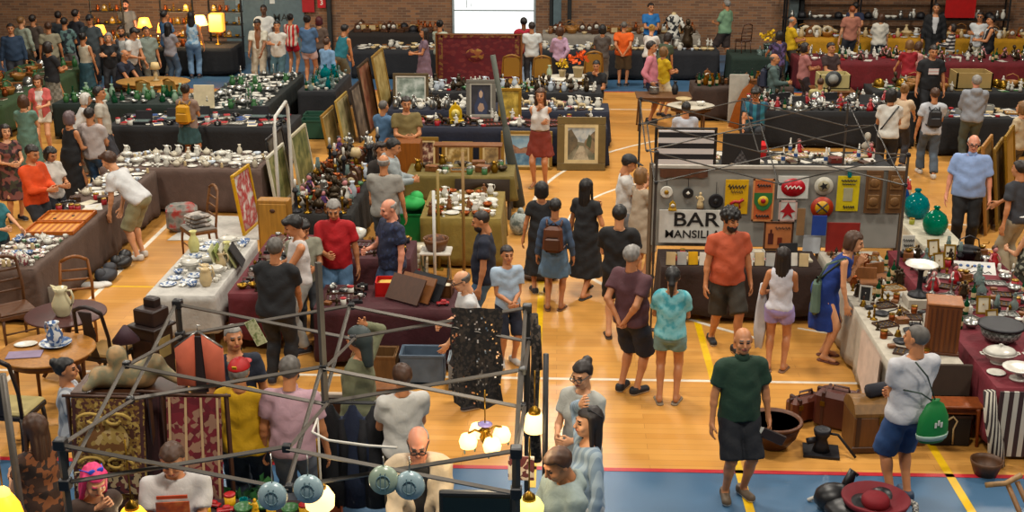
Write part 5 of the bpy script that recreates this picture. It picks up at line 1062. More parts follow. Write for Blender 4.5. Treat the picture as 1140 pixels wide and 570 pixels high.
# ---- bric-a-brac table between the racks and the grey-shirted man
table('dark tablecloth buried under bronzes and lamps', -4.0, -3.05, 17.6, 21.6, '#1c1a18', drop=.6)
BR2 = [('bust', 5, 'bronze', (BRZ, DW), 1.15), ('candlestick', 9, 'brass', (BR, W_), 1.3), ('figurine', 9, 'bronze', (BRZ, BK), 1.5), ('figurine', 5, 'tall silver', (SI, BK), 1.9), ('candlestick', 6, 'tall dark', (IRON, W_), 1.9), ('doll', 4, 'purple-skirted', (mt('#4b2a5f', .8), PINK, BK), 1.2), ('doll', 3, 'white-dressed', (W_, PINK, DW), 1.3), ('oil_lamp', 6, 'brass', (BR, GL), 1.2), ('table_lamp', 1, 'cream', (BR, CREAM), 1.1), ('vase', 6, 'blue-white', (WB,)), ('mantel_clock', 2, 'carved', (DW, CREAM, BK)), ('jug', 6, 'copper', (CO,), 1.1), ('animal_figure', 5, 'bronze', (BRZ, DW), 1.1), ('bowl', 5, 'green', (GRN,)), ('tin', 6, 'red', (RED, GOLD)), ('glass_goblet', 6, 'clear', (GL,)), ('wooden_box', 5, 'inlaid', (MW, BR), .9), ('camera_body', 5, 'old', (BK, SI)), ('bell', 4, 'brass', (BR, DW))]
scatter('bronze stall', (-3.97, -3.08, 17.63, 21.57), .763, BR2, 'y', E1, seed=22, dens=2.3, fill=F_DK)
crs = thing('dark_armchair', 'dark leather chair piled with boards behind the grey-shirted man', 'chair', (-2.98, 17.85 - .6, 0), .5)
part('seat', MB().box((0, 0, .4), (.5, .5, .1), bev=.04), mt('#1a1614', .5), crs); part('backrest', MB().box((-.24, 0, .72), (.08, .5, .62), bev=.03), mt('#1a1614', .5), crs)
for a in (-1, 1):
    for b in (-1, 1): part('leg', MB().bar((a * .2, b * .2, .36), (a * .22, b * .22, 0), .035), DW, crs)
put('bowl', (-2.98, 17.25, .455), 'wide white enamel basin resting on the dark leather chair', (W_,), 0, 2.2)
# ---- maroon stalls
table('maroon tablecloth behind the red polo shirt', -2.95, -1.95, 15.6, 16.4, MAR, drop=.72)
table('wide maroon tablecloth hanging in front of the boy and the netted man', -2.85, -1.15, 13.75, 14.55, MAR, drop=.66, wave=.03)
table('white tablecloth of the dinner service beside the black radio', -4.95, -4.15, 14.1, 16.35, '#bdbab4', drop=.5)
table('dark red tablecloth running beside the dinner service', -3.98, -3.4, 14.2, 16.6, '#5a1a22', drop=.6)
scatter('white dinner cloth', (-4.92, -4.18, 14.35, 16.3), .763, [('plate', 9, 'blue-white', (BLF,)), ('tureen', 2, 'white', (W_,), .85), ('cup', 10, 'white', (W_,)), ('bowl', 6, 'blue-white', (BLF,), .85), ('jug', 4, 'cream', (CREAM,), 1.2), ('vase', 3, 'pale yellow', (mt('#cfc98a', .4),), 1.2), ('decanter', 3, 'clear', (GL,))], 'y', E1, seed=23, fill=F_WH[:2], dens=2.4, gs=.85)
for i in range(5): tag(link('record_sleeve', MB().box((0, 0, .15), (.015, .3, .3), M=Matrix.Rotation(R(-18 - 3 * i), 4, 'Y')).mesh(), mt(('#c9c9a0', '#8f9a5a', '#d4d0c2', '#a8a878', '#2a2a2c')[i], .5), None, (-4.35 + .07 * i, 15.15 + .04 * i, .765 + (.0)), (0, 0, .1)), '%s tilted record sleeve on the dinner service cloth' % ('lime', 'olive', 'white', 'khaki', 'black')[i], 'record')
scatter('dark red cloth', (-3.95, -3.43, 14.25, 16.55), .763, [('flat_iron', 3, 'iron', (IRON, DW)), ('camera_body', 5, 'black', (BK, SI)), ('book', 4, 'brown', (DW, PAGE)), ('telephone', 1, 'black', (BK, SI)), ('bowl', 3, 'brass', (BR,), .8), ('cup', 3, 'pewter', (SI,))], 'y', E1, seed=24, dens=2.2, fill=F_DK)
scatter('back maroon cloth', (-2.9, -2.0, 15.65, 16.35), .763, [('tray', 2, 'dark jewellery', (DW, mt(MAR, .8), SI), .9), ('camera_body', 4, 'black', (BK, SI)), ('bowl', 3, 'brass', (BR,), .7), ('tin', 3, 'dark', (IRON, GOLD), .8)], 'x', BW, seed=25, fill=F_DK[:3])
scatter('wide maroon cloth', (-2.8, -2.28, 13.8, 14.5), .763, [('tray', 3, 'silver trinket', (DW, mt(MAR, .8), SI)), ('camera_body', 6, 'black', (BK, SI)), ('cutlery_bundle', 3, 'silver', (BK, SI)), ('cup', 4, 'silver', (SI,)), ('tin', 4, 'white', (W_, RED), .8), ('flat_iron', 2, 'black', (IRON, DW))], 'x', 'the radio end', seed=26, dens=2.4, fill=F_DK[1:])
put('card_box', (-2.02, 14.28, .763), 'bright red box full of yellow prints on the wide maroon cloth', (mt('#c02620', .5), mt('#c9a85a', .7)), .05, 1.35)
put('card_box', (-1.42, 14.25, .763), 'brown box of papers beside the netted man on the wide maroon cloth', (wood('#6b4526'), PAGE), -.1, 1.2)
put('toy_car', (-1.35, 13.88, .763), 'small red toy car at the edge of the wide maroon cloth', (RED, BK), .2, 1.0)
for i in range(3): tag(link('leaning_board', MB().box((0, 0, .16), (.5, .02, .32), M=RX(R(-35))).mesh(), (DW, MW, IRON)[i], None, (-1.85 + .12 * i, 13.92 + .05 * i, .79), (0, 0, -.6)), '%s board leaning against the red box on the maroon cloth' % ('dark brown', 'mid brown', 'black iron')[i], 'board')
# the black valve radio set at the corner of the dinner service
vr = thing('wooden_radio_cabinet', 'tall black-brown wooden gramophone cabinet on the floor beside the aisle', 'cabinet', (-4.62, 13.2, 0), R(-25)); vr.scale = (.74, .74, .8)
part('cabinet_body', MB().box((0, 0, .45), (.46, .42, .9), bev=.012), wood('#2a1712'), vr); part('cornice', MB().box((0, 0, .92), (.56, .5, .05), bev=.012), wood('#23130f'), vr)
part('upper_case', MB().box((0, .02, 1.06), (.4, .36, .24), bev=.02), wood('#2a1712'), vr); part('crest', MB().box((-.02, .08, 1.24), (.22, .16, .14), bev=.02), wood('#23130f'), vr); part('grille', MB().box((.235, 0, .62), (.01, .26, .3), bev=.003), mt('#8a7a50', .6), vr); part('panel', MB().box((0, -.215, .45), (.34, .012, .6), bev=.006), wood('#3a2018'), vr)
fn_ = thing('paper_fan', 'dark purple fan-shaped lampshade on a thin rod beside the gramophone cabinet', 'lampshade', (-4.8, 12.85, 0)); part('rod', MB().tube([(0, 0, 0), (0, 0, .7)], .008, 6), BK, fn_); part('shade', L([(.16, .68), (.02, .86), (.015, .86), (.15, .68)], 8), mt('#3d2530', .7), fn_)
# low black clutter in front of the dinner service
for i, (x, y, k, l, m, s) in enumerate(((-4.35, 13.3, 'sewing_machine', 'black sewing machine on the floor below the dinner service', (BK, SI), 1.1), (-3.95, 12.9, 'radio', 'black radio on the floor beside the hanging salmon cloth', (BK, IRON, SI), 1.1), (-4.6, 12.5, 'accordion', 'black accordion on the floor behind the carpets', (BK, IRON, W_), 1.1), (-4.1, 12.3, 'cooking_pot', 'black iron pot on the floor behind the carpets', (IRON, IRON), 1.6))): put(k, (x, y, .006), l, m, .4 * i, s)
# ---- sign stall
table('dark brown tablecloth of the sign stall', 1.35, 3.38, 15.42, 16.15, '#2c1b15', drop=.66)
BW2 = 'the letter-sign end'
pn = thing('sign_stand', 'long grey display wall full of enamel signs above the dark brown cloth', 'display wall', (2.9, 16.32, 0))
part('panel', MB().box((0, 0, 1.31), (3.28, .05, 1.1), bev=.01), mt('#8f8d86', .7, 0, '', None, 3.), pn); part('top_rail', MB().box((0, -.02, 1.87), (3.34, .06, .04)), mt('#b0aaa0', .6), pn)
for x in (-1.66, -.6, .62, 1.66): part('post', MB().bar((x, .04, 0), (x, .04, 1.9), .05), mt('#6b5a48', .6), pn)
part('valance', MB().prism([(-.36, 0), (-.36, -.10), (-.3, -.12), (-.22, -.1), (-.14, -.12), (-.06, -.1), (.02, -.12), (.1, -.1), (.18, -.12), (.27, -.1), (.27, 0)], .04, M=T(-1.2, -.05, 1.84)), wood('#5a3826'), pn)
def sign(label, x0, y0, x1, y1, m, name='enamel_sign', cat='sign', Y=16.26, border=None, th=.012):
    a, b = atY(x0, y1, Y), atY(x1, y0, Y); w_, h_ = b.x - a.x, b.z - a.z
    t = thing(name, label, cat, ((a.x + b.x) / 2, Y, (a.z + b.z) / 2)); part('plate', MB().box((0, 0, 0), (w_, th, h_), bev=.003), m, t)
    if border: part('border', MB().box((0, -th * .6, h_ / 2 - .012), (w_, .006, .024)).box((0, -th * .6, -h_ / 2 + .012), (w_, .006, .024)).box((-w_ / 2 + .012, -th * .6, 0), (.024, .006, h_)).box((w_ / 2 - .012, -th * .6, 0), (.024, .006, h_)), border, t)
    return t, w_, h_
def disc(t, x, z, r, m, sz=1., y=-.009, name='emblem', n=24): return part(name, L([(.0005, 0), (r, 0), (r, .004), (.0005, .004)], n, M=T(x, y, z) @ Matrix.Diagonal((1, 1, sz, 1)) @ RX(PI / 2)), m, t)
def squiggle(t, x, z, w_, m, r=.006, n=14, a=.02): return part('script_line', MB().tube([(x - w_ / 2 + w_ * i / n, -.012, z + a * math.sin(i * 2.1) * (1.3 if i < 3 else 1)) for i in range(n + 1)], r, 5), m, t)
INK = mt('#151515', .5)
t, w_, h_ = sign('white letter board reading BAR over smaller black letters', 733, 234, 806, 270, mt('#cfcdc6', .5), 'letter_board', Y=16.2)
lettering('BAR', .27, INK, t, (.06, -.010, .09), sx=1.25); lettering('MANSILLA', .15, INK, t, (.02, -.010, -.11), sx=1.08)
t, w_, h_ = sign('yellow enamel sign with a black script line above a red bull', 806, 200, 834, 238, mt('#cfa415', .45))
squiggle(t, 0, .14, w_ * .75, INK, .008, 16, .03); squiggle(t, 0, .07, w_ * .5, INK, .004)
part('emblem', MB().tube([(-.08, -.01, -.1), (-.02, -.01, -.06), (.04, -.01, -.07), (.09, -.01, -.03)], .022, 6).tube([(-.04, -.01, -.08), (-.06, -.01, -.16)], .01, 5).tube([(.04, -.01, -.07), (.05, -.01, -.16)], .01, 5), RED, t)
t, w_, h_ = sign('orange enamel sign with a green and yellow shield', 836, 199, 863, 246, mt('#b8603c', .5), border=mt('#c98a5c', .5))
part('emblem', MB().prism([(-.12, .1), (.12, .1), (.12, -.03), (.07, -.12), (0, -.15), (-.07, -.12), (-.12, -.03)], .008, M=T(0, -.011, 0)), mt('#2f6b3a', .5), t); disc(t, 0, -.01, .07, mt('#d0b02a', .5), y=-.016); disc(t, 0, -.01, .035, RED, y=-.021)
squiggle(t, 0, .2, w_ * .6, INK, .009); squiggle(t, 0, -.22, w_ * .6, INK, .009)
t, w_, h_ = sign('white enamel sign with a red oval of white script', 865, 196, 901, 221, mt('#cfcfc9', .45)); disc(t, 0, 0, .16, mt('#b3202c', .4), .78); squiggle(t, 0, 0, .22, W_, .01, 12, .025)
t, w_, h_ = sign('white enamel sign with a red pointed figure below the red oval', 866, 223, 888, 246, mt('#cfcfc9', .45), border=mt('#c7a9a0', .5))
part('emblem', MB().prism([(0, .12), (.05, .03), (.10, -.01), (.04, -.03), (.07, -.11), (0, -.05), (-.07, -.11), (-.04, -.03), (-.10, -.01), (-.05, .03)], .006, M=T(0, -.009, 0)), RED, t)
def rsign(label, px, py, r, m, m2, n=28):
    p = atY(px, py, 16.27); t = thing('round_sign', label, 'sign', (p.x, 16.27, p.z)); part('plate', L([(.0005, 0), (r, 0), (r, .012), (.0005, .012)], n, M=RX(PI / 2)), m, t); disc(t, 0, 0, r * .62, m2, y=-.013); return t
t = rsign('round white badge with a dark flower-like emblem', 917, 207, .125, mt('#c5c1b3', .5), mt('#a39b80', .5)); part('emblem', MB().prism([(.06 * (1 if i % 2 else .45) * math.cos(i * PI / 5), .06 * (1 if i % 2 else .45) * math.sin(i * PI / 5)) for i in range(10)], .005, M=T(0, -.02, 0)), INK, t)
t = rsign('round orange sign with a crossed emblem below the white badge', 915, 231, .15, mt('#a8381f', .5), mt('#cfa024', .5)); part('emblem', MB().bar((-.07, -.02, -.06), (.07, -.02, .06), .016).bar((.07, -.02, -.06), (-.07, -.02, .06), .016), INK, t)
t, w_, h_ = sign('yellow printed notice hung from a teal clip', 930, 196, 958, 235, mt('#d1bd1e', .5)); part('print_block', MB().box((0, -.009, -.01), (.12, .004, .18)), mt('#a8a486', .6), t); squiggle(t, 0, .18, w_ * .7, INK, .008, 16, .01); squiggle(t, 0, .13, w_ * .6, INK, .006, 16, .008); squiggle(t, .02, -.18, w_ * .5, INK, .006); part('clip', MB().box((0, -.01, h_ / 2 + .03), (.05, .03, .1), bev=.008), TEAL, t)
for i, (a, b, l) in enumerate(((961, 984, 'carved wooden cupboard door next to the yellow notice'), (985, 1008, 'carved wooden cupboard door at the far edge of the display wall'))):
    t, w_, h_ = sign(l, a, 190, b, 237, wood('#6b4a2c'), 'carved_door', 'door panel', th=.03)
    for z in (-.13, .13): part('raised_panel', MB().box((0, -.02, z), (w_ * .7, .02, .2), bev=.012).lathe([(.07, 0), (.05, .012), (.0005, .014)], 16, 0, T(0, -.028, z) @ RX(PI / 2)), wood('#7d5a36'), t)
t, w_, h_ = sign('orange framed advertising print with two dark bottles leaning on the table', 849, 247, 884, 278, mt('#b8744a', .6), 'framed_print', 'picture', Y=16.12, border=DW)
part('printed_bottle', MB().box((-.1, -.009, -.04), (.07, .004, .15)).box((-.1, -.009, .06), (.025, .004, .06)), mt('#4a1a14', .5), t); part('printed_bottle', MB().box((.02, -.009, -.07), (.06, .004, .1)), mt('#6b2a1a', .5), t); squiggle(t, .05, .11, .2, INK, .005)
for px, py, r, l, m in ((742, 214, .085, 'white flower medallion', W_), (766, 215, .075, 'black diamond-centred medallion', INK), (797, 224, .10, 'dark cross-spoked wheel ornament', IRON)):
    p = atY(px, py, 16.26); t = thing('wall_medallion', l + ' hanging under the wooden valance', 'ornament', (p.x, 16.27, p.z)); part('disc', L([(.0005, 0), (r, 0), (r * .95, .014), (r * .75, .010), (.0005, .016)], 20, M=RX(PI / 2)), m, t); part('centre', L([(.0005, 0), (r * .4, 0), (r * .3, .01), (.0005, .012)], 4 if m is INK else 8, M=T(0, -.016, 0) @ RX(PI / 2)), GOLD if m is W_ else W_ if m is INK else BK, t); part('cord', MB().tube([(0, -.004, r), (0, 0, .26)], .004, 4), BK, t)
p = atY(780, 224, 16.2); put('figurine', (p.x, 16.24, p.z - .12), 'small brown and white figure fixed beside the diamond medallion', (CREAM, DW), 0, .95)
p = atY(749, 233, 16.15); put('mantel_clock', (p.x, 16.2, p.z - .03), 'small yellow-dialled clock perched on the letter board', (mt('#b08a2c', .4), W_, BK), 0, .42)
for i, (a, b, c, d, m, l) in enumerate(((886, 232, 897, 262, mt('#8a6a4a', .5), 'tilted brown wooden panel between the small sign and the blue box'), (903, 240, 921, 262, mt('#23408c', .5), 'deep blue advertising box below the round orange sign'), (918, 248, 958, 285, mt('#8c2a24', .5), 'rust-red board behind the woman in blue'), (893, 262, 914, 282, mt('#c9cdd2', .5), 'white and blue packet panel beside the framed print'))):
    t, w_, h_ = sign(l, a, b, c, d, m, 'display_board', 'board', Y=16.05 + .03 * i)
scatter('sign stall', (1.4, 2.15, 15.62, 15.95), .763, [('book', 6, 'cream', (CREAM, PAGE), .8), ('wooden_box', 2, 'yellow', (YEL, GOLD), .65), ('book', 4, 'white', (W_, PAGE), .8), ('tin', 3, 'red', (RED, GOLD), .7)], 'x', BW2, seed=30, rzr=.15, dens=2.2, fill=(('trinket_case', 'cream', CREAM), ('trinket_case', 'yellow', YEL)))
scatter('sign stall', (2.15, 3.35, 15.62, 16.0), .763, [('book', 6, 'pale', (PAGE, PAGE), .8), ('paper_sheet', 3, 'white', (W_,), .8), ('magazine', 5, 'white', (W_, RED), .75), ('cushioned_case', 1, 'dark', (BK, IRON, RED), .8), ('tin', 5, 'blue', (BLU, W_), .8), ('card_box', 2, 'white', (W_, PAGE), .7)], 'x', BW2, seed=31, rzr=.2, dens=2.2, fill=(('trinket_case', 'white', W_), ('trinket_case', 'dark', DW), ('small_dish', 'brass', BR)))
for x, y, s, l in ((1.75, 15.8, 1.25, 'tan cardboard box under the dark brown cloth of the sign stall'), (2.6, 15.75, 1.1, 'tan cardboard box beside the bearded man under the sign stall'), (3.6, 15.8, 1.3, 'brown box under the sign stall beside the woman in lilac shorts')): put('card_box', (x, y, .006), l, (mt('#9a6b3c', .8), PAGE), .1, s)
for i in range(13):
    lk, m_ = (('cream', CREAM), ('pale grey', mt('#a8a8a4', .6)), ('yellow', YEL), ('white', W_))[i % 4]; base = '%s book standing at the front of the sign stall' % lk
    b_ = put('book', (1.46 + .142 * i, 15.5 + .012 * (i % 3), .763 + .085), base, (m_, PAGE), 0, .8, 'books standing along the front of the sign stall', rot=(R(80), 0, .12 * (i % 3 - 1))); SAME.setdefault(base, []).append((b_, 'x', BW2))
# ---- tent frames
def tent(label, x0, x1, y0, y1, z, m, m2, mast=.0, low=.30, bw=.024, lw=.04):
    t = thing('folding_tent', label, 'tent frame', ((x0 + x1) / 2, (y0 + y1) / 2, 0)); X, Y = (x1 - x0) / 2, (y1 - y0) / 2
    for i, (a, b) in enumerate(((-1, -1), (1, -1), (1, 1), (-1, 1))):
        g = part('leg', MB().bar((a * X, b * Y, .9), (a * X, b * Y, z + .03), lw).bar((a * X, b * Y, 0), (a * X, b * Y, 1.2), lw * .75).box((a * X, b * Y, .008), (.1, .1, .016)), m2, t)
        part('corner_bracket', MB().box((a * X, b * Y, z), (lw * 2,) * 3, bev=.008), BK, g); part('sliding_bracket', MB().box((a * X, b * Y, z - low), (lw * 1.9, lw * 1.9, lw * 2.1), bev=.008), BK, g)
    def cross(a, b):
        a, b = Vector(a), Vector(b); n = (b - a).cross(Vector((0, 0, 1))).normalized() * .016
        part('scissor_bar', MB().bar(a + n, b + n - Vector((0, 0, low)), bw), m, t); part('scissor_bar', MB().bar(a - n - Vector((0, 0, low)), b - n, bw), m, t)
    def joint(p): [part('joint_bracket', MB().box((p[0], p[1], zz), (lw * 1.4,) * 3, bev=.006), BK, t) for zz in (p[2], p[2] - low)]
    c = [(-X, -Y), (X, -Y), (X, Y), (-X, Y)]
    for i in range(4):
        a, b = c[i], c[(i + 1) % 4]; mid = ((a[0] + b[0]) / 2, (a[1] + b[1]) / 2)
        cross((*a, z), (*mid, z)); cross((*mid, z), (*b, z)); joint((*mid, z)); cross((*mid, z), (0, 0, z))
    joint((0, 0, z))
    if mast: part('mast', MB().bar((0, 0, z - low), (0, 0, z + mast), .04), m, t)
    return t
FR, FR2 = mt('#5d5750', .45, .3), mt('#4a4643', .4, .4)
t1 = tent('bare grey folding tent frame over the lamp stall', -3.32, -.26, 7.5, 10.2, 2.12, FR, mt('#33322f', .45, .3), .85)
t2 = tent('thin bare tent frame behind the sign stall display wall', 1.2, 4.25, 15.1, 18.5, 2.34, mt('#3d3a36', .45, .3), FR2, 0, .38, .013, .024)
pole('grey tent pole beside the woman in the leopard dress', 14, 500, 8.0, 2.4, FR, .028)
# ---- right-hand long stall
table('white tablecloth of the long bric-a-brac stall', 3.5, 4.25, 12.35, 16.15, '#b9b2a4', drop=.70, wave=.02)
table('dark red tablecloth alongside the bric-a-brac stall', 4.42, 5.75, 11.75, 16.2, '#6b1f2a', drop=.62)
table('white runner cloth under the coloured glass jars', 4.95, 5.5, 16.45, 19.2, '#bfb9a6', drop=.4)
tag(link('striped_cloth', MB().add(*(lambda n: ([(x, 0, z) for x, z in ((-.75, .76), (.75, .76), (.76, .05), (-.76, .05))] + [(x, -.02, z) for x, z in ((-.75, .76), (.75, .76), (.76, .05), (-.76, .05))], [(0, 1, 2, 3), (7, 6, 5, 4), (0, 4, 5, 1), (1, 5, 6, 2), (2, 6, 7, 3), (3, 7, 4, 0)]))(0)).mesh(), mt('#c9c4b8', .85, 0, 'stripex', '#3d2a2a', 3.2), None, (5.17, 11.66, 0)), 'black and white striped cloth hanging down below the white tureens', 'cloth')
tag(link('striped_drape', MB().tube([(0, 0, .78), (.03, -.05, .5), (.1, -.08, .25), (.12, -.1, .01)], .06, 10, r2=.085).mesh(), mt('#c4beb0', .85, 0, 'stripex', '#2c2426', 9.), None, (4.3, 11.62, 0)), 'gathered striped cloth trailing to the floor at the corner of the red table', 'cloth')
tag(link('brown_cover', MB().box((0, 0, .6), (.78, .03, .36), bev=.01).mesh(), mt('#43362c', .85), None, (3.95, 12.285, 0)), 'dark brown cloth flap hanging below the wooden box cabinet', 'cloth')
tag(link('lace_cloth', MB().add([(0, .5, .77), (.0, -.35, .775), (-.03, -.42, .3), (-.05, -.1, .12), (-.04, .4, .3), (-.02, .5, .77), (-.02, -.36, .77), (-.05, -.43, .3), (-.07, -.1, .12), (-.06, .4, .3)], [(0, 1, 2, 3, 4), (9, 8, 7, 6, 5)], smooth=False).mesh(), mt('#cdb9aa', .85), None, (3.44, 12.8, 0)), 'pale pink lace cloth hanging over the white cloth at the near end', 'cloth')
EC = 'the cabinet end'
cb = thing('wooden_cabinet', 'tall honey-brown wooden box cabinet standing on the bric-a-brac stall', 'cabinet', (4.12, 12.72, .763), R(-12))
part('carcass', MB().box((0, 0, .28), (.34, .3, .54), bev=.008), wood('#7a4420'), cb); part('lid', MB().box((0, 0, .56), (.37, .33, .03), bev=.008), wood('#9c6238'), cb); part('base', MB().box((0, 0, .015), (.37, .33, .03), bev=.006), wood('#5f3318'), cb)
for i in range(6): part('moulding', MB().box((-.13 + .052 * i, -.153, .28), (.012, .01, .48)), wood('#5f3318'), cb)
ws2 = put('weighing_scale', (4.25, 14.1, .763 + .12), 'white-dished weighing scale on a white box in the bric-a-brac stall', (IRON, W_), 0, 1.0)
tag(link('display_block', MB().box((0, 0, .06), (.3, .3, .12), bev=.01).mesh(), mt('#b8b0a2', .7), None, (4.25, 14.1, .763)), 'white block under the weighing scale', 'block')
AV = [(4.12, 12.72, .26), (4.25, 14.1, .2)]
scatter('bric-a-brac stall', (3.55, 4.28, 12.45, 14.3), .763, [('tray', 3, 'dark jewellery', (DW, mt('#2a1c18', .7), BR), .8), ('frying_pan', 2, 'black iron', (IRON,), .8), ('bowl', 5, 'dark brass', (BRZ,), .8), ('wooden_box', 4, 'brown', (MW, BR), .7), ('cutlery_bundle', 4, 'brown', (DW, BR), .8), ('standing_picture', 3, 'white-framed', (W_, INK), .9), ('candlestick', 4, 'brass', (BR, W_)), ('flat_iron', 3, 'black', (IRON, DW), .8), ('tin', 5, 'copper', (CO, BR), .8), ('bell', 5, 'brass', (BR, DW), .9), ('coffee_grinder', 1, 'wooden', (MW, BR))], '-y', 'the coloured-glass end', AV, seed=40, dens=2.4, fill=F_DK)
scatter('bric-a-brac stall', (3.55, 4.28, 14.3, 16.05), .763, [('cushioned_case', 2, 'velvet-lined', (MW, MW, mt('#a8987c', .8)), .8), ('tray', 3, 'wooden ring', (LW, mt('#7d6a4a', .8), SI), .85), ('book', 4, 'grey', (mt('#8f8d88', .6), PAGE), .8), ('bottle', 2, 'dark', (DKG, DW, CREAM), .8), ('figurine', 4, 'dark', (BRZ, DW)), ('bowl', 4, 'wooden', (LW,), .8), ('jug', 3, 'copper', (CO,), .8), ('camera_body', 3, 'black', (BK, SI)), ('balance_scale', 1, 'brass', (BR, BR), .9)], '-y', 'the coloured-glass end', AV, seed=41, dens=2.3, fill=F_DK)
t, w_, h_ = sign('white printed price card standing on the bric-a-brac stall', 1002, 262, 1019, 292, mt('#cfcdc4', .6), 'price_card', Y=15.95)
squiggle(t, 0, .12, .14, INK, .005); squiggle(t, 0, .05, .12, INK, .005); squiggle(t, 0, -.02, .14, INK, .005); disc(t, .01, -.1, .03, INK)
t = thing('price_board', 'white tilted board with rows of blue marks on the dark red cloth', 'board', (5.3, 15.35, .80)); t.rotation_euler = (R(-62), 0, -.15); part('panel', MB().box((0, 0, 0), (.5, .012, .26)), mt('#cfcdc8', .6), t)
for i in range(5): disc(t, -.17 + .085 * i, .05, .022, BLU)
squiggle(t, 0, -.06, .38, INK, .005)
for x, y, s, m, l in ((5.12, 18.45, .75, mt('#1b4a8a', .1, trans=.4), 'blue glass demijohn, deepest of the coloured jars on the white runner'), (5.2, 17.8, .92, TEAL, 'large teal glass demijohn between the blue and the green one'), (5.25, 17.0, .85, mt('#0f7d62', .1, trans=.45), 'green glass demijohn at the camera end of the white runner')): put('demijohn', (x, y, .763), l, (m,), 0, s)
scatter('white runner', (5.0, 5.45, 18.75, 19.15), .763, [('bottle', 3, 'red', (RED, W_, CREAM)), ('decanter', 2, 'pink', (PINK,))], 'x', BW2, seed=43)
scatter('white runner', (5.0, 5.45, 17.2, 17.5), .763, [('tin', 2, 'yellow-green', (mt('#a8a84a', .4), GOLD), .8)], 'x', BW2, seed=44)
scatter('dark red cloth', (4.48, 5.7, 13.3, 16.1), .763, [('oil_lamp', 2, 'dark', (IRON, GL)), ('tray', 3, 'dark trinket', (DW, mt('#2a1c18', .7), BR), .8), ('standing_picture', 3, 'gilt-framed', (GOLD, PAGE)), ('bottle', 2, 'dark green', (DKG, BK, CREAM), .8), ('doll', 2, 'red-skirted', (RED, PINK, DW)), ('bowl', 6, 'pewter', (SI,)), ('cup', 6, 'white', (W_,)), ('decanter', 4, 'clear', (GL,)), ('tray', 3, 'silver', (SI, SI, SI), .8), ('basket', 1, 'dark wire', (IRON,)), ('candlestick', 5, 'silver', (SI, W_)), ('telephone', 1, 'black', (BK, SI)), ('camera_body', 4, 'black', (BK, SI)), ('coffee_grinder', 2, 'wooden', (MW, BR)), ('figurine', 4, 'dark', (BRZ, DW)), ('tin', 4, 'red', (RED, GOLD))], 'x', EC, [(5.3, 15.35, .3), (4.75, 13.0, .3)], seed=45, dens=2.2, fill=F_DK + F_MX[:3:2])
gl = thing('cut_glass_bowl', 'big cut-glass bowl with a dark metal rim on the dark red cloth', 'bowl', (4.85, 13.0, .763)); part('bowl_body', L([(.0005, .01), (.12, 0), (.2, .07), (.23, .18), (.225, .18), (.19, .08), (.0005, .03)], 18), mt('#8f9490', .15, 0, 'check', '#5a5f5c', 26.), gl); part('rim', MB().lathe([(.225, .17), (.25, .18), (.25, .2), (.22, .2)], 22), IRON, gl)
tu = put('tureen', (4.64, 12.38, .763), 'white lidded tureen with handles at the corner of the dark red cloth', (W_,), 0, .95); put('footed_bowl', (4.7, 11.97, .763), 'white footed fruit bowl beside the lidded tureen', (W_,), 0, 1.0)
put('tureen', (5.08, 12.42, .763), 'white tureen at the frame edge on the dark red cloth', (W_,), .2, .95); put('bowl', (5.02, 12.02, .763), 'white china bowl in front of the frame-edge tureen', (W_,), 0, 1.5); put('plate', (4.52, 12.1, .763), 'white china plate at the very corner of the dark red cloth', (W_,), 0, .75)
scatter('dark red cloth', (5.2, 5.7, 12.95, 13.3), .763, [('bottle', 2, 'black', (BK, BK, W_)), ('jug', 1, 'floral', (FL,))], 'x', EC, seed=46)
# gilt frames propped beyond the glass jars
for i, (dx, h_, m) in enumerate(((0, 1.3, GOLD), (.26, 1.45, LW), (.52, 1.35, GF), (.78, 1.5, GOLD))): framed('%s propped on edge beyond the pale blue shirt' % ('plain gilt frame, first in the row', 'raw wooden frame, second in the row', 'dark gilt frame, third in the row', 'tallest gilt frame')[i], (6.75 + dx, 19.6 + .25 * i, .006), 1.0, h_, m, mt(('#6b5328', '#8a6a3c', '#5a4624', '#a8803a')[i], .7), 8, PI / 2 - .45, .08, name='gilt_frame', cat='picture frame')
# ---- floor pieces at the right
def suitcase(label, loc, w_, h_, d, m, m2, rz=0., rot=None, domed=False, name='suitcase'):
    t = thing(name, label, 'suitcase', loc, rz, rot=rot); part('body', MB().box((0, 0, h_ / 2), (w_, d, h_), bev=.05), m, t); part('seam_band', MB().box((0, 0, h_ / 2), (w_ + .012, .03, h_ + .012), bev=.012), m2, t); part('handle', MB().tube([(-.09, 0, h_), (-.08, 0, h_ + .05), (.08, 0, h_ + .05), (.09, 0, h_)], .013, 8), m2, t)
    for s in (-1, 1): part('strap', MB().box((s * w_ * .3, 0, h_ / 2), (.035, d + .014, h_ + .014), bev=.01), m2, t); part('buckle', MB().box((s * w_ * .3, -d / 2 - .012, h_ * .7), (.05, .012, .05)), BR, t)
    return t
LE, LE2 = mt('#5a2a1c', .4, 0, '', None, 14.), mt('#3d1c14', .5)
suitcase('small red-brown leather case standing on the floor beside the grinder', (2.68, 12.5, .006), .42, .3, .17, LE, LE2, .5); suitcase('dark red-brown leather holdall leaning against the domed chest', (3.02, 12.35, .006), .5, .42, .26, mt('#4a2018', .45), LE2, -.5, name='leather_holdall')
ch_ = thing('domed_chest', 'big brown wooden domed chest on the floor beside the man with the green bag', 'chest', (3.3, 11.95, .006), .08)
part('body', MB().box((0, 0, .2), (.56, .4, .4), bev=.012), wood('#6b4422'), ch_); part('domed_lid', MB().prism([(-.2, .0), (.2, .0), (.2, .04), (.14, .12), (.05, .15), (-.05, .15), (-.14, .12), (-.2, .04)], .57, M=T(0, 0, .4) @ RZ(PI / 2)), wood('#7d5a30'), ch_)
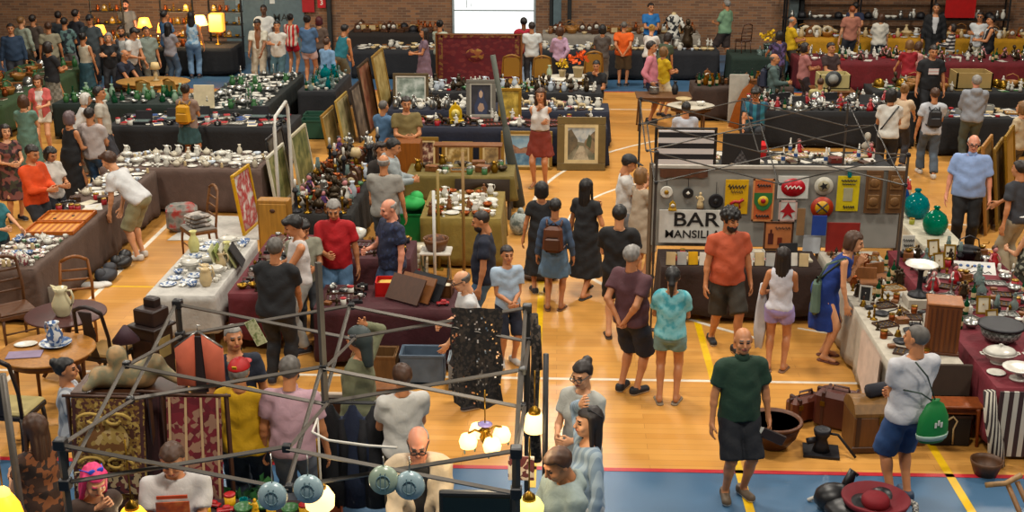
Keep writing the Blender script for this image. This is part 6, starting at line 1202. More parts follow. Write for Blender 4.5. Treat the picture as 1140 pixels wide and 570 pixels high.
for x in (-.24, .24): part('corner_strap', MB().box((x, 0, .2), (.04, .415, .41)), wood('#3d2614'), ch_)
part('lock_plate', MB().box((0, -.205, .37), (.07, .015, .09)), BR, ch_); part('foot_rail', MB().box((0, -.2, .04), (.58, .03, .07), bev=.008), wood('#4a2c16'), ch_)
for i, (x, l) in enumerate(((3.42, 'dark rolled blanket lying on the domed chest'),)): tag(link('rolled_blanket', MB().tube([(-.14, 0, 0), (.14, .03, 0)], .07, 10).mesh(), mt('#23232b', .9), None, (x - .1, 11.95, .628), (0, 0, .3)), l, 'blanket')
bw = thing('wooden_basin', 'wide turned wooden basin on the floor behind the man in the green polo', 'basin', (2.25, 11.9, .006)); part('basin_wall', L([(.0005, .02), (.12, .02), (.22, .14), (.265, .27), (.285, .27), (.24, .12), (.15, 0), (.0005, 0)], 28), wood('#4f2c18'), bw); part('rim', L([(.262, .262), (.296, .262), (.296, .29), (.262, .29), (.262, .262)], 28), wood('#5f371f'), bw)
part('handle', MB().tube([(-.29, -.03, .24), (-.34, 0, .24), (-.29, .03, .24)], .012, 6), IRON, bw)
gd = thing('iron_grinder', 'black iron mill with a long handle on a square base on the floor', 'mill', (2.72, 11.75, .006), -.15); part('base_plate', MB().box((0, 0, .012), (.36, .3, .024)), IRON, gd); part('mill_body', L([(.0005, .02), (.09, .02), (.07, .1), (.05, .16), (.08, .2), (.09, .26), (.07, .27), (.0005, .25)], 14), IRON, gd); part('handle', MB().tube([(.06, 0, .22), (.16, .02, .2), (.34, -.1, .02)], .014, 6), IRON, gd); part('nozzle', MB().tube([(-.05, 0, .14), (-.15, -.02, .12)], .035, 8), IRON, gd)
bn = legged_table('wooden_bench', 'low reddish wooden bench top behind the man with the green bag', (3.98, 12.06, 0), .42, .13, .46, wood('#8c4a26'), None, False)
bb = thing('storage_trunk', 'black trunk with a cream cord bow under the wooden bench', 'trunk', (4.08, 12.04, .006), 0); bb.scale = (.8, 1, 1); part('body', MB().box((0, 0, .17), (.5, .2, .34), bev=.012), mt('#131214', .5), bb); part('cord_bow', MB().tube([(-.06, -.11, .3), (0, -.115, .34), (.06, -.11, .29), (.02, -.115, .2), (.03, -.115, .03)], .012, 6), CREAM, bb); part('lid_rim', MB().box((0, 0, .33), (.52, .22, .02)), mt('#2a1a14', .5), bb)
put('wooden_box', (3.7, 12.0, .006), 'small brown box on the floor between the legs and the black trunk', (wood('#5a371f'), BR), .1, 1.0); put('basket', (4.26, 11.35, .006), 'low brown basket half under the striped cloth', (wood('#5a3a22'),), 0, .9, lite=True)
tag(link('red_bag', MB().box((0, 0, .16), (.3, .18, .32), bev=.05).mesh(), mt('#8c1c26', .5), None, (3.66, 12.24, .006)), 'red paper bag behind the man with the green drawstring bag', 'bag')
# red hat on black bags near the camera
ht = thing('crimson_hat', 'crimson round-crowned felt hat on the black bag heap', 'hat', (2.93, 10.35, .17), 0); part('brim', L([(.0005, 0), (.2, .0), (.29, .05), (.31, .10), (.295, .11), (.2, .03), (.0005, .02)], 30), mt('#6b1620', .8), ht); part('crown', L([(.13, .02), (.125, .09), (.1, .12), (.0005, .115)], 24), mt('#7d1a24', .8), ht)
tag(link('black_bag_heap', MB().ell((0, 0, .1), (.34, .26, .12)).ell((-.2, .18, .12), (.2, .16, .14)).ell((.22, .12, .12), (.16, .14, .14)).tube([(-.1, .25, .15), (-.02, .3, .34), (.02, .28, .3)], .06, 8, r2=.02).mesh(), mt('#101014', .4), None, (2.82, 10.42, 0)), 'heap of black plastic bags on the blue floor under the crimson hat', 'bag')
tag(link('white_strap', MB().tube([(0, 0, .02), (.12, .05, .05), (.22, .02, .12)], .018, 6).mesh(), mt('#c9c5bd', .7), None, (2.4, 10.72, 0)), 'white strap trailing from the black bags', 'strap')
tag(link('beaded_trim', MB().tube([(0, 0, .14), (.05, -.15, .17), (.02, -.3, .12)], .03, 6).mesh(), mt('#3a3a3c', .6, 0, 'check', '#b0aca4', 40.), None, (3.26, 10.55, 0)), 'black and white beaded trim beside the crimson hat', 'trim')
rk = thing('broken_chair_frame', 'curved wooden chair arm and legs lying on the blue floor at the frame corner', 'chair', (4.2, 10.45, 0)); part('armrest', MB().tube([(-.26, 0, .36), (-.08, .0, .38), (.06, .02, .46)], .026, 8), wood('#a8845a'), rk)
for s, (a, b) in enumerate((((-.06, 0, .37), (.04, -.3, .012)), ((.02, 0, .4), (.16, -.2, .012)), ((.26, .0, .34), (.24, -.25, .012)))): part('leg', MB().tube([a, ((a[0] + b[0]) / 2 + .02, (a[1] + b[1]) / 2, (a[2] + b[2]) / 2), b], .024, 8), wood('#8a6440'), rk)
part('stretcher', MB().tube([(.10, -.1, .2), (.25, -.12, .18)], .016, 6), wood('#8a6440'), rk)
# ---- right-hand middle rows
ER = 'its aisle end'
table('black tablecloth between the striped towel and the red tool box', 1.75, 5.6, 20.9, 21.9, BLK, drop=.72)
table('long black tablecloth of the silver and toy stall', 3.9, 7.2, 25.4, 26.8, BLK, drop=.72)
table('black tablecloth of the old magazine stall', 7.45, 11.0, 24.85, 25.9, BLK, drop=.72)
table('black tablecloth of the cardboard box stall', 6.9, 11.4, 27.6, 28.6, BLK, drop=.72)
table('brown tablecloth by the brown pictures behind the bald man in the hooded top', 3.0, 5.2, 28.0, 28.9, '#3a2a22', drop=.72)
scatter('red tool box cloth', (1.8, 5.5, 20.95, 21.85), .763, [('book', 6, 'white', (W_, PAGE)), ('wooden_box', 4, 'dark red', (mt('#6b2a22', .5), SI)), ('paper_sheet', 7, 'white', (W_,)), ('bottle', 4, 'white', (W_, W_, BLU)), ('tray', 3, 'pale', (CREAM, W_, RED)), ('cup', 8, 'white', (W_,)), ('doll', 2, 'red', (RED, PINK, DW)), ('book', 6, 'brown', (DW, PAGE)), ('bust', 1, 'mottled stone', (STONE, STONE), 1.3)], 'x', ER, [(3.3, 21.5, .35)], seed=50, dens=2.2, fill=F_MX)
tb = thing('red_tool_box', 'bright red box on the black cloth behind the display wall', 'box', (3.3, 21.5, .763)); part('box_body', MB().box((0, 0, .1), (.56, .3, .2), bev=.015), mt('#b01c22', .45), tb); part('lid', MB().box((0, 0, .22), (.58, .32, .04), bev=.012), mt('#c4262a', .45), tb); part('handle', MB().tube([(-.1, 0, .24), (-.09, 0, .28), (.09, 0, .28), (.1, 0, .24)], .012, 6), BK, tb)
tw = tag(link('striped_towel', MB().box((0, 0, 0), (.9, .03, 1.05), bev=.01).mesh(), mt('#c2c2c6', .9, 0, 'stripe', '#14151c', 1.75), None, (2.05, 20.0, 1.02)), 'black and white striped towel hung upright before the seated dark-haired man', 'towel')
rk2 = thing('towel_rack', 'dark rack holding up the striped towel', 'rack', (2.05, 20.05, 0))
for s in (-1, 1): part('post', MB().bar((s * .48, 0, 0), (s * .48, 0, 1.58), .035), BK, rk2)
part('bar', MB().bar((-.5, 0, 1.56), (.5, 0, 1.56), .03), BK, rk2)
t = thing('diamond_panel', 'black cloth panel with a grey diamond hanging next to the striped towel', 'panel', (2.95, 20.0, 0)); part('cloth_panel', MB().box((0, 0, .85), (.62, .03, 1.3), bev=.01), mt('#0f1014', .8), t); part('diamond', MB().prism([(0, -.28), (.16, 0), (0, .28), (-.16, 0)], .01, M=T(0, -.02, .95)), mt('#4a4d52', .7, 0, 'check', '#22242a', 24.), t); part('post', MB().bar((0, .03, 0), (0, .03, 1.5), .04), BK, t)
scatter('silver and toy stall', (3.95, 7.15, 25.45, 26.75), .763, [('figurine', 8, 'white', (W_, DW)), ('teapot', 5, 'silver', (SI,)), ('bust', 4, 'brown', (BRZ, DW)), ('book', 9, 'grey', (mt('#77777a', .6), PAGE)), ('helmet', 4, 'silver', (SI,)), ('toy_car', 8, 'red', (RED, BK)), ('camera_body', 8, 'black', (BK, SI)), ('doll', 5, 'red', (RED, PINK, DW)), ('tin', 7, 'silver', (SI, RED)), ('cushioned_case', 3, 'dark', (BK, IRON, SI)), ('cup', 8, 'white', (W_,)), ('bottle', 6, 'dark', (DKG, BK, CREAM))], 'x', ER, seed=51, fill=F_DK)
scatter('old magazine stall', (7.5, 10.9, 24.9, 25.85), .763, [('magazine', 14, 'white', (W_, BLU)), ('book', 9, 'cream', (CREAM, PAGE)), ('tray', 3, 'pale wooden', (LW, CREAM, W_)), ('paper_sheet', 8, 'white', (W_,)), ('card_box', 3, 'grey', (mt('#8c8c88', .7), PAGE))], 'x', ER, seed=52, fill=F_MX[1:])
scatter('cardboard box stall', (6.95, 11.3, 27.65, 28.55), .763, [('magazine', 8, 'green', (GRN, W_)), ('book', 12, 'cream', (CREAM, PAGE)), ('book', 10, 'brown', (DW, PAGE)), ('bust', 3, 'dark', (BRZ, DW)), ('helmet', 3, 'brass', (BR,)), ('basket', 3, 'wicker', (LW,)), ('figurine', 6, 'white', (W_, DW)), ('jug', 5, 'copper', (CO,))], 'x', ER, [(9.1, 28.1, .55)], seed=53)
put('card_box', (9.1, 28.1, .763), 'large buff cardboard carton on the black cloth behind the black T-shirt man', (mt('#a8905f', .8), mt('#8a744a', .8)), 0, 3.0)
put('card_box', (6.05, 28.0, .763), 'large buff carton with a round picture behind the pale yellow shirt', (mt('#b5a878', .8), PAGE), 0, 2.6)
rp = rsign('round grey plate picture leaning on the buff carton', 905, 95, .3, mt('#3a3f42', .5), mt('#a8aaa6', .5)); rp.location = (6.0, 27.72, 1.02); rp.scale = (.6, 1, .6)
legged_table('wooden_side_table', 'wooden table under the buff carton with a round picture', (6.05, 28.0, 0), .45, .38, .757, MW, None, False)
scatter('brown cloth', (3.05, 5.15, 28.05, 28.85), .763, [('bottle', 6, 'green', (DKG, BK, CREAM)), ('vase', 4, 'amber', (AMB,)), ('wooden_box', 3, 'brown', (MW, BR)), ('figurine', 4, 'dark', (BRZ, DW)), ('mantel_clock', 2, 'brown', (MW, W_, BK))], 'x', ER, seed=54)
legged_table('white_topped_table', 'small round white-topped table with pots near the orange floor edge', (2.75, 26.2, 0), .5, .42, .72, mt('#c9c2b2', .5), wood('#5a3a22')); legged_table('side_table', 'dark side table behind the white-topped one', (2.25, 27.2, 0), .6, .35, .75, wood('#6b4a30'), None, False)
for x, y, k, m, l in ((2.6, 26.25, 'footed_bowl', (CREAM,), 'cream footed bowl on the small white-topped table'), (2.95, 26.15, 'bowl', (W_,), 'white bowl on the small white-topped table'), (2.05, 27.25, 'cooking_pot', (SI, SI), 'grey pot on the dark side table'), (2.5, 27.2, 'vase', (BK,), 'black vase on the dark side table')): put(k, (x, y, .722 if y < 27 else .752), l, m, 0, 1.0)
sf = thing('ironing_board', 'orange-brown oval wooden board standing on end beside the navy backpack', 'board', (3.85, 27.2, 0)); sf.scale = (.85, 1, .95); sf.rotation_euler = (R(-6), R(18), 0); part('board', MB().prism([(-.2, .0), (.2, .0), (.22, .5), (.17, .9), (.06, 1.08), (-.06, 1.08), (-.17, .9), (-.22, .5)], .04), mt('#9a5420', .5), sf); part('strut', MB().bar((0, .03, .6), (0, .35, .02), .03), DW, sf)
tag(link('white_screen', MB().box((0, 0, .55), (.42, .03, 1.1), bev=.01).mesh(), mt('#b5b2a8', .6), None, (3.95, 27.75, .006)), 'white panel standing behind the orange-brown oval board', 'panel')
chair('dark_chair', 'dark wooden chair lifted onto the green baize table at the back wall', (4.75, 33.0, .763), R(200), DW, DW, 'rails', .72); table('dark green baize tablecloth at the end of the back-wall row', 4.4, 5.75, 32.4, 33.5, '#10261d', drop=.72)
fb = put('flower_pot', (5.4, 33.05, .763), 'glass bowl of yellow flowers on the green baize', (GL, mt('#d8b224', .7)), 0, 1.7)
scatter('green baize', (5.0, 5.7, 32.45, 32.7), .763, [('glass_goblet', 5, 'clear', (GL,)), ('decanter', 2, 'clear', (GL,))], 'x', ER, seed=55)
# ---- yellow and red tables at the back right
table('bright yellow tablecloth along the brick wall', 6.4, 13.6, 34.9, 35.8, '#b5851a', z=.85, drop=.7); table('deep red tablecloth in front of the yellow one', 6.0, 13.0, 31.6, 32.9, '#5f121c', drop=.7)
scatter('yellow cloth', (6.45, 13.5, 34.95, 35.75), .863, [('plate', 8, 'white', (W_,)), ('tureen', 5, 'cream', (CREAM,)), ('jug', 7, 'white', (W_,)), ('bowl', 9, 'blue-white', (WB,)), ('basket', 4, 'wicker', (LW,)), ('vase', 7, 'cream', (CREAM,)), ('mantel_clock', 4, 'brown', (MW, W_, BK)), ('tin', 8, 'red', (RED, GOLD))], 'x', ER, seed=56)
for i in range(3): p = atY(895 + 12 * i, 25, 35.1); t = thing('wheel_plate', '%s white ring-shaped plate standing on the yellow cloth by the dark column' % ORD[i], 'plate', (p.x + .1, 35.3, .863), 0, 'ring-shaped plates on the yellow cloth'); t['label'] = ('white ring-shaped plate beside the dark column on the yellow cloth', 'white ring-shaped plate in the middle of three on the yellow cloth', 'white ring-shaped plate behind the navy T-shirt man')[i]; part('ring', L([(.05, 0), (.15, 0), (.15, .03), (.05, .03), (.05, 0)], 20, M=T(0, 0, .15) @ RX(PI / 2)), mt('#d0c6ae', .4), t); part('hub', L([(.0005, 0), (.05, 0), (.0005, .012)], 12, M=T(0, -.01, .15) @ RX(PI / 2)), BR, t)
scatter('deep red cloth', (6.05, 12.9, 31.65, 32.85), .763, [('doll', 9, 'dark', (BRZ, PINK, BK)), ('bottle', 9, 'dark', (DKG, BK, CREAM)), ('figurine', 9, 'white', (W_, DW)), ('glass_goblet', 10, 'clear', (GL,)), ('candlestick', 9, 'silver', (SI, W_)), ('bust', 4, 'bronze', (BRZ, DW)), ('teapot', 6, 'silver', (SI,)), ('bowl', 8, 'white', (W_,)), ('paper_sheet', 5, 'white', (W_,))], 'x', ER, seed=57, fill=F_MX)
sh = thing('metal_shelving', 'black metal shelving full of pale pottery behind the yellow cloth', 'shelving', (9.6, 36.85, 0))
for z in (.5, 1.15, 1.75): part('shelf', MB().box((0, 0, z), (6.4, .4, .03)), BK, sh)
for x in (-3.15, -1.05, 1.05, 3.15):
    for y in (-.18, .18): part('upright', MB().bar((x, y, 0), (x, y, 2.2), .04), BK, sh)
scatter('black shelving', (6.5, 12.7, 36.7, 37.0), 1.168, [('bowl', 9, 'white', (W_,)), ('jug', 8, 'grey', (SI,)), ('tureen', 4, 'pale', (WC,)), ('helmet', 4, 'dark', (IRON,)), ('vase', 7, 'white', (W_,))], 'x', ER, seed=58, lite=True)
notice(1062, 6, .85, .55, mt('#b01f22', .5), 'plain red panel high on the brick wall above the suited man').location.y = 36.58
# ---- near left: two round tables with wash jugs, chairs, hung carpets
legged_table('round_pedestal_table', 'round dark mahogany table carrying a tall cream jug', (-5.72, 13.5, 0), .46, .46, .75, wood('#4a2420'), None, True, 4, 0, True); legged_table('drop_leaf_table', 'round light wood table carrying a jug and basin', (-5.5, 12.4, 0), .5, .5, .75, wood('#a8743c'), wood('#6b4020'))
put('jug', (-5.72, 13.42, .75), 'tall cream pitcher on the dark mahogany table', (mt('#cfc6a4', .3),), -.2, 1.5, name='pitcher'); put('jug', (-5.45, 12.5, .765), 'white wash jug with blue flowers standing in its basin', (BLF,), 2.8, 1.15); 
bs = put('bowl', (-5.45, 12.5, .75), 'blue-flowered wash basin under the wash jug', (BLF,), 0, 1.7, name='wash_basin'); bs.scale = (1.75, 1.75, .55); bpy.data.objects[bs.name].location.z = .75
put('platter', (-5.78, 12.5, .75), 'white oval dish at the edge of the light wood table', (W_,), .3, .7); tag(link('lilac_cloth', MB().box((0, 0, .008), (.36, .2, .012), bev=.004).mesh(), mt('#8c7d94', .85), None, (-5.68, 12.22, .75), (0, 0, .2)), 'lilac folded cloth in front of the wash basin', 'cloth')
chair('dining_chair', 'dark carved chair with its back to the round tables by the aisle', (-5.12, 13.1, 0), R(165), wood('#231410'), mt('#8a6a3c', .8), 'splat', 1.02); chair('dining_chair', 'dark carved chair in front of the light wood table', (-5.55, 11.55, 0), R(175), wood('#1e120e'), mt('#a89a6c', .8), 'splat', 1.05)
chair('plain_chair', 'brown wooden chair against the near end of the china stall', (-6.0, 14.55, 0), R(20), wood('#8a5426'), wood('#9a6430'), 'rails', .95); chair('plain_chair', 'dark wooden chair at the frame edge beside the brown one', (-6.75, 14.4, 0), R(40), wood('#5a3820'), wood('#5a3820'), 'rails', 1.0)
ls = thing('easel', 'brown folding easel standing at the frame edge near the round tables', 'easel', (-6.3, 12.2, 0))
for a in (-1, 1): part('leg', MB().bar((a * .22, -.1, 0), (a * .04, .05, 1.35), .03), wood('#5a4030'), ls)
part('leg', MB().bar((0, .45, 0), (0, .05, 1.35), .03), wood('#5a4030'), ls); part('crossbar', MB().bar((-.17, -.06, .55), (.17, -.06, .55), .03), wood('#5a4030'), ls)
RUG = mt('#7d6234', .95, 0, 'blotch', '#4a2a20', 46., c3='#a08a52'); RUG2 = mt('#661a26', .95, 0, 'blotch', '#8a6a5a', 24., c3='#571420')
def rug(label, x, y, z0, z1, w_, m, mb_, bord, rz=0.):
    t = thing('hung_carpet', label, 'carpet', (x, y, 0), rz); vs = []; fs = []; nx, nz = 12, 10
    for s in (0, 1):
        for i in range(nx + 1):
            for j in range(nz + 1): u = i / nx - .5; v = j / nz; vs.append((u * w_ * (1 + .05 * (1 - v)), .03 * math.sin(u * 9) * (1 - v) - .16 * (1 - v) + s * .014, z0 + (z1 - z0) * v))
    N = (nx + 1) * (nz + 1); q = lambda i, j: i * (nz + 1) + j
    for i in range(nx):
        for j in range(nz): fs.append((q(i, j), q(i + 1, j), q(i + 1, j + 1), q(i, j + 1))); fs.append((N + q(i, j), N + q(i, j + 1), N + q(i + 1, j + 1), N + q(i + 1, j)))
    part('carpet_pile', MB().add(vs, fs, smooth=True), m, t)
    for u in bord:
        b = MB(); k = .045
        for j in range(nz):
            v0, v1 = j / nz, (j + 1) / nz
            P4 = [(a * w_ * (1 + .05 * (1 - v)), .03 * math.sin(a * 9) * (1 - v) - .16 * (1 - v) - .006, z0 + (z1 - z0) * v) for a, v in ((u - k / 2, v0), (u + k / 2, v0), (u + k / 2, v1), (u - k / 2, v1))]
            b.add(P4, [(0, 1, 2, 3)])
        part('border_stripe', b, mb_, t)
    part('hanging_rod', MB().tube([(-w_ / 2 - .08, .02, z1 + .012), (w_ / 2 + .08, .02, z1 + .012)], .014, 8), DW, t)
    for s in (-1, 1): part('stand_leg', MB().bar((s * (w_ / 2 + .04), .03, 0), (s * (w_ / 2 + .04), .03, z1 + .02), .03), DW, t)
    return t
rg = rug('golden floral carpet hung over a stand at the near left', -3.78, 9.55, .62, 1.5, .62, RUG, mt('#3a1a1c', .9), (-.46, .46)); part('centre_medallion', MB().lathe([(.0005, 0), (.19, 0), (.17, .012), (.0005, .014)], 20, 0, T(0, -.105, 1.16) @ RX(PI / 2 - .16)), mt('#9a8450', .95, 0, 'blotch', '#6b4a2a', 26., c3='#a8946a'), rg); part('lower_band', MB().box((0, -.172, .80), (.56, .02, .2), bev=.006), mt('#2a1a22', .95, 0, 'blotch', '#a8987c', 30., c3='#5a2a2c'), rg)

for s in (-1, 1):
    for z in (1.36, .98): part('scroll_motif', MB().tube([(s * (.10 + .13 * math.cos(a * .5) * (1 - a * .06)), -.12 - (1.4 - z) * .13, z + .075 * math.sin(a * .5) * (1 - a * .06)) for a in range(13)], .014, 5), mt('#b59a5c', .95), rg)
rug('dark red carpet with cream stripes hung on a stand beside the yellow shirt', -3.03, 9.5, .6, 1.55, .46, RUG2, mt('#b59a78', .9), (-.44, -.14, .14, .44)); rug('plain maroon carpet hanging between the golden and the striped one', -3.38, 9.66, .7, 1.5, .22, mt('#2c1216', .95), mt('#3d1a1e', .9), (0,))
# carved reclining figure on the carpet stand
def recl(P):
    d = d_cap(P, (-.22, 0, .07), (.1, 0, .08), .085, .10); d = smin(d, d_cap(P, (.1, 0, .08), (.2, 0, .18), .09, .07), .05); d = smin(d, d_ell(P, (-.08, .0, .25), (.075, .07, .075)), .03)
    d = smin(d, d_cap(P, (-.08, 0, .2), (-.02, 0, .1), .06, .08), .04); d = smin(d, d_cap(P, (.2, 0, .16), (.36, -.03, .05), .06, .035), .04); d = smin(d, d_cap(P, (-.2, -.05, .1), (-.3, -.12, .03), .05, .03), .04); return smax(d, .002 - P[:, 2], .01)
rs = link('carved_figure', np_mesh('carved', *snet(recl, (-.4, -.2, 0), (.45, .15, .36), .016)), mt('#9a7d58', .7, 0, 'paint', '#77745c', 7., c3='#b5946c'), None, (-3.72, 9.95, 1.45), (0, 0, .1), 1.15); tag(rs, 'mottled beige carving of a reclining figure on a plinth behind the golden carpet', 'sculpture')
plh = thing('tall_plinth', 'tall dark plinth under the beige carving', 'plinth', (-3.72, 10.0, 0)); part('column', MB().box((0, 0, .7), (.6, .3, 1.42), bev=.01), DW, plh); part('top', MB().box((0, 0, 1.428), (.95, .42, .03), bev=.006), DW, plh)
# salmon garment on a hanger
sl = thing('hanging_garment', 'salmon pink garment hanging from the tent bar beside the beige carving', 'garment', (-2.98, 9.62, 0))
for s in (-1, 1): part('panel', MB().add([(s * .03, 0, 2.08), (s * .2, 0, 1.95), (s * .2, 0, 1.62), (s * .05, 0, 1.58), (s * .05, -.04, 1.62), (s * .03, -.03, 2.08), (s * .2, -.03, 1.95), (s * .2, -.04, 1.62), (s * .12, -.09, 1.8)], [(0, 1, 2, 3), (5, 8, 6), (6, 8, 7), (7, 8, 4), (4, 8, 5), (0, 5, 6, 1), (1, 6, 7, 2), (2, 7, 4, 3), (3, 4, 5, 0)], smooth=True), mt('#b8604a', .8), sl)
part('hanger', MB().tube([(-.2, -.015, 1.96), (0, -.015, 2.1), (.2, -.015, 1.96)], .01, 6).tube([(0, -.015, 2.1), (0, -.015, 2.16), (.03, -.015, 2.15)], .006, 6), SI, sl); part('lining', MB().box((0, 0, 1.8), (.1, .02, .5)), mt('#231418', .8), sl)
t = thing('banknote_card', 'green printed card tied to the tent bar above the grey-haired face', 'card', (-2.62, 10.1, 1.9)); t.rotation_euler = (0, R(-25), 0); part('card', MB().box((0, 0, 0), (.1, .008, .24)), mt('#8f9a6c', .7, 0, 'paint', '#c2c4a0', 20., c3='#6b7a4a'), t)
# lace shawl and dark scarf on the tent
lv_ = []; lf = []; rr = random.Random(5); nx, nz = 30, 54
for i in range(nx + 1):
    for j in range(nz + 1): u = i / nx; v = j / nz; lv_.append((-.22 + .44 * u + .012 * math.sin(v * 14), .03 * math.sin(u * 14 + v * 2) * (.3 + v), -.95 * v * (1 - .08 * abs(u - .5))))
for i in range(nx):
    for j in range(nz):
        if rr.random() < .92: lf.append((i * (nz + 1) + j, i * (nz + 1) + j + 1, (i + 1) * (nz + 1) + j + 1, (i + 1) * (nz + 1) + j))
sw_ = link('lace_shawl', MB().add(lv_, lf).mesh(), mt('#1d1a19', .9, 0, 'blotch', '#3a322c', 40.), None, (-.70, 10.16, 2.13)); sm = sw_.modifiers.new('thick', 'SOLIDIFY'); sm.thickness = .004; tag(sw_, 'black openwork lace shawl hanging from the tent bar before the balding man', 'shawl')
tag(link('fringed_scarf', MB().tube([(0, 0, 2.1), (.02, -.03, 1.7), (.0, -.02, 1.2), (.03, 0, .7)], .035, 8, r2=.05).tube([(.03, -.03, 2.0), (.06, -.04, 1.6)], .03, 8, r2=.02).mesh(), mt('#16120f', .9, 0, 'blotch', '#4a4038', 40.), None, (-.2, 10.12, 0)), 'long black scarf hanging down the tent leg by the aisle', 'scarf')
# ---- lamps, glass discs and fittings hung on the tent
def chain(t, z0, z1): part('chain', MB().tube([(0, 0, z0), (0, 0, z1)], .006, 5), BR, t)
WARM, WARM2 = lit('#ffc060', 2.), lit('#ffd58c', 2.3)
p = atY(540, 483, 8.75); chd = thing('chandelier', 'brass chandelier with four lit white glass cups hanging in the tent', 'chandelier', (p.x, 8.75, p.z)); chain(chd, .02, 2.0 - p.z); part('body', L([(.0005, -.1), (.02, -.08), (.045, -.03), (.03, .01), (.05, .03), (.015, .06), (.0005, .06)], 14), BR, chd)
for i in range(4):
    a = i * PI / 2 + .45; q = Vector((math.cos(a) * .14, math.sin(a) * .14, -.0)); part('arm', MB().tube([(0, 0, 0), (q.x * .6, q.y * .6, .05), (q.x, q.y, .03)], .009, 6), BR, chd); g = part('glass_cup', L([(.02, .03), (.055, .015), (.072, -.035), (.062, -.08), (.0005, -.085)], 16, M=T(q.x, q.y, 0)), WARM2, chd)
    for j in range(3): b = j * 2.1; part('crystal_drop', MB().ell((q.x + .05 * math.cos(b), q.y + .05 * math.sin(b), -.105), (.008, .008, .022), n=6, m=4), GL, g)
    if i == 0: part('lilac_rim', L([(.03, .03), (.058, .018), (.058, .024), (.03, .034)], 16, M=T(0, 0, .06)), mt('#8a80b8', .4), chd)
def hang(label, px, py, Y, prof, m, top, name='hanging_lamp', sc=1., capm=None):
    p = atY(px, py, Y); t = thing(name, label, 'lamp', (p.x, Y, p.z)); part('shade', L(prof, 20), m, t); zt = max(z for r, z in prof); part('cap', L([(.05, zt - .012), (.045, zt + .02), (.015, zt + .05), (.0005, zt + .06)], 14), capm or BR, t); chain(t, zt + .05, top - p.z); return t
CUP = [(.02, .07), (.055, .06), (.088, .0), (.09, -.06), (.078, -.09), (.07, -.09), (.08, -.055), (.045, .05), (.02, .06)]
hang('lit cream glass bell lamp on the aisle side of the tent', 595, 468, 8.9, CUP, WARM2, 2.1); hang('lit greenish glass dome lamp low on the aisle side of the tent', 589, 562, 7.75, [(.02, .05), (.08, .035), (.105, -.01), (.1, -.06), (.09, -.06), (.02, .04)], lit('#d8cc6a', 1.8), 2.1)
hang('lit yellow globe lamp with a brass crown below the white print T-shirt', 148, 577, 7.62, [(.02, .09), (.07, .07), (.1, .02), (.09, -.06), (.05, -.1), (.0005, -.11)], lit('#ffb52a', 1.8), 2.1); hang('lit yellow lamp at the frame corner beside the leopard dress', 6, 566, 7.55, [(.02, .12), (.06, .1), (.1, .02), (.12, -.08), (.02, -.09)], lit('#ffac28', 1.8), 2.1, capm=WARM); hang('lit white globe lamp behind the pale glass discs', 356, 556, 7.68, [(.02, .10), (.07, .08), (.105, .02), (.1, -.05), (.05, -.1), (.0005, -.11)], WARM2, 2.1)
for px, py, l in ((303, 553, 'pale blue ribbed glass disc shade, the one towards the striped carpet'), (343, 545, 'pale blue ribbed glass disc shade in front of the lit globe'), (427, 535, 'pale green-blue ribbed glass disc shade against the cream shirt'), (456, 541, 'pale blue ribbed glass disc shade against the dark shirt opening')):
    p = atY(px, py, 7.44); t = thing('glass_disc_shade', l, 'lampshade', (p.x, 7.44, p.z)); t.rotation_euler = (R(-8), 0, 0)
    GM = mt('#9db2b8' if 'green' not in l else '#9fae9c', .25); part('disc', L([(.0005, -.03), (.05, -.028), (.085, -.01), (.092, .01), (.08, .016), (.0005, -.012)], 26, M=Matrix.Scale(1.12, 4) @ RX(-PI / 2)), GM, t)
    for r_ in (.04, .065): part('ring_rib', MB().tube([(r_ * 1.12 * math.cos(a * PI / 12), -.036 + (r_ - .04) * .7, r_ * 1.12 * math.sin(a * PI / 12)) for a in range(25)], .004, 5), mt('#6f8890', .3), t)
    part('rib', MB().box((-.016, -.034, 0), (.006, .01, .12)).box((.016, -.034, 0), (.006, .01, .12)), mt('#5f7880', .3), t); part('hook', MB().tube([(0, 0, .085), (0, 0, 2.09 - p.z)], .005, 5), SI, t)
cab_ = link('white_cable', MB().tube([(-1.72, 8.2, 2.0), (-1.7, 7.9, 2.04), (-1.55, 7.7, 2.08), (-1.25, 7.55, 2.12), (-1.05, 7.47, 2.15)], .009, 6).tube([(-1.72, 8.2, 2.0), (-1.71, 8.15, 1.75), (-1.7, 8.1, 1.4)], .008, 6).mesh(), mt('#cdc9c0', .5)); tag(cab_, 'white electric cable looped along the tent bar above the glass discs', 'cable')
for px, py, e in ((540, 480, 12), (595, 475, 7), (148, 565, 6), (352, 560, 7)):
    p = atY(px, py, 8.2); l = bpy.data.lights.new('lamp_bulb', 'POINT'); l.energy = e; l.color = (1, .78, .45); l.shadow_soft_size = .08; o = bpy.data.objects.new('lamp_bulb', l); C.objects.link(o); o.location = (p.x, 8.3, p.z - .1)
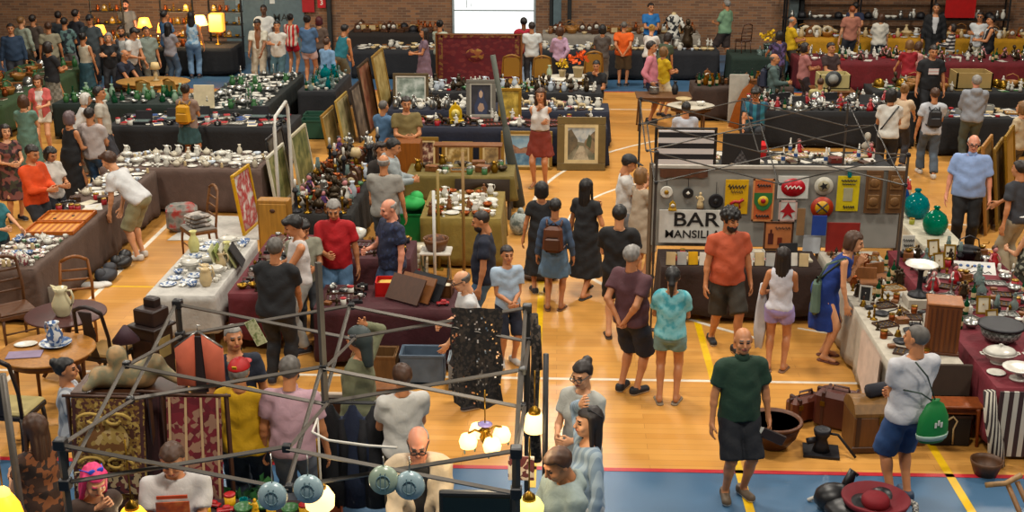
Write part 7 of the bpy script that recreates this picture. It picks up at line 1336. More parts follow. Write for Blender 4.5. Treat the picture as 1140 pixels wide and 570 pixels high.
# lamp stall table and its loose wares
table('dark red tablecloth of the lamp stall', -3.1, -1.9, 8.85, 9.55 - .35, '#2c1216', drop=.6); 
scatter('lamp stall', (-3.05, -1.95, 8.88, 9.17), .763, [('tin', 3, 'yellow', (YEL, RED), .9), ('bowl', 3, 'green', (GRN,), .9), ('tin', 3, 'white', (W_, BLU), .9), ('cup', 4, 'teal', (TEAL,)), ('toy_car', 3, 'red', (RED, BK)), ('figurine', 3, 'painted', (YEL, RED), .8)], 'x', 'the carpet end', seed=60, dens=2.4)
put('flower_pot', (-2.62, 9.5, .006), 'white pot of green cactus on the floor behind the lamp stall', (W_, GRN), 0, 2.2); put('card_box', (-2.1, 9.95, .006), 'rusty brown box of oddments behind the lamp stall', (mt('#7a3d24', .7), mt('#4a2a1c', .7)), .2, 1.5)
tv = thing('dark_screen_panel', 'black-green glass panel in a dark frame below the chandelier', 'panel', (-.56, 8.0, .0)); part('frame', MB().box((0, 0, 1.3), (.54, .05, .5), bev=.012), mt('#15120f', .5), tv); part('glass', MB().box((0, -.028, 1.3), (.48, .01, .42)), mt('#10160f', .15), tv); part('stand', MB().bar((0, .03, 0), (0, .03, 1.2), .05).box((0, .03, .01), (.3, .3, .02)), BK, tv)
tag(link('beaded_curtain_cloth', MB().box((0, 0, 0), (.2, .02, .2), bev=.004).mesh(), mt('#c9b8a8', .8, 0, 'blotch', '#5a2a2c', 28., c3='#cfc6b8'), None, (-.26, 8.6, 1.42)), 'cream patterned cloth square hung between the lit lamp and the tent leg', 'cloth')
pole('black tent post beside the lit bell lamp', 607, 480, 8.75, 2.3, BK, .022)
st_ = thing('low_screen', 'low brown wooden panel on the floor behind the pink polo shirt', 'panel', (-2.4, 11.4, 0)); part('panel', MB().box((0, 0, .35), (1.2, .03, .7), bev=.008), wood('#6b3f20'), st_); part('rail', MB().box((0, 0, .72), (1.24, .06, .05), bev=.01), mt('#b0a090', .6), st_); [part('foot', MB().box((x, 0, .02), (.06, .4, .04)), DW, st_) for x in (-.5, .5)]
for x, y, m, l in ((-1.55, 13.45, mt('#5f6f80', .7), 'blue-grey plastic crate on the floor under the wide maroon cloth'), (-.98, 13.3, mt('#8c949a', .7), 'pale grey crate at the aisle end under the maroon cloth'), (-2.1, 13.4, wood('#7a5a3a'), 'wooden crate under the wide maroon cloth')): crate(l, (x, y, .006), .5, .32, .36, m)
put('wooden_box', (-1.9, 12.9, .006), 'brown box on the floor behind the white T-shirt seller', (MW, BR), .1, 1.5)
tag(link('floor_rug', MB().box((0, 0, .004), (.62, .34, .008)).mesh(), mt('#cfc6b8', .9, 0, 'blotch', '#a88a78', 12.), None, (-.32, 17.2, .003)), 'pale strip of cloth lying on the floor beside the olive cloth', 'cloth')
tag(link('dropped_bag', MB().ell((0, 0, .05), (.28, .09, .06)).mesh(), mt('#4a3626', .8), None, (-.25, 17.0, 0)), 'flat brown bag on the floor at the edge of the pale cloth strip', 'bag')
tag(link('rubbish_bag', MB().ell((0, 0, .18), (.16, .15, .2)).ell((.02, 0, .36), (.06, .05, .09)).mesh(), mt('#5f6a68', .4, 0, 'paint', '#a8b0ac', 9.), None, (-.62, 19.2, 0)), 'grey-green plastic bag on the floor below the draped post', 'bag')
# dark coats on a low rail under the tent, glassware before the picture rack
cr = thing('coat_rail', 'low black rail of dark coats behind the bald man with glasses', 'rail', (-1.72, 10.2, 0))
for x in (-.42, .42): part('upright', MB().bar((x, 0, 0), (x, 0, 1.2), .03), BK, cr)
part('rail_bar', MB().bar((-.45, 0, 1.2), (.45, 0, 1.2), .025), BK, cr)
for i, (c, l) in enumerate((('#14161c', 'black coat at the olive shirt end of the low rail'), ('#1c2740', 'navy coat second on the low rail'), ('#23252b', 'charcoal coat third on the low rail'), ('#3a2a22', 'brown coat at the aisle end of the low rail'))):
    x = -1.72 - .3 + .2 * i; t = thing('hanging_coat', l, 'coat', (x, 10.2, 0), .25 * (i % 3 - 1)); m_ = mt(c, .85, bump=.2)
    part('coat_body', MB().lathe([(.12, .18), (.125, .5), (.1, .8), (.115, 1.02), (.05, 1.12), (.03, 1.17), (.0005, 1.175)], 14, sy=.75), m_, t)
    for s_ in (-1, 1): part('sleeve', MB().tube([(s_ * .10, 0, 1.05), (s_ * .13, -.03, .8), (s_ * .12, -.05, .52)], .05, 8, r2=.04), m_, t)
    part('hook', MB().tube([(0, 0, 1.16), (0, 0, 1.225), (.02, 0, 1.23)], .006, 5), SI, t)
table('dark tablecloth of the glassware stall before the far picture rack', -5.75, -4.95, 27.2, 29.4, '#191b20', drop=.7)
scatter('glassware stall', (-5.7, -5.0, 27.25, 29.35), .763, [('glass_goblet', 9, 'clear', (GL,)), ('decanter', 7, 'clear', (GL,)), ('bottle', 6, 'dark', (DKG, BK, CREAM)), ('vase', 4, 'teal', (TEAL,)), ('bowl', 5, 'clear', (GL,)), ('cup', 8, 'white', (W_,)), ('demijohn', 1, 'teal', (TEAL,), .8)], 'y', E1, seed=91)
for i, (x, y) in enumerate(((-5.15, 26.0), (-5.2, 26.6))): crate('dark green crate %s the glassware stall' % ('on the floor two steps before', 'on the floor right before')[i], (x, y, .006), .6, .4, .4, mt('#1f4a38', .6))
# ------------------------------------------------------------------ the visitors and sellers
q = person; NOSH = None
FT, FB, FRT, FLT = 0, 180, 90, 270
# aisle and right
gp = q('bald man in a dark green polo shirt standing on the red line holding a wallet', hd=(816, 366), ft=(817, 553), face=12, turn=-10, hair='none', hc='grey', top='polo #1c3829', bot='bermuda #12151d', arms=('down', 'down'), skin='tan', shoes=('shoe', '#5f5040'), b=1.08)
sp = q('man in a white T-shirt with a green drawstring bag at the bric-a-brac stall', hd=(994, 362), ft=(1000, 558), face=200, turn=25, hair='buzz', hc='salt', top='tee #c9c9ce', bot='bermuda #2c4a78', arms=('clasp', 'clasp'), skin='tan', shoes=('shoe', '#28384f'), b=1.08)
q('woman in a turquoise short-sleeved top and denim shorts seen from behind', hd=(739, 297), ft=(743, 449), face=172, sex='f', hair='pony', hc='black', top='tee #6fbcc4 -.05', pat=('paint', '#8fc8cc', 9., '#4fa0ac'), bot='short #7a9a9c', arms=('front', 'front'), skin='tan', shoes=('sandal', '#8a7a66'))
q('grey-haired man in a plum T-shirt with hands clasped behind his back', hd=(709, 273), ft=(700, 437), face=140, hair='short', hc='grey', top='tee #54343a', bot='bermuda #161c2b', arms=('behind', 'behind'), skin='tan', shoes=('shoe', '#16181f'), b=1.1)
q('short-haired person in a black T-shirt and black shorts seen from behind', hd=(683, 228), ft=(686, 376), face=172, hair='short', hc='black', top='tee #101013 -.12', bot='shorts #101013', arms=('front', 'down'), skin='fair', shoes=('sandal', '#3a2a20'))
q('bearded curly-haired man in a salmon T-shirt before the letter board', hd=(817, 233), ft=(805, 387), face=12, turn=18, nod=10, hair='curly', hc='black', top='tee #b75a40', bot='bermuda #332d24', arms=('down', 'down'), skin='tan', legs='stride', shoes=('shoe', '#17181c'), extra=[('beard', '#15100e')], b=1.08)
gl_ = q('dark-haired girl in a white tank top and lilac shorts', hd=(865, 275), ft=(863, 413), face=165, sex='f', hair='long', hc='dark', top='tank #cfcdd4', bot='short #a597cc', arms=('carry', 'phone'), skin='tan', shoes=('sandal', '#7a5a44'))
bd = q('woman in a royal blue dress bending over the bric-a-brac stall', ft=(917, 397), s=1.68, face=72, sex='f', hair='bob', hc='brown', top='dress #17357f -.5', bot='none', arms=('chin', 'low'), lean=30, skin='fair', shoes=('sandal', '#6b3a2a'))
q('heavy bald man in a pale blue short-sleeved shirt and black trousers', hd=(1071, 150), ft=(1070, 280), face=345, nod=10, hair='fringe', hc='white', top='shirt #8fa5cf', bot='trousers #0f0f12', arms=('down', 'down'), skin='pink', b=1.22, extra=[('specs', '#1a1a1a')], shoes=('shoe', '#141416'))
q('person in a dark grey T-shirt and beige trousers at the frame edge', hd=(1136, 178), s=1.72, face=215, hair='short', hc='dark', top='tee #34363c', bot='trousers #9a917c', arms=('down', 'reach'), skin='tan', lean=8)
q('woman in a white cap and strapless leaf-patterned dress at the frame edge', hd=(1127, 236), ft=(1132, 362), face=215, nod=15, sex='f', hair='bob', hc='brown', top='dress #33352c -.3', pat=('blotch', '#8f9080', 22., '#23241e'), bot='none', arms=('front', 'down'), skin='fair', extra=[('cap', '#d6d4ce')])
q('man in a white T-shirt and black cap looking at his phone beside the display wall', hd=(701, 172), s=1.74, face=95, nod=22, hair='short', hc='dark', top='tee #d0cdc8', bot='trousers #7d8288', arms=('phone', 'phone'), skin='tan', extra=[('cap', '#17171a')], shoes=('shoe', '#c9c6c0'))
q('person in a pale beige dress half hidden behind the man with the black cap', hd=(715, 186), s=1.62, face=120, sex='f', hair='bob', hc='light', top='gown #b0a08c -.45', bot='none', arms=('front', 'front'), skin='fair')
dn = q('dark-haired woman in a denim jacket carrying a brown backpack', hd=(616, 221), ft=(617, 345), face=172, sex='f', hair='short', hc='black', top='long #3f536e', bot='skirt #5a7288', arms=('down', 'down'), skin='tan', shoes=('sandal', '#6b4a34'))
q('woman with long black hair in a loose black dress walking down the aisle', hd=(636, 199), ft=(651, 328), face=150, sex='f', hair='long', hc='black', top='gown #17181b -.62', bot='none', arms=('down', 'strap'), skin='tan', shoes=('sandal', '#2a2420'), legs='stride')
q('woman in black partly behind the denim jacket', pos=at(602, 326), s=1.6, face=185, sex='f', hair='bob', hc='black', top='gown #121316 -.6', bot='none', skin='tan')
q('young woman in a white cropped top and rust skirt talking on the phone', hd=(597, 99), ft=(601, 208), face=350, sex='f', hair='long', hc='brown', top='crop #cfcac4', bot='skirt #7a2f22', arms=('chin', 'cross'), skin='tan', shoes=('sandal', '#9a7a50'))
q('man in a pink shirt and navy shorts on the open orange floor', hd=(727, 46), ft=(723, 137), face=75, turn=10, hair='short', hc='dark', top='long #c9808c', bot='bermuda #16203a', arms=('pocket', 'pocket'), skin='tan', shoes=('shoe', '#17181c'))
q('person in a yellow top and cream shorts behind the pink-shirted man', hd=(739, 52), ft=(737, 130), face=120, sex='f', hair='bob', hc='light', top='tee #c9a83a', bot='bermuda #d6cbb0', skin='tan', arms=('front', 'front'))
q('heavy man in an orange T-shirt with hands behind his back at the back wall', hd=(692, 24), ft=(693, 96), face=172, hair='buzz', hc='salt', top='tee #d2602f', bot='bermuda #5f4c33', arms=('behind', 'behind'), skin='tan', b=1.2)
q('woman in a brown top and grey trousers beside the orange T-shirt', hd=(671, 27), s=1.64, face=180, sex='f', hair='bob', hc='black', top='tee #4f4742', bot='trousers #6b665e', arms=('front', 'front'), skin='tan')
q('woman in a white top leaning over the back-wall tables', hd=(726, 27), s=1.62, face=160, sex='f', hair='bun', hc='blond', top='tee #d0ccc6', bot='trousers #1d2230', arms=('reach', 'reach'), lean=15, skin='fair')
q('woman in an olive green top and bright pink shorts leaning over the back-wall tables', hd=(744, 36), s=1.64, face=140, sex='f', hair='bob', hc='dark', top='tee #3f4a38', bot='shorts #c03a62', arms=('low', 'low'), lean=28, skin='tan')
q('person in a bright blue T-shirt behind the back-wall tables', hd=(725, 3), s=1.72, face=20, hair='short', hc='dark', top='tee #2f6fae', bot='trousers #20242c', arms=('front', 'front'), skin='tan')
q('man in a sage green shirt and dark shorts standing beyond the black tables', hd=(816, 0), ft=(805, 71), face=230, hair='short', hc='grey', top='shirt #7fa082', bot='bermuda #3a2f2c', arms=('front', 'down'), skin='tan', legs='stride', b=1.12)
q('bald man in a bright yellow T-shirt before the green baize table', hd=(883, 18), s=1.72, face=100, nod=10, hair='fringe', hc='grey', top='tee #d0ac24', bot='trousers #4a443c', arms=('front', 'front'), skin='tan', b=1.1)
q('dark-haired woman in a purple flowered blouse beside the yellow T-shirt', hd=(868, 34), s=1.62, face=190, sex='f', hair='bob', hc='black', top='tee #2c2440', pat=('blotch', '#5a4a78', 16., '#231c34'), bot='trousers #23202a', arms=('reach', 'front'), skin='tan')
hb = q('bald man in a grey-green hooded top wearing a navy backpack', hd=(863, 59), s=1.74, face=75, hair='fringe', hc='salt', top='hoodie #4f615f', bot='trousers #3b4a58', arms=('down', 'front'), skin='tan', b=1.05)
q('dark-haired seller in a teal striped top sitting behind the red tool box', hd=(842, 97), s=1.68, face=345, nod=18, hair='full', hc='black', top='tee #2f6f82', pat=('stripex', '#1c3f55', 2.2), bot='trousers #22262c', arms=('cross', 'reach'), legs='sit', lean=14, skin='tan', extra=[('specs', '#141414')])
q('dark-haired person sitting behind the striped towel', hd=(764, 113), s=1.7, face=178, hair='short', hc='black', top='tee #b5b9c2', bot='trousers #22262c', arms=('front', 'front'), legs='sit', skin='tan')
q('man in a pale yellow shirt sitting with his back turned at the toy stall', hd=(914, 86), s=1.72, face=168, hair='buzz', hc='brown', top='shirt #b3a877', bot='trousers #2a2c30', arms=('front', 'front'), legs='sit', skin='tan', b=1.15)
tA = q('dark-haired woman in a white top with a black strap across her back', hd=(993, 98), s=1.74, face=172, sex='f', hair='bob', hc='black', top='tee #d0cdc5', bot='trousers #1a1b20', arms=('front', 'front'), lean=8, skin='tan')
q('fair-haired woman in a cream blouse between the black strap and the black backpack', hd=(1008, 94), s=1.6, face=150, sex='f', hair='bun', hc='light', top='tee #c9b49a', bot='trousers #3a3a40', arms=('front', 'reach'), lean=8, skin='fair')
bpk = q('person in a pale T-shirt and grey jeans wearing a small black backpack', hd=(1032, 98), ft=(1031, 196), face=178, hair='short', hc='brown', top='tee #bfc2c8', bot='wide #4f5a66', arms=('down', 'front'), skin='tan', legs='stride', shoes=('shoe', '#cfcac2'))
q('grey-haired man in a light grey sweatshirt at the old magazine stall', hd=(1088, 83), s=1.74, face=175, hair='short', hc='grey', top='hoodie #8b8f96', bot='trousers #4c5248', arms=('front', 'front'), skin='pink', b=1.05)
q('seller in a black T-shirt with a white printed block facing the camera', hd=(1040, 50), s=1.76, face=0, nod=12, hair='short', hc='dark', top='tee #0f1014', bot='trousers #17181c', arms=('down', 'down'), skin='tan', b=1.1)
q('woman in a red top and pale checked shorts at the deep red cloth', hd=(1013, 44), s=1.62, face=190, sex='f', hair='bob', hc='light', top='tee #8f1c26', bot=('short', '#a8a898', ('check', '#5f7058', 16.)), arms=('reach', 'front'), lean=12, skin='fair')
q('person in a pink top leaning over beside the red top', hd=(1024, 46), s=1.58, face=120, sex='f', hair='bob', hc='brown', top='tee #c08a86', bot='trousers #3a3338', arms=('reach', 'front'), lean=25, skin='fair')
q('man in a navy T-shirt with hands behind his back before the yellow cloth', hd=(953, 2), s=1.74, face=178, hair='short', hc='black', top='tee #1c2540', bot='trousers #33507a', arms=('behind', 'behind'), skin='tan', b=1.05)
q('person in a rust-pink shirt behind the navy T-shirt man', hd=(949, 6), s=1.66, face=190, hair='buzz', hc='red', top='tee #a8705f', bot='trousers #3a3a40', skin='fair')
q('woman in a loose white blouse beside the navy T-shirt man', hd=(977, 15), ft=(975, 82), face=190, sex='f', hair='bob', hc='brown', top='wide #cbc6ba', bot='trousers #3c3a3c', arms=('front', 'down'), skin='fair', b=1.1)
q('man in a black suit jacket behind the deep red cloth', hd=(1043, 3), s=1.78, face=350, hair='short', hc='dark', top='jacket #0e0f13 -.14 #c4c4c6', bot='trousers #101114', skin='tan')
q('woman in a black and white striped top beside the suited man', hd=(1061, 26), s=1.62, face=250, sex='f', hair='bob', hc='dark', top='long #c9c6c0', pat=('stripe', '#26262c', 3.), bot='trousers #8a6a4a', arms=('front', 'front'), skin='tan')
q('man in a white shirt and sunglasses facing left at the deep red cloth', hd=(1092, 13), s=1.74, face=330, hair='short', hc='dark', top='long #c5c8c9', bot='trousers #b0a890', arms=('cross', 'cross'), skin='tan', extra=[('shades', '#101010')])
q('man in a black waistcoat over a white T-shirt at the deep red cloth', hd=(1104, 17), s=1.74, face=265, hair='short', hc='black', top='vest #121318 -.1 #cfcdc8', bot='trousers #1c1d22', arms=('front', 'front'), skin='tan', b=1.12)
q('person in a cream top at the frame edge of the old magazine stall', hd=(1139, 112), s=1.66, face=220, sex='f', hair='bob', hc='light', top='tee #b8a88c', bot='trousers #4a443c', skin='fair')
q('seated woman in a dusty pink blouse behind the buff carton', hd=(897, 47), s=1.62, face=100, sex='f', hair='bob', hc='dark', top='tee #a8706c', bot='trousers #3a3034', skin='tan', arms=('front', 'front'))
q('man in a dark checked shirt behind the brown chest stall', hd=(926, 47), s=1.66, face=30, hair='short', hc='dark', top='tee #3a2a2a', bot='trousers #2a2c30', arms=('front', 'front'), skin='tan')
# back middle and left
q('woman in a mauve dress with long dark hair reading at the back table', hd=(472, 31), s=1.64, face=285, sex='f', hair='long', hc='dark', top='gown #75606e -.6', bot='none', arms=('front', 'front'), skin='tan')
q('woman with a dark bun and a pale green top beside the red carpet', hd=(490, 22), s=1.68, face=160, sex='f', hair='bun', hc='black', top='tee #a8b0a0', bot='trousers #4a4a44', arms=('front', 'down'), skin='tan')
q('man in a red and black shirt and white shorts beside the window', hd=(583, 19), s=1.74, face=190, hair='short', hc='black', top='tee #9c1f30', bot='bermuda #d0ccc6', arms=('front', 'front'), skin='brown')
q('person in a white top hidden behind the red and black shirt', hd=(592, 24), s=1.68, face=190, hair='short', hc='dark', top='tee #c6cac8', bot='trousers #33363c', skin='tan')
q('woman in a lilac-pink shirt and dark trousers at the back-wall tables', hd=(623, 29), s=1.64, face=200, sex='f', hair='bob', hc='brown', top='long #b092a8', bot='trousers #20222a', arms=('front', 'behind'), skin='fair')
q('seller in a black T-shirt sitting beside the oval flower table', hd=(664, 67), s=1.68, face=350, nod=12, hair='short', hc='black', top='tee #121316', bot='trousers #1c1d22', arms=('front', 'chin'), legs='sit', skin='tan')
q('man in a teal tank top and khaki shorts leaning on the black table', hd=(384, 27), s=1.74, face=145, hair='short', hc='black', top='tank #1f6673', bot='shorts #5f5a48', arms=('reach', 'low'), lean=24, skin='tan')
q('person with dark red hair beyond the blue-grey tank top', hd=(355, 18), s=1.66, face=170, sex='f', hair='bob', hc='#4a1218', top='tee #5a4a40', bot='trousers #23242a', skin='fair')
q('woman in a grey-blue top and pale pink shorts before the door', hd=(345, 17), ft=(346, 97), face=172, sex='f', hair='bun', hc='black', top='tee #4d6a8c', bot='short #cfb3ae', arms=('front', 'front'), skin='tan')
q('elderly person in a light blue shirt and pale trousers walking past the glassware', hd=(364, 42), s=1.64, face=150, hair='short', hc='brown', top='long #7f9fc0', bot='trousers #b39a8c', arms=('front', 'down'), skin='fair', lean=8)
q('girl in a red and white football shirt and red shorts', hd=(323, 15), s=1.64, face=165, sex='f', hair='bun', hc='black', top='tee #b32424', pat=('stripex', '#c9b8a8', 3.), bot='short #b8202c', arms=('front', 'front'), skin='tan')
q('young man in a white T-shirt with folded arms beside the football shirt', hd=(308, 23), s=1.72, face=350, turn=20, hair='short', hc='black', top='tee #cfccc4', bot='trousers #43606a', arms=('cross', 'cross'), skin='tan')
q('young man in an open cream shirt over a brown chest looking down', hd=(286, 21), s=1.76, face=355, nod=18, hair='short', hc='black', top='open #cdc8b8 -.2', bot='trousers #b3aa98', arms=('low', 'low'), skin='brown')
q('tall dark-skinned man in a white T-shirt before the blue-grey door', hd=(293, 5), s=1.84, face=5, hair='buzz', hc='black', top='tee #cfcfca', bot='trousers #44484c', skin='dark')
q('woman with long black hair in pale blue patterned overalls', hd=(212, 13), s=1.64, face=190, sex='f', hair='long', hc='black', top='tank #7f9fb8', pat=('blotch', '#a8bcc8', 14., '#5f86a6'), bot='trousers #6f8aa6', arms=('front', 'down'), skin='tan')
q('man in a denim blue T-shirt talking at the lamp stand', hd=(183, 11), s=1.76, face=140, hair='short', hc='black', top='tee #44688c', bot='trousers #5a5a58', arms=('front', 'front'), skin='tan')
q('dark-haired woman in a dusty pink top in front of the denim blue T-shirt', hd=(187, 25), s=1.62, face=160, sex='f', hair='long', hc='black', top='tee #8c8a90', bot='trousers #4a6078', arms=('front', 'front'), skin='tan')
q('dark-haired man in a white T-shirt and black trousers at the tea table', hd=(149, 31), s=1.74, face=70, nod=20, hair='full', hc='black', top='tee #cdccc8', bot='trousers #16171b', arms=('low', 'front'), lean=14, skin='tan')
q('man in a grey-green shirt behind the white T-shirt at the tea table', hd=(162, 29), s=1.7, face=40, hair='short', hc='dark', top='shirt #7d8880', bot='trousers #5a564c', skin='tan')
q('bearded man in a grey waistcoat beside the tea table', hd=(134, 29), s=1.72, face=20, hair='short', hc='dark', top='vest #4a4e54 -.1 #b8b8b4', bot='trousers #3a3a3c', skin='tan', extra=[('beard', '#2a1c16')])
q('grey-haired woman in a black top with folded arms', hd=(120, 36), s=1.64, face=10, sex='f', hair='bob', hc='grey', top='tee #17181c', bot='trousers #2a2b30', arms=('cross', 'cross'), skin='fair')
q('old man in a navy T-shirt sitting at the pale round table', ft=(137, 115), s=1.74, face=75, hair='fringe', hc='grey', top='tee #1b2233', bot='trousers #1c1e26', arms=('reach', 'reach'), legs='sit', lean=18, skin='tan')
q('man in a dark T-shirt with a black cap and sunglasses near the lamps', hd=(99, 16), s=1.78, face=5, hair='short', hc='dark', top='tee #3b4448', bot='trousers #2a2c30', skin='tan', extra=[('cap', '#15161a'), ('shades', '#101010')])
q('dark-haired woman in a cream top and teal skirt with a yellow bag', hd=(92, 36), s=1.66, face=165, sex='f', hair='bun', hc='black', top='tank #c3bba8', bot='long_skirt #2a4a54', arms=('front', 'down'), skin='tan')
q('man in a leaf-patterned navy shirt and grey shorts seen from behind', hd=(71, 19), s=1.74, face=178, hair='short', hc='black', top='tee #27333a', pat=('blotch', '#5f7a78', 12., '#1c262c'), bot='bermuda #77787a', arms=('front', 'front'), skin='tan', b=1.05)
q('person in a beige T-shirt beside the leaf-patterned shirt', hd=(53, 24), s=1.72, face=200, hair='short', hc='brown', top='tee #8c8672', bot='trousers #5a564c', skin='tan')
q('woman in a black top with a checked skirt before the beige T-shirt', hd=(51, 46), s=1.62, face=150, sex='f', hair='bob', hc='dark', top='tee #1c1c20', bot=('long_skirt', '#8a8478', ('check', '#6b665a', 14.)), arms=('front', 'front'), skin='tan')
q('man in a dark blue shirt at the far left of the hall', hd=(11, 26), s=1.74, face=20, hair='short', hc='dark', top='long #23374f', bot='trousers #2a2c33', skin='tan', b=1.12)
q('person in a pale green shirt behind the dark blue shirt', hd=(23, 18), s=1.72, face=160, hair='short', hc='light', top='long #9aa394', bot='trousers #55524a', skin='fair')
q('bearded man with a red face behind the lit lamps', hd=(139, 0), s=1.74, face=0, hair='short', hc='dark', top='tee #6f6e70', bot='trousers #333333', skin='pink', extra=[('beard', '#3a251a')])
for px, py, fc, tc, l in ((64, 12, 200, '#1c2126', 'person in a black jacket against the dark brick by the lamps'), (84, 10, 150, '#2b2c34', 'person in a charcoal top between the two black stands'), (36, 16, 170, '#4a3f38', 'person in a brown jacket at the far left wall')):
    q(l, hd=(px, py), s=1.72, face=fc, hair='short', hc='dark', top=('long', tc), bot='trousers #22242a', skin='tan')
q('woman with a coral shawl over a white T-shirt and cream shorts', hd=(42, 83), ft=(52, 172), face=10, nod=20, sex='f', hair='bob', hc='brown', top='open #c2605c -.1 #cfc6c0', bot='short #d0c6b4', arms=('front', 'down'), skin='fair')
q('woman in a sage green dress with a shoulder strap at the far left', hd=(25, 105), s=1.64, face=185, sex='f', hair='bob', hc='brown', top='gown #5f7d70 -.55', bot='none', arms=('front', 'front'), skin='fair')
q('old woman with white hair in a white T-shirt leaning forward', hd=(95, 103), s=1.6, face=120, sex='f', hair='bob', hc='white', top='tee #d2d0cc', bot='trousers #6b665e', arms=('reach', 'reach'), lean=22, skin='fair')
q('dark-haired man just beyond the white-haired woman', hd=(110, 96), s=1.72, face=100, hair='short', hc='black', top='tee #b5b0a4', bot='trousers #3a3c44', skin='tan')
q('man in a pale grey T-shirt and blue jeans seen from behind', hd=(102, 119), s=1.76, face=172, hair='short', hc='dark', top='tee #b5aaa6', bot='trousers #3b5878', arms=('down', 'front'), skin='tan', b=1.08)
q('woman in a long black dress beside the pale grey T-shirt', hd=(77, 123), s=1.68, face=150, sex='f', hair='bob', hc='#6b5a5c', top='dress #111114 -.78', bot='none', arms=('front', 'front'), lean=8, skin='tan')
q('dark-haired man in a bright orange shirt behind the backgammon board', hd=(35, 161), s=1.74, face=70, nod=18, hair='short', hc='dark', top='long #d4521c', bot='trousers #2a2a2e', arms=('front', 'front'), skin='tan', b=1.1)
q('dark-haired woman in a white blouse beside the orange shirt', hd=(56, 163), s=1.66, face=60, nod=25, sex='f', hair='bob', hc='black', top='shirt #d3cdc4', bot='trousers #20222a', arms=('front', 'front'), skin='tan')
q('woman in a dark red flowered blouse at the frame edge beyond the china stall', hd=(5, 138), s=1.62, face=40, sex='f', hair='bob', hc='dark', top='gown #2c1a1c -.5', pat=('blotch', '#7a4a42', 16., '#3d3a2a'), bot='none', arms=('front', 'front'), skin='fair')
q('blond woman in a teal top at the frame edge of the china stall', hd=(14, 208), s=1.66, face=60, sex='f', hair='bob', hc='blond', top='tee #2f6a70', bot='trousers #2a2c30', arms=('reach', 'front'), skin='fair')
q('young man in a white T-shirt and khaki shorts bending over the long brown cloth', pos=(-6.28, 17.75, 0), s=1.78, face=258, hair='full', hc='brown', top='tee #d2d2d2', bot='bermuda #8f8a6c', arms=('reach', 'reach'), lean=46, skin='fair', shoes=('shoe', '#c9c4bc'))
yb = q('woman carrying a bright yellow backpack before the silver stall', hd=(206, 93), s=1.66, face=172, sex='f', hair='bun', hc='dark', top='tee #8a7468', bot='skirt #2c4a4c', arms=('front', 'front'), skin='tan')
# middle
q('man in a khaki T-shirt facing the camera beside the bead stall', hd=(452, 107), s=1.76, face=15, nod=8, hair='short', hc='dark', top='tee #75663f', bot='shorts #a1906a', arms=('front', 'front'), skin='tan', b=1.14)
q('seller with short grey hair in a denim blue shirt seen from behind', hd=(427, 111), s=1.7, face=150, hair='buzz', hc='salt', top='shirt #52708f', bot='trousers #3a4048', arms=('front', 'front'), skin='tan')
q('man in a light grey hooded sweatshirt at the olive table', hd=(438, 154), s=1.74, face=95, nod=20, hair='short', hc='black', top='hoodie #9aa2a4', bot='trousers #8d9294', arms=('front', 'front'), skin='tan')
q('person with dark hair between the blue shirt and the grey sweatshirt', hd=(424, 158), s=1.64, face=40, hair='full', hc='dark', top='tee #2b2420', bot='trousers #23242a', skin='tan')
q('balding man in a heather grey T-shirt seen from behind at the dark chair', hd=(427, 171), s=1.74, face=175, hair='fringe', hc='grey', top='tee #94918a', bot='trousers #3a3d40', arms=('front', 'down'), skin='tan', b=1.1)
q('man in a red polo shirt and denim shorts at the back maroon cloth', hd=(371, 222), s=1.74, face=5, nod=22, hair='short', hc='grey', top='polo #a81624', bot='bermuda #53718f', arms=('down', 'front'), skin='tan', b=1.06)
q('ruddy balding man in a dotted navy T-shirt and jeans at the maroon cloth', hd=(432, 221), s=1.74, face=305, nod=15, hair='fringe', hc='grey', top='tee #1a2138', pat=('blotch', '#1a2138', 30., '#2c3756'), bot='trousers #41597a', arms=('down', 'front'), skin='pink', b=1.12)
q('tattooed dark-haired man in a white tank top looking down', hd=(338, 240), s=1.74, face=290, nod=22, hair='full', hc='black', top='tank #cfc9c6', bot='trousers #a8a6a0', arms=('low', 'front'), skin='tan', b=1.05)
q('boy with dark hair behind the white tank top', hd=(313, 244), s=1.55, face=20, nod=22, hair='full', hc='black', top='tee #8d8c7c', bot='trousers #3a3c40', arms=('front', 'front'), skin='tan')
q('grey-haired man in a black T-shirt leaning over the dark red cloth seen from behind', hd=(306, 264), s=1.74, face=172, hair='short', hc='salt', top='tee #131519', bot='trousers #17181c', arms=('low', 'low'), lean=10, skin='tan', b=1.2)
q('man in a navy T-shirt and jeans looking down beside the green crates', hd=(531, 234), s=1.74, face=270, nod=18, hair='buzz', hc='dark', top='tee #131a2c', bot='trousers #4f6c86', arms=('down', 'down'), skin='tan', extra=[('beard', '#231914')], b=1.06)
q('boy in a pale blue T-shirt and navy shorts standing by the aisle', hd=(559, 275), ft=(565, 405), face=20, hair='short', hc='dark', top='tee #a9bccf', bot='bermuda #11182a', arms=('clasp', 'clasp'), skin='tan', shoes=('shoe', '#d2cfca'), b=.9)
q('balding man in a white T-shirt behind the black lace shawl', hd=(505, 300), ft=(525, 452), face=285, nod=18, hair='fringe', hc='salt', top='tee #c6c6c6', bot='bermuda #2c2a2c', arms=('low', 'front'), lean=8, skin='fair', extra=[('specs', '#202020')], b=1.08)
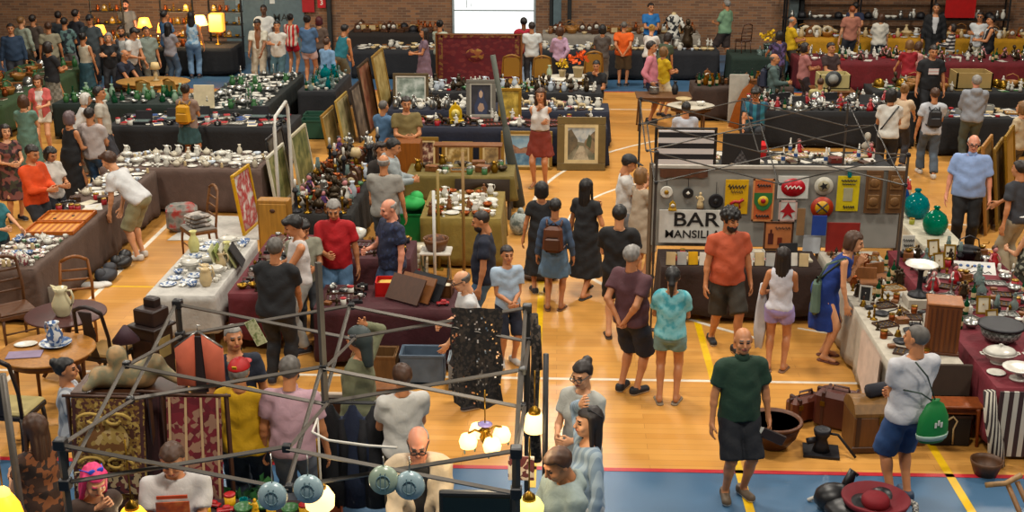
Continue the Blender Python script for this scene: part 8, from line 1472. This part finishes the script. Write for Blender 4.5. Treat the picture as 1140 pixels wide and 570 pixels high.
# near left, inside and around the tent
q('man with cropped grey hair in a navy shirt and grey scarf facing the camera', hd=(259, 361), s=1.72, face=15, turn=15, hair='buzz', hc='grey', top='open #1a2233 -.1 #6f6c68', bot='trousers #23262c', skin='tan', arms=('down', 'down'))
rc = q('person in a red cap and bright yellow T-shirt at the striped carpet', hd=(266, 398), s=1.7, face=175, hair='short', hc='grey', top='tee #c9a016', bot='trousers #1d2634', arms=('front', 'front'), extra=[('cap', '#a8181f')], skin='tan', b=1.1)
q('grey-haired man in a pink polo shirt and grey trousers seen from behind', hd=(322, 396), s=1.74, face=178, nod=10, hair='short', hc='salt', top='polo #bd9ca8', bot='trousers #6f747e', arms=('down', 'down'), skin='tan', b=1.12)
q('woman in an olive green shirt with a dark headscarf raising one hand', hd=(398, 363), s=1.72, face=250, sex='f', hair='none', top='long #77795f', bot='trousers #16171a', arms=('down', 'crown'), extra=[('scarf', '#2f3a3a')], skin='tan', b=1.1)
q('dark-haired seller in a white T-shirt with a brown shawl', hd=(447, 404), s=1.66, face=200, hair='short', hc='brown', top='tee #c9c8c4', bot='trousers #4a4336', arms=('front', 'front'), skin='tan')
q('bald man with glasses in an open cream shirt under the tent bar', hd=(465, 475), s=1.74, face=5, nod=20, hair='fringe', hc='grey', top='jacket #cbb9a0 -.1 #1a1716', bot='trousers #1c1d22', arms=('low', 'low'), lean=8, skin='pink', extra=[('specs', '#151515')], b=1.1)
pt = q('man with short brown hair in a white T-shirt with an orange picture print', hd=(190, 494), s=1.74, face=8, nod=22, hair='short', hc='brown', top='tee #c6c2c0', bot='trousers #2a2c33', arms=('low', 'low'), skin='tan', b=1.15)
q('pink-haired woman with blue sunglasses on her head', hd=(103, 518), s=1.66, face=40, nod=25, sex='f', hair='long', hc='pink', top='tee #3a2a22', bot='trousers #23242a', arms=('chin', 'front'), skin='fair', extra=[('shades', '#2b4fc4', 'up')])
q('woman with long brown hair in a leopard-print dress looking left', hd=(36, 460), s=1.68, face=235, sex='f', hair='long', hc='brown', top='gown #3a2418 -.6', pat=('blotch', '#7a4a2c', 22., '#241610'), bot='none', arms=('front', 'reach'), skin='fair')
q('dark-haired woman in a grey striped top sitting in front of the carved chair', hd=(72, 398), s=1.64, face=100, sex='f', hair='bun', hc='black', top='tee #b2b4b8', pat=('stripex', '#8c9098', 4.), bot='trousers #3a3238', arms=('front', 'front'), skin='tan', legs='sit')
# foreground aisle
q('woman with tied-up dark hair in a pale T-shirt with a green arm band', hd=(648, 402), s=1.68, face=330, nod=12, sex='f', hair='bun', hc='dark', top='tee #b3b4ae', bot='trousers #a8a296', arms=('front', 'front'), skin='fair', extra=[('specs', '#55504a')])
q('woman with long brown hair in a pale blue shirt touching her head', hd=(655, 453), s=1.72, face=290, sex='f', hair='long', hc='dark', top='long #a3b4c2', pat=('stripex', '#8296aa', 5.), bot='trousers #c2c5c8', arms=('down', 'crown'), skin='fair', extra=[('shades', '#15161a', 'up')])
q('man with short brown hair in a pale grey hooded top looking down', hd=(621, 499), s=1.76, face=300, nod=25, hair='short', hc='brown', top='hoodie #8f9c9a', bot='trousers #3a3d44', arms=('front', 'front'), skin='tan')
# ------------------------------------------------------------------ bags and things carried
def backpack(label, o, m, m2, s=1.0, name='backpack', dz=0.):
    WRS, chest, back, Rt_, hc_ = PINFO[o.name]; p = at_person(o, (back[0], back[1] + .07 * s + .02, back[2] + dz))
    t = thing(name, label, 'bag', p, o.rotation_euler.z); t.scale = (s,) * 3
    part('bag_body', MB().box((0, 0, 0), (.30, .14, .40), bev=.055, taper=.86), m, t); part('front_pocket', MB().box((0, .085, -.06), (.22, .06, .2), bev=.028), m2, t); part('top_loop', MB().tube([(-.04, -.03, .2), (0, -.03, .24), (.04, -.03, .2)], .01, 6), m2, t)
    for x in (-1, 1): part('shoulder_strap', MB().tube([(x * .10, -.06, .17), (x * .11, -.14, .235), (x * .12, -.31, .19), (x * .13, -.33, .02), (x * .155, -.22, -.14), (x * .14, -.06, -.16)], .016, 6), m2, t)
backpack('brown leather backpack worn over the denim jacket', dn, mt('#5f3622', .5), mt('#4a2818', .5), .92); backpack('navy backpack worn by the man in the grey-green hooded top', hb, mt('#1c2238', .7), mt('#141828', .7), 1.1); backpack('bright yellow backpack in front of the black cloth', yb, mt('#d19a12', .6), mt('#b8860f', .6), .95); backpack('small black backpack worn over the pale T-shirt', bpk, mt('#15161a', .6), mt('#1c1d22', .6), .85)
WRS, ch0, bk0, _, _ = PINFO[sp.name]; p = at_person(sp, (bk0[0] - .1, bk0[1] + .1, bk0[2] - .28)); t = thing('drawstring_bag', 'bright green drawstring bag with pale printing on the white T-shirt man', 'bag', p, sp.rotation_euler.z)
part('sack', MB().lathe([(.0005, -.2), (.13, -.19), (.16, -.1), (.15, .05), (.09, .17), (.04, .2), (.05, .22), (.0005, .22)], 18, sy=.5), mt('#167a3c', .6), t); part('pale_band', MB().lathe([(.156, -.16), (.165, -.12), (.164, -.11), (.156, -.15)], 18, sy=.52), mt('#b8d0c4', .6), t)
for i in range(3): part('printed_mark', MB().box((-.03 + .03 * i, .082, .0 + .02 * (i % 2)), (.02, .006, .05)), mt('#d4d8d0', .6), t)
part('cord', MB().tube([(0, 0, .2), (.1, -.02, .45), (.2, -.08, .58)], .008, 5).tube([(.02, 0, .2), (.16, .0, .3), (.27, -.12, .3)], .008, 5), mt('#2c3c34', .7), t)
p = at_person(gp, (float(PINFO[gp.name][0][0].x) + .02, float(PINFO[gp.name][0][0].y) - .08, float(PINFO[gp.name][0][0].z) - .14)); t = thing('wallet', 'long dark wallet with a white paper edge in the green polo man\'s hand', 'wallet', p, gp.rotation_euler.z); t.rotation_euler = (0, R(28), gp.rotation_euler.z); part('leather_cover', MB().box((0, 0, 0), (.26, .025, .10), bev=.008), mt('#2a1c18', .5), t); part('paper_edge', MB().box((-.14, 0, 0), (.03, .018, .08)), W_, t)
p = at_person(gl_, (float(PINFO[gl_.name][0][0].x) + .13, float(PINFO[gl_.name][0][0].y) + .12, 0)); t = tag(link('white_garment', MB().add(*(lambda: ([(x, y, z) for z, w_ in ((1.05, .03), (.8, .07), (.5, .085), (.25, .05)) for x, y in ((-w_, -.04 - z * .03), (-w_ * .2, .0), (w_ * .5, -.06), (w_, .02), (w_ * .1, .05), (-w_ * .7, .02))], [(k * 6 + i, k * 6 + 6 + i, k * 6 + 6 + (i + 1) % 6, k * 6 + (i + 1) % 6) for k in range(3) for i in range(6)] + [(0, 1, 2, 3, 4, 5), (23, 22, 21, 20, 19, 18)]))(), smooth=True).mesh(), mt('#cfcdd0', .85), None, (p.x, p.y - .02, 0)), 'white garment draped over the arm of the girl in lilac shorts', 'garment')
_, _, bk1, _, _ = PINFO[bd.name]; p = at_person(bd, (-.16, float(bk1[1]) + .10, .86)); tb_ = thing('cloth_bag', 'grey-green cloth bag hanging at the back of the woman in royal blue', 'bag', p, bd.rotation_euler.z); part('bag_body', MB().box((0, 0, 0), (.26, .12, .44), bev=.05, taper=.8), mt('#5f7566', .85), tb_); part('strap', MB().tube([(-.08, 0, .2), (-.06, -.1, .42), (.0, -.3, .5), (.06, -.02, .2)], .014, 6), mt('#4a5c50', .8), tb_)
# prints and badges that belong to garments
def on_chest(o, mb, m, name, dz=0., dy=0.):
    x = part(name, mb, m, o); c = PINFO[o.name][1]; x.location = (0, float(c[1]) - .025 - dy, float(c[2]) + dz); return x
x = on_chest(pt, MB().box((0, 0, -.02), (.24, .012, .2)), mt('#2a2c34', .7, 0, 'paint', '#b0502c', 9., c3='#c77a4a'), 'shirt_print', .02, .02); x = on_chest(pt, MB().box((0, 0, .11), (.22, .012, .025)), mt('#b84a2c', .7), 'shirt_print_band', .03, .02)
bt = [o for o in C.objects if o.get('label', '').startswith('seller in a black T-shirt with a white')][0]; x = on_chest(bt, MB().box((0, 0, 0), (.2, .012, .12)), mt('#c9a8a4', .7, 0, 'stripe', '#d4d0cc', 5.), 'shirt_print', 0, .015)
hc5 = PINFO[rc.name][4]; x = part('cap_badge', MB().prism([(-.02, .03), (.02, .03), (.018, -.01), (0, -.03), (-.018, -.01)], .008), mt('#d4b020', .5), rc); x.location = (0, hc5.y + .125, hc5.z + .075)
x.rotation_euler = (R(-25), 0, 0)
WRS, ch0, bk0, _, _ = PINFO[tA.name]; x = part('shoulder_strap', MB().tube([(-.14, .02, 1.42), (-.02, .135, 1.28), (.12, .12, 1.05), (.17, .02, .95)], .014, 6), BK, tA)
settle_labels()
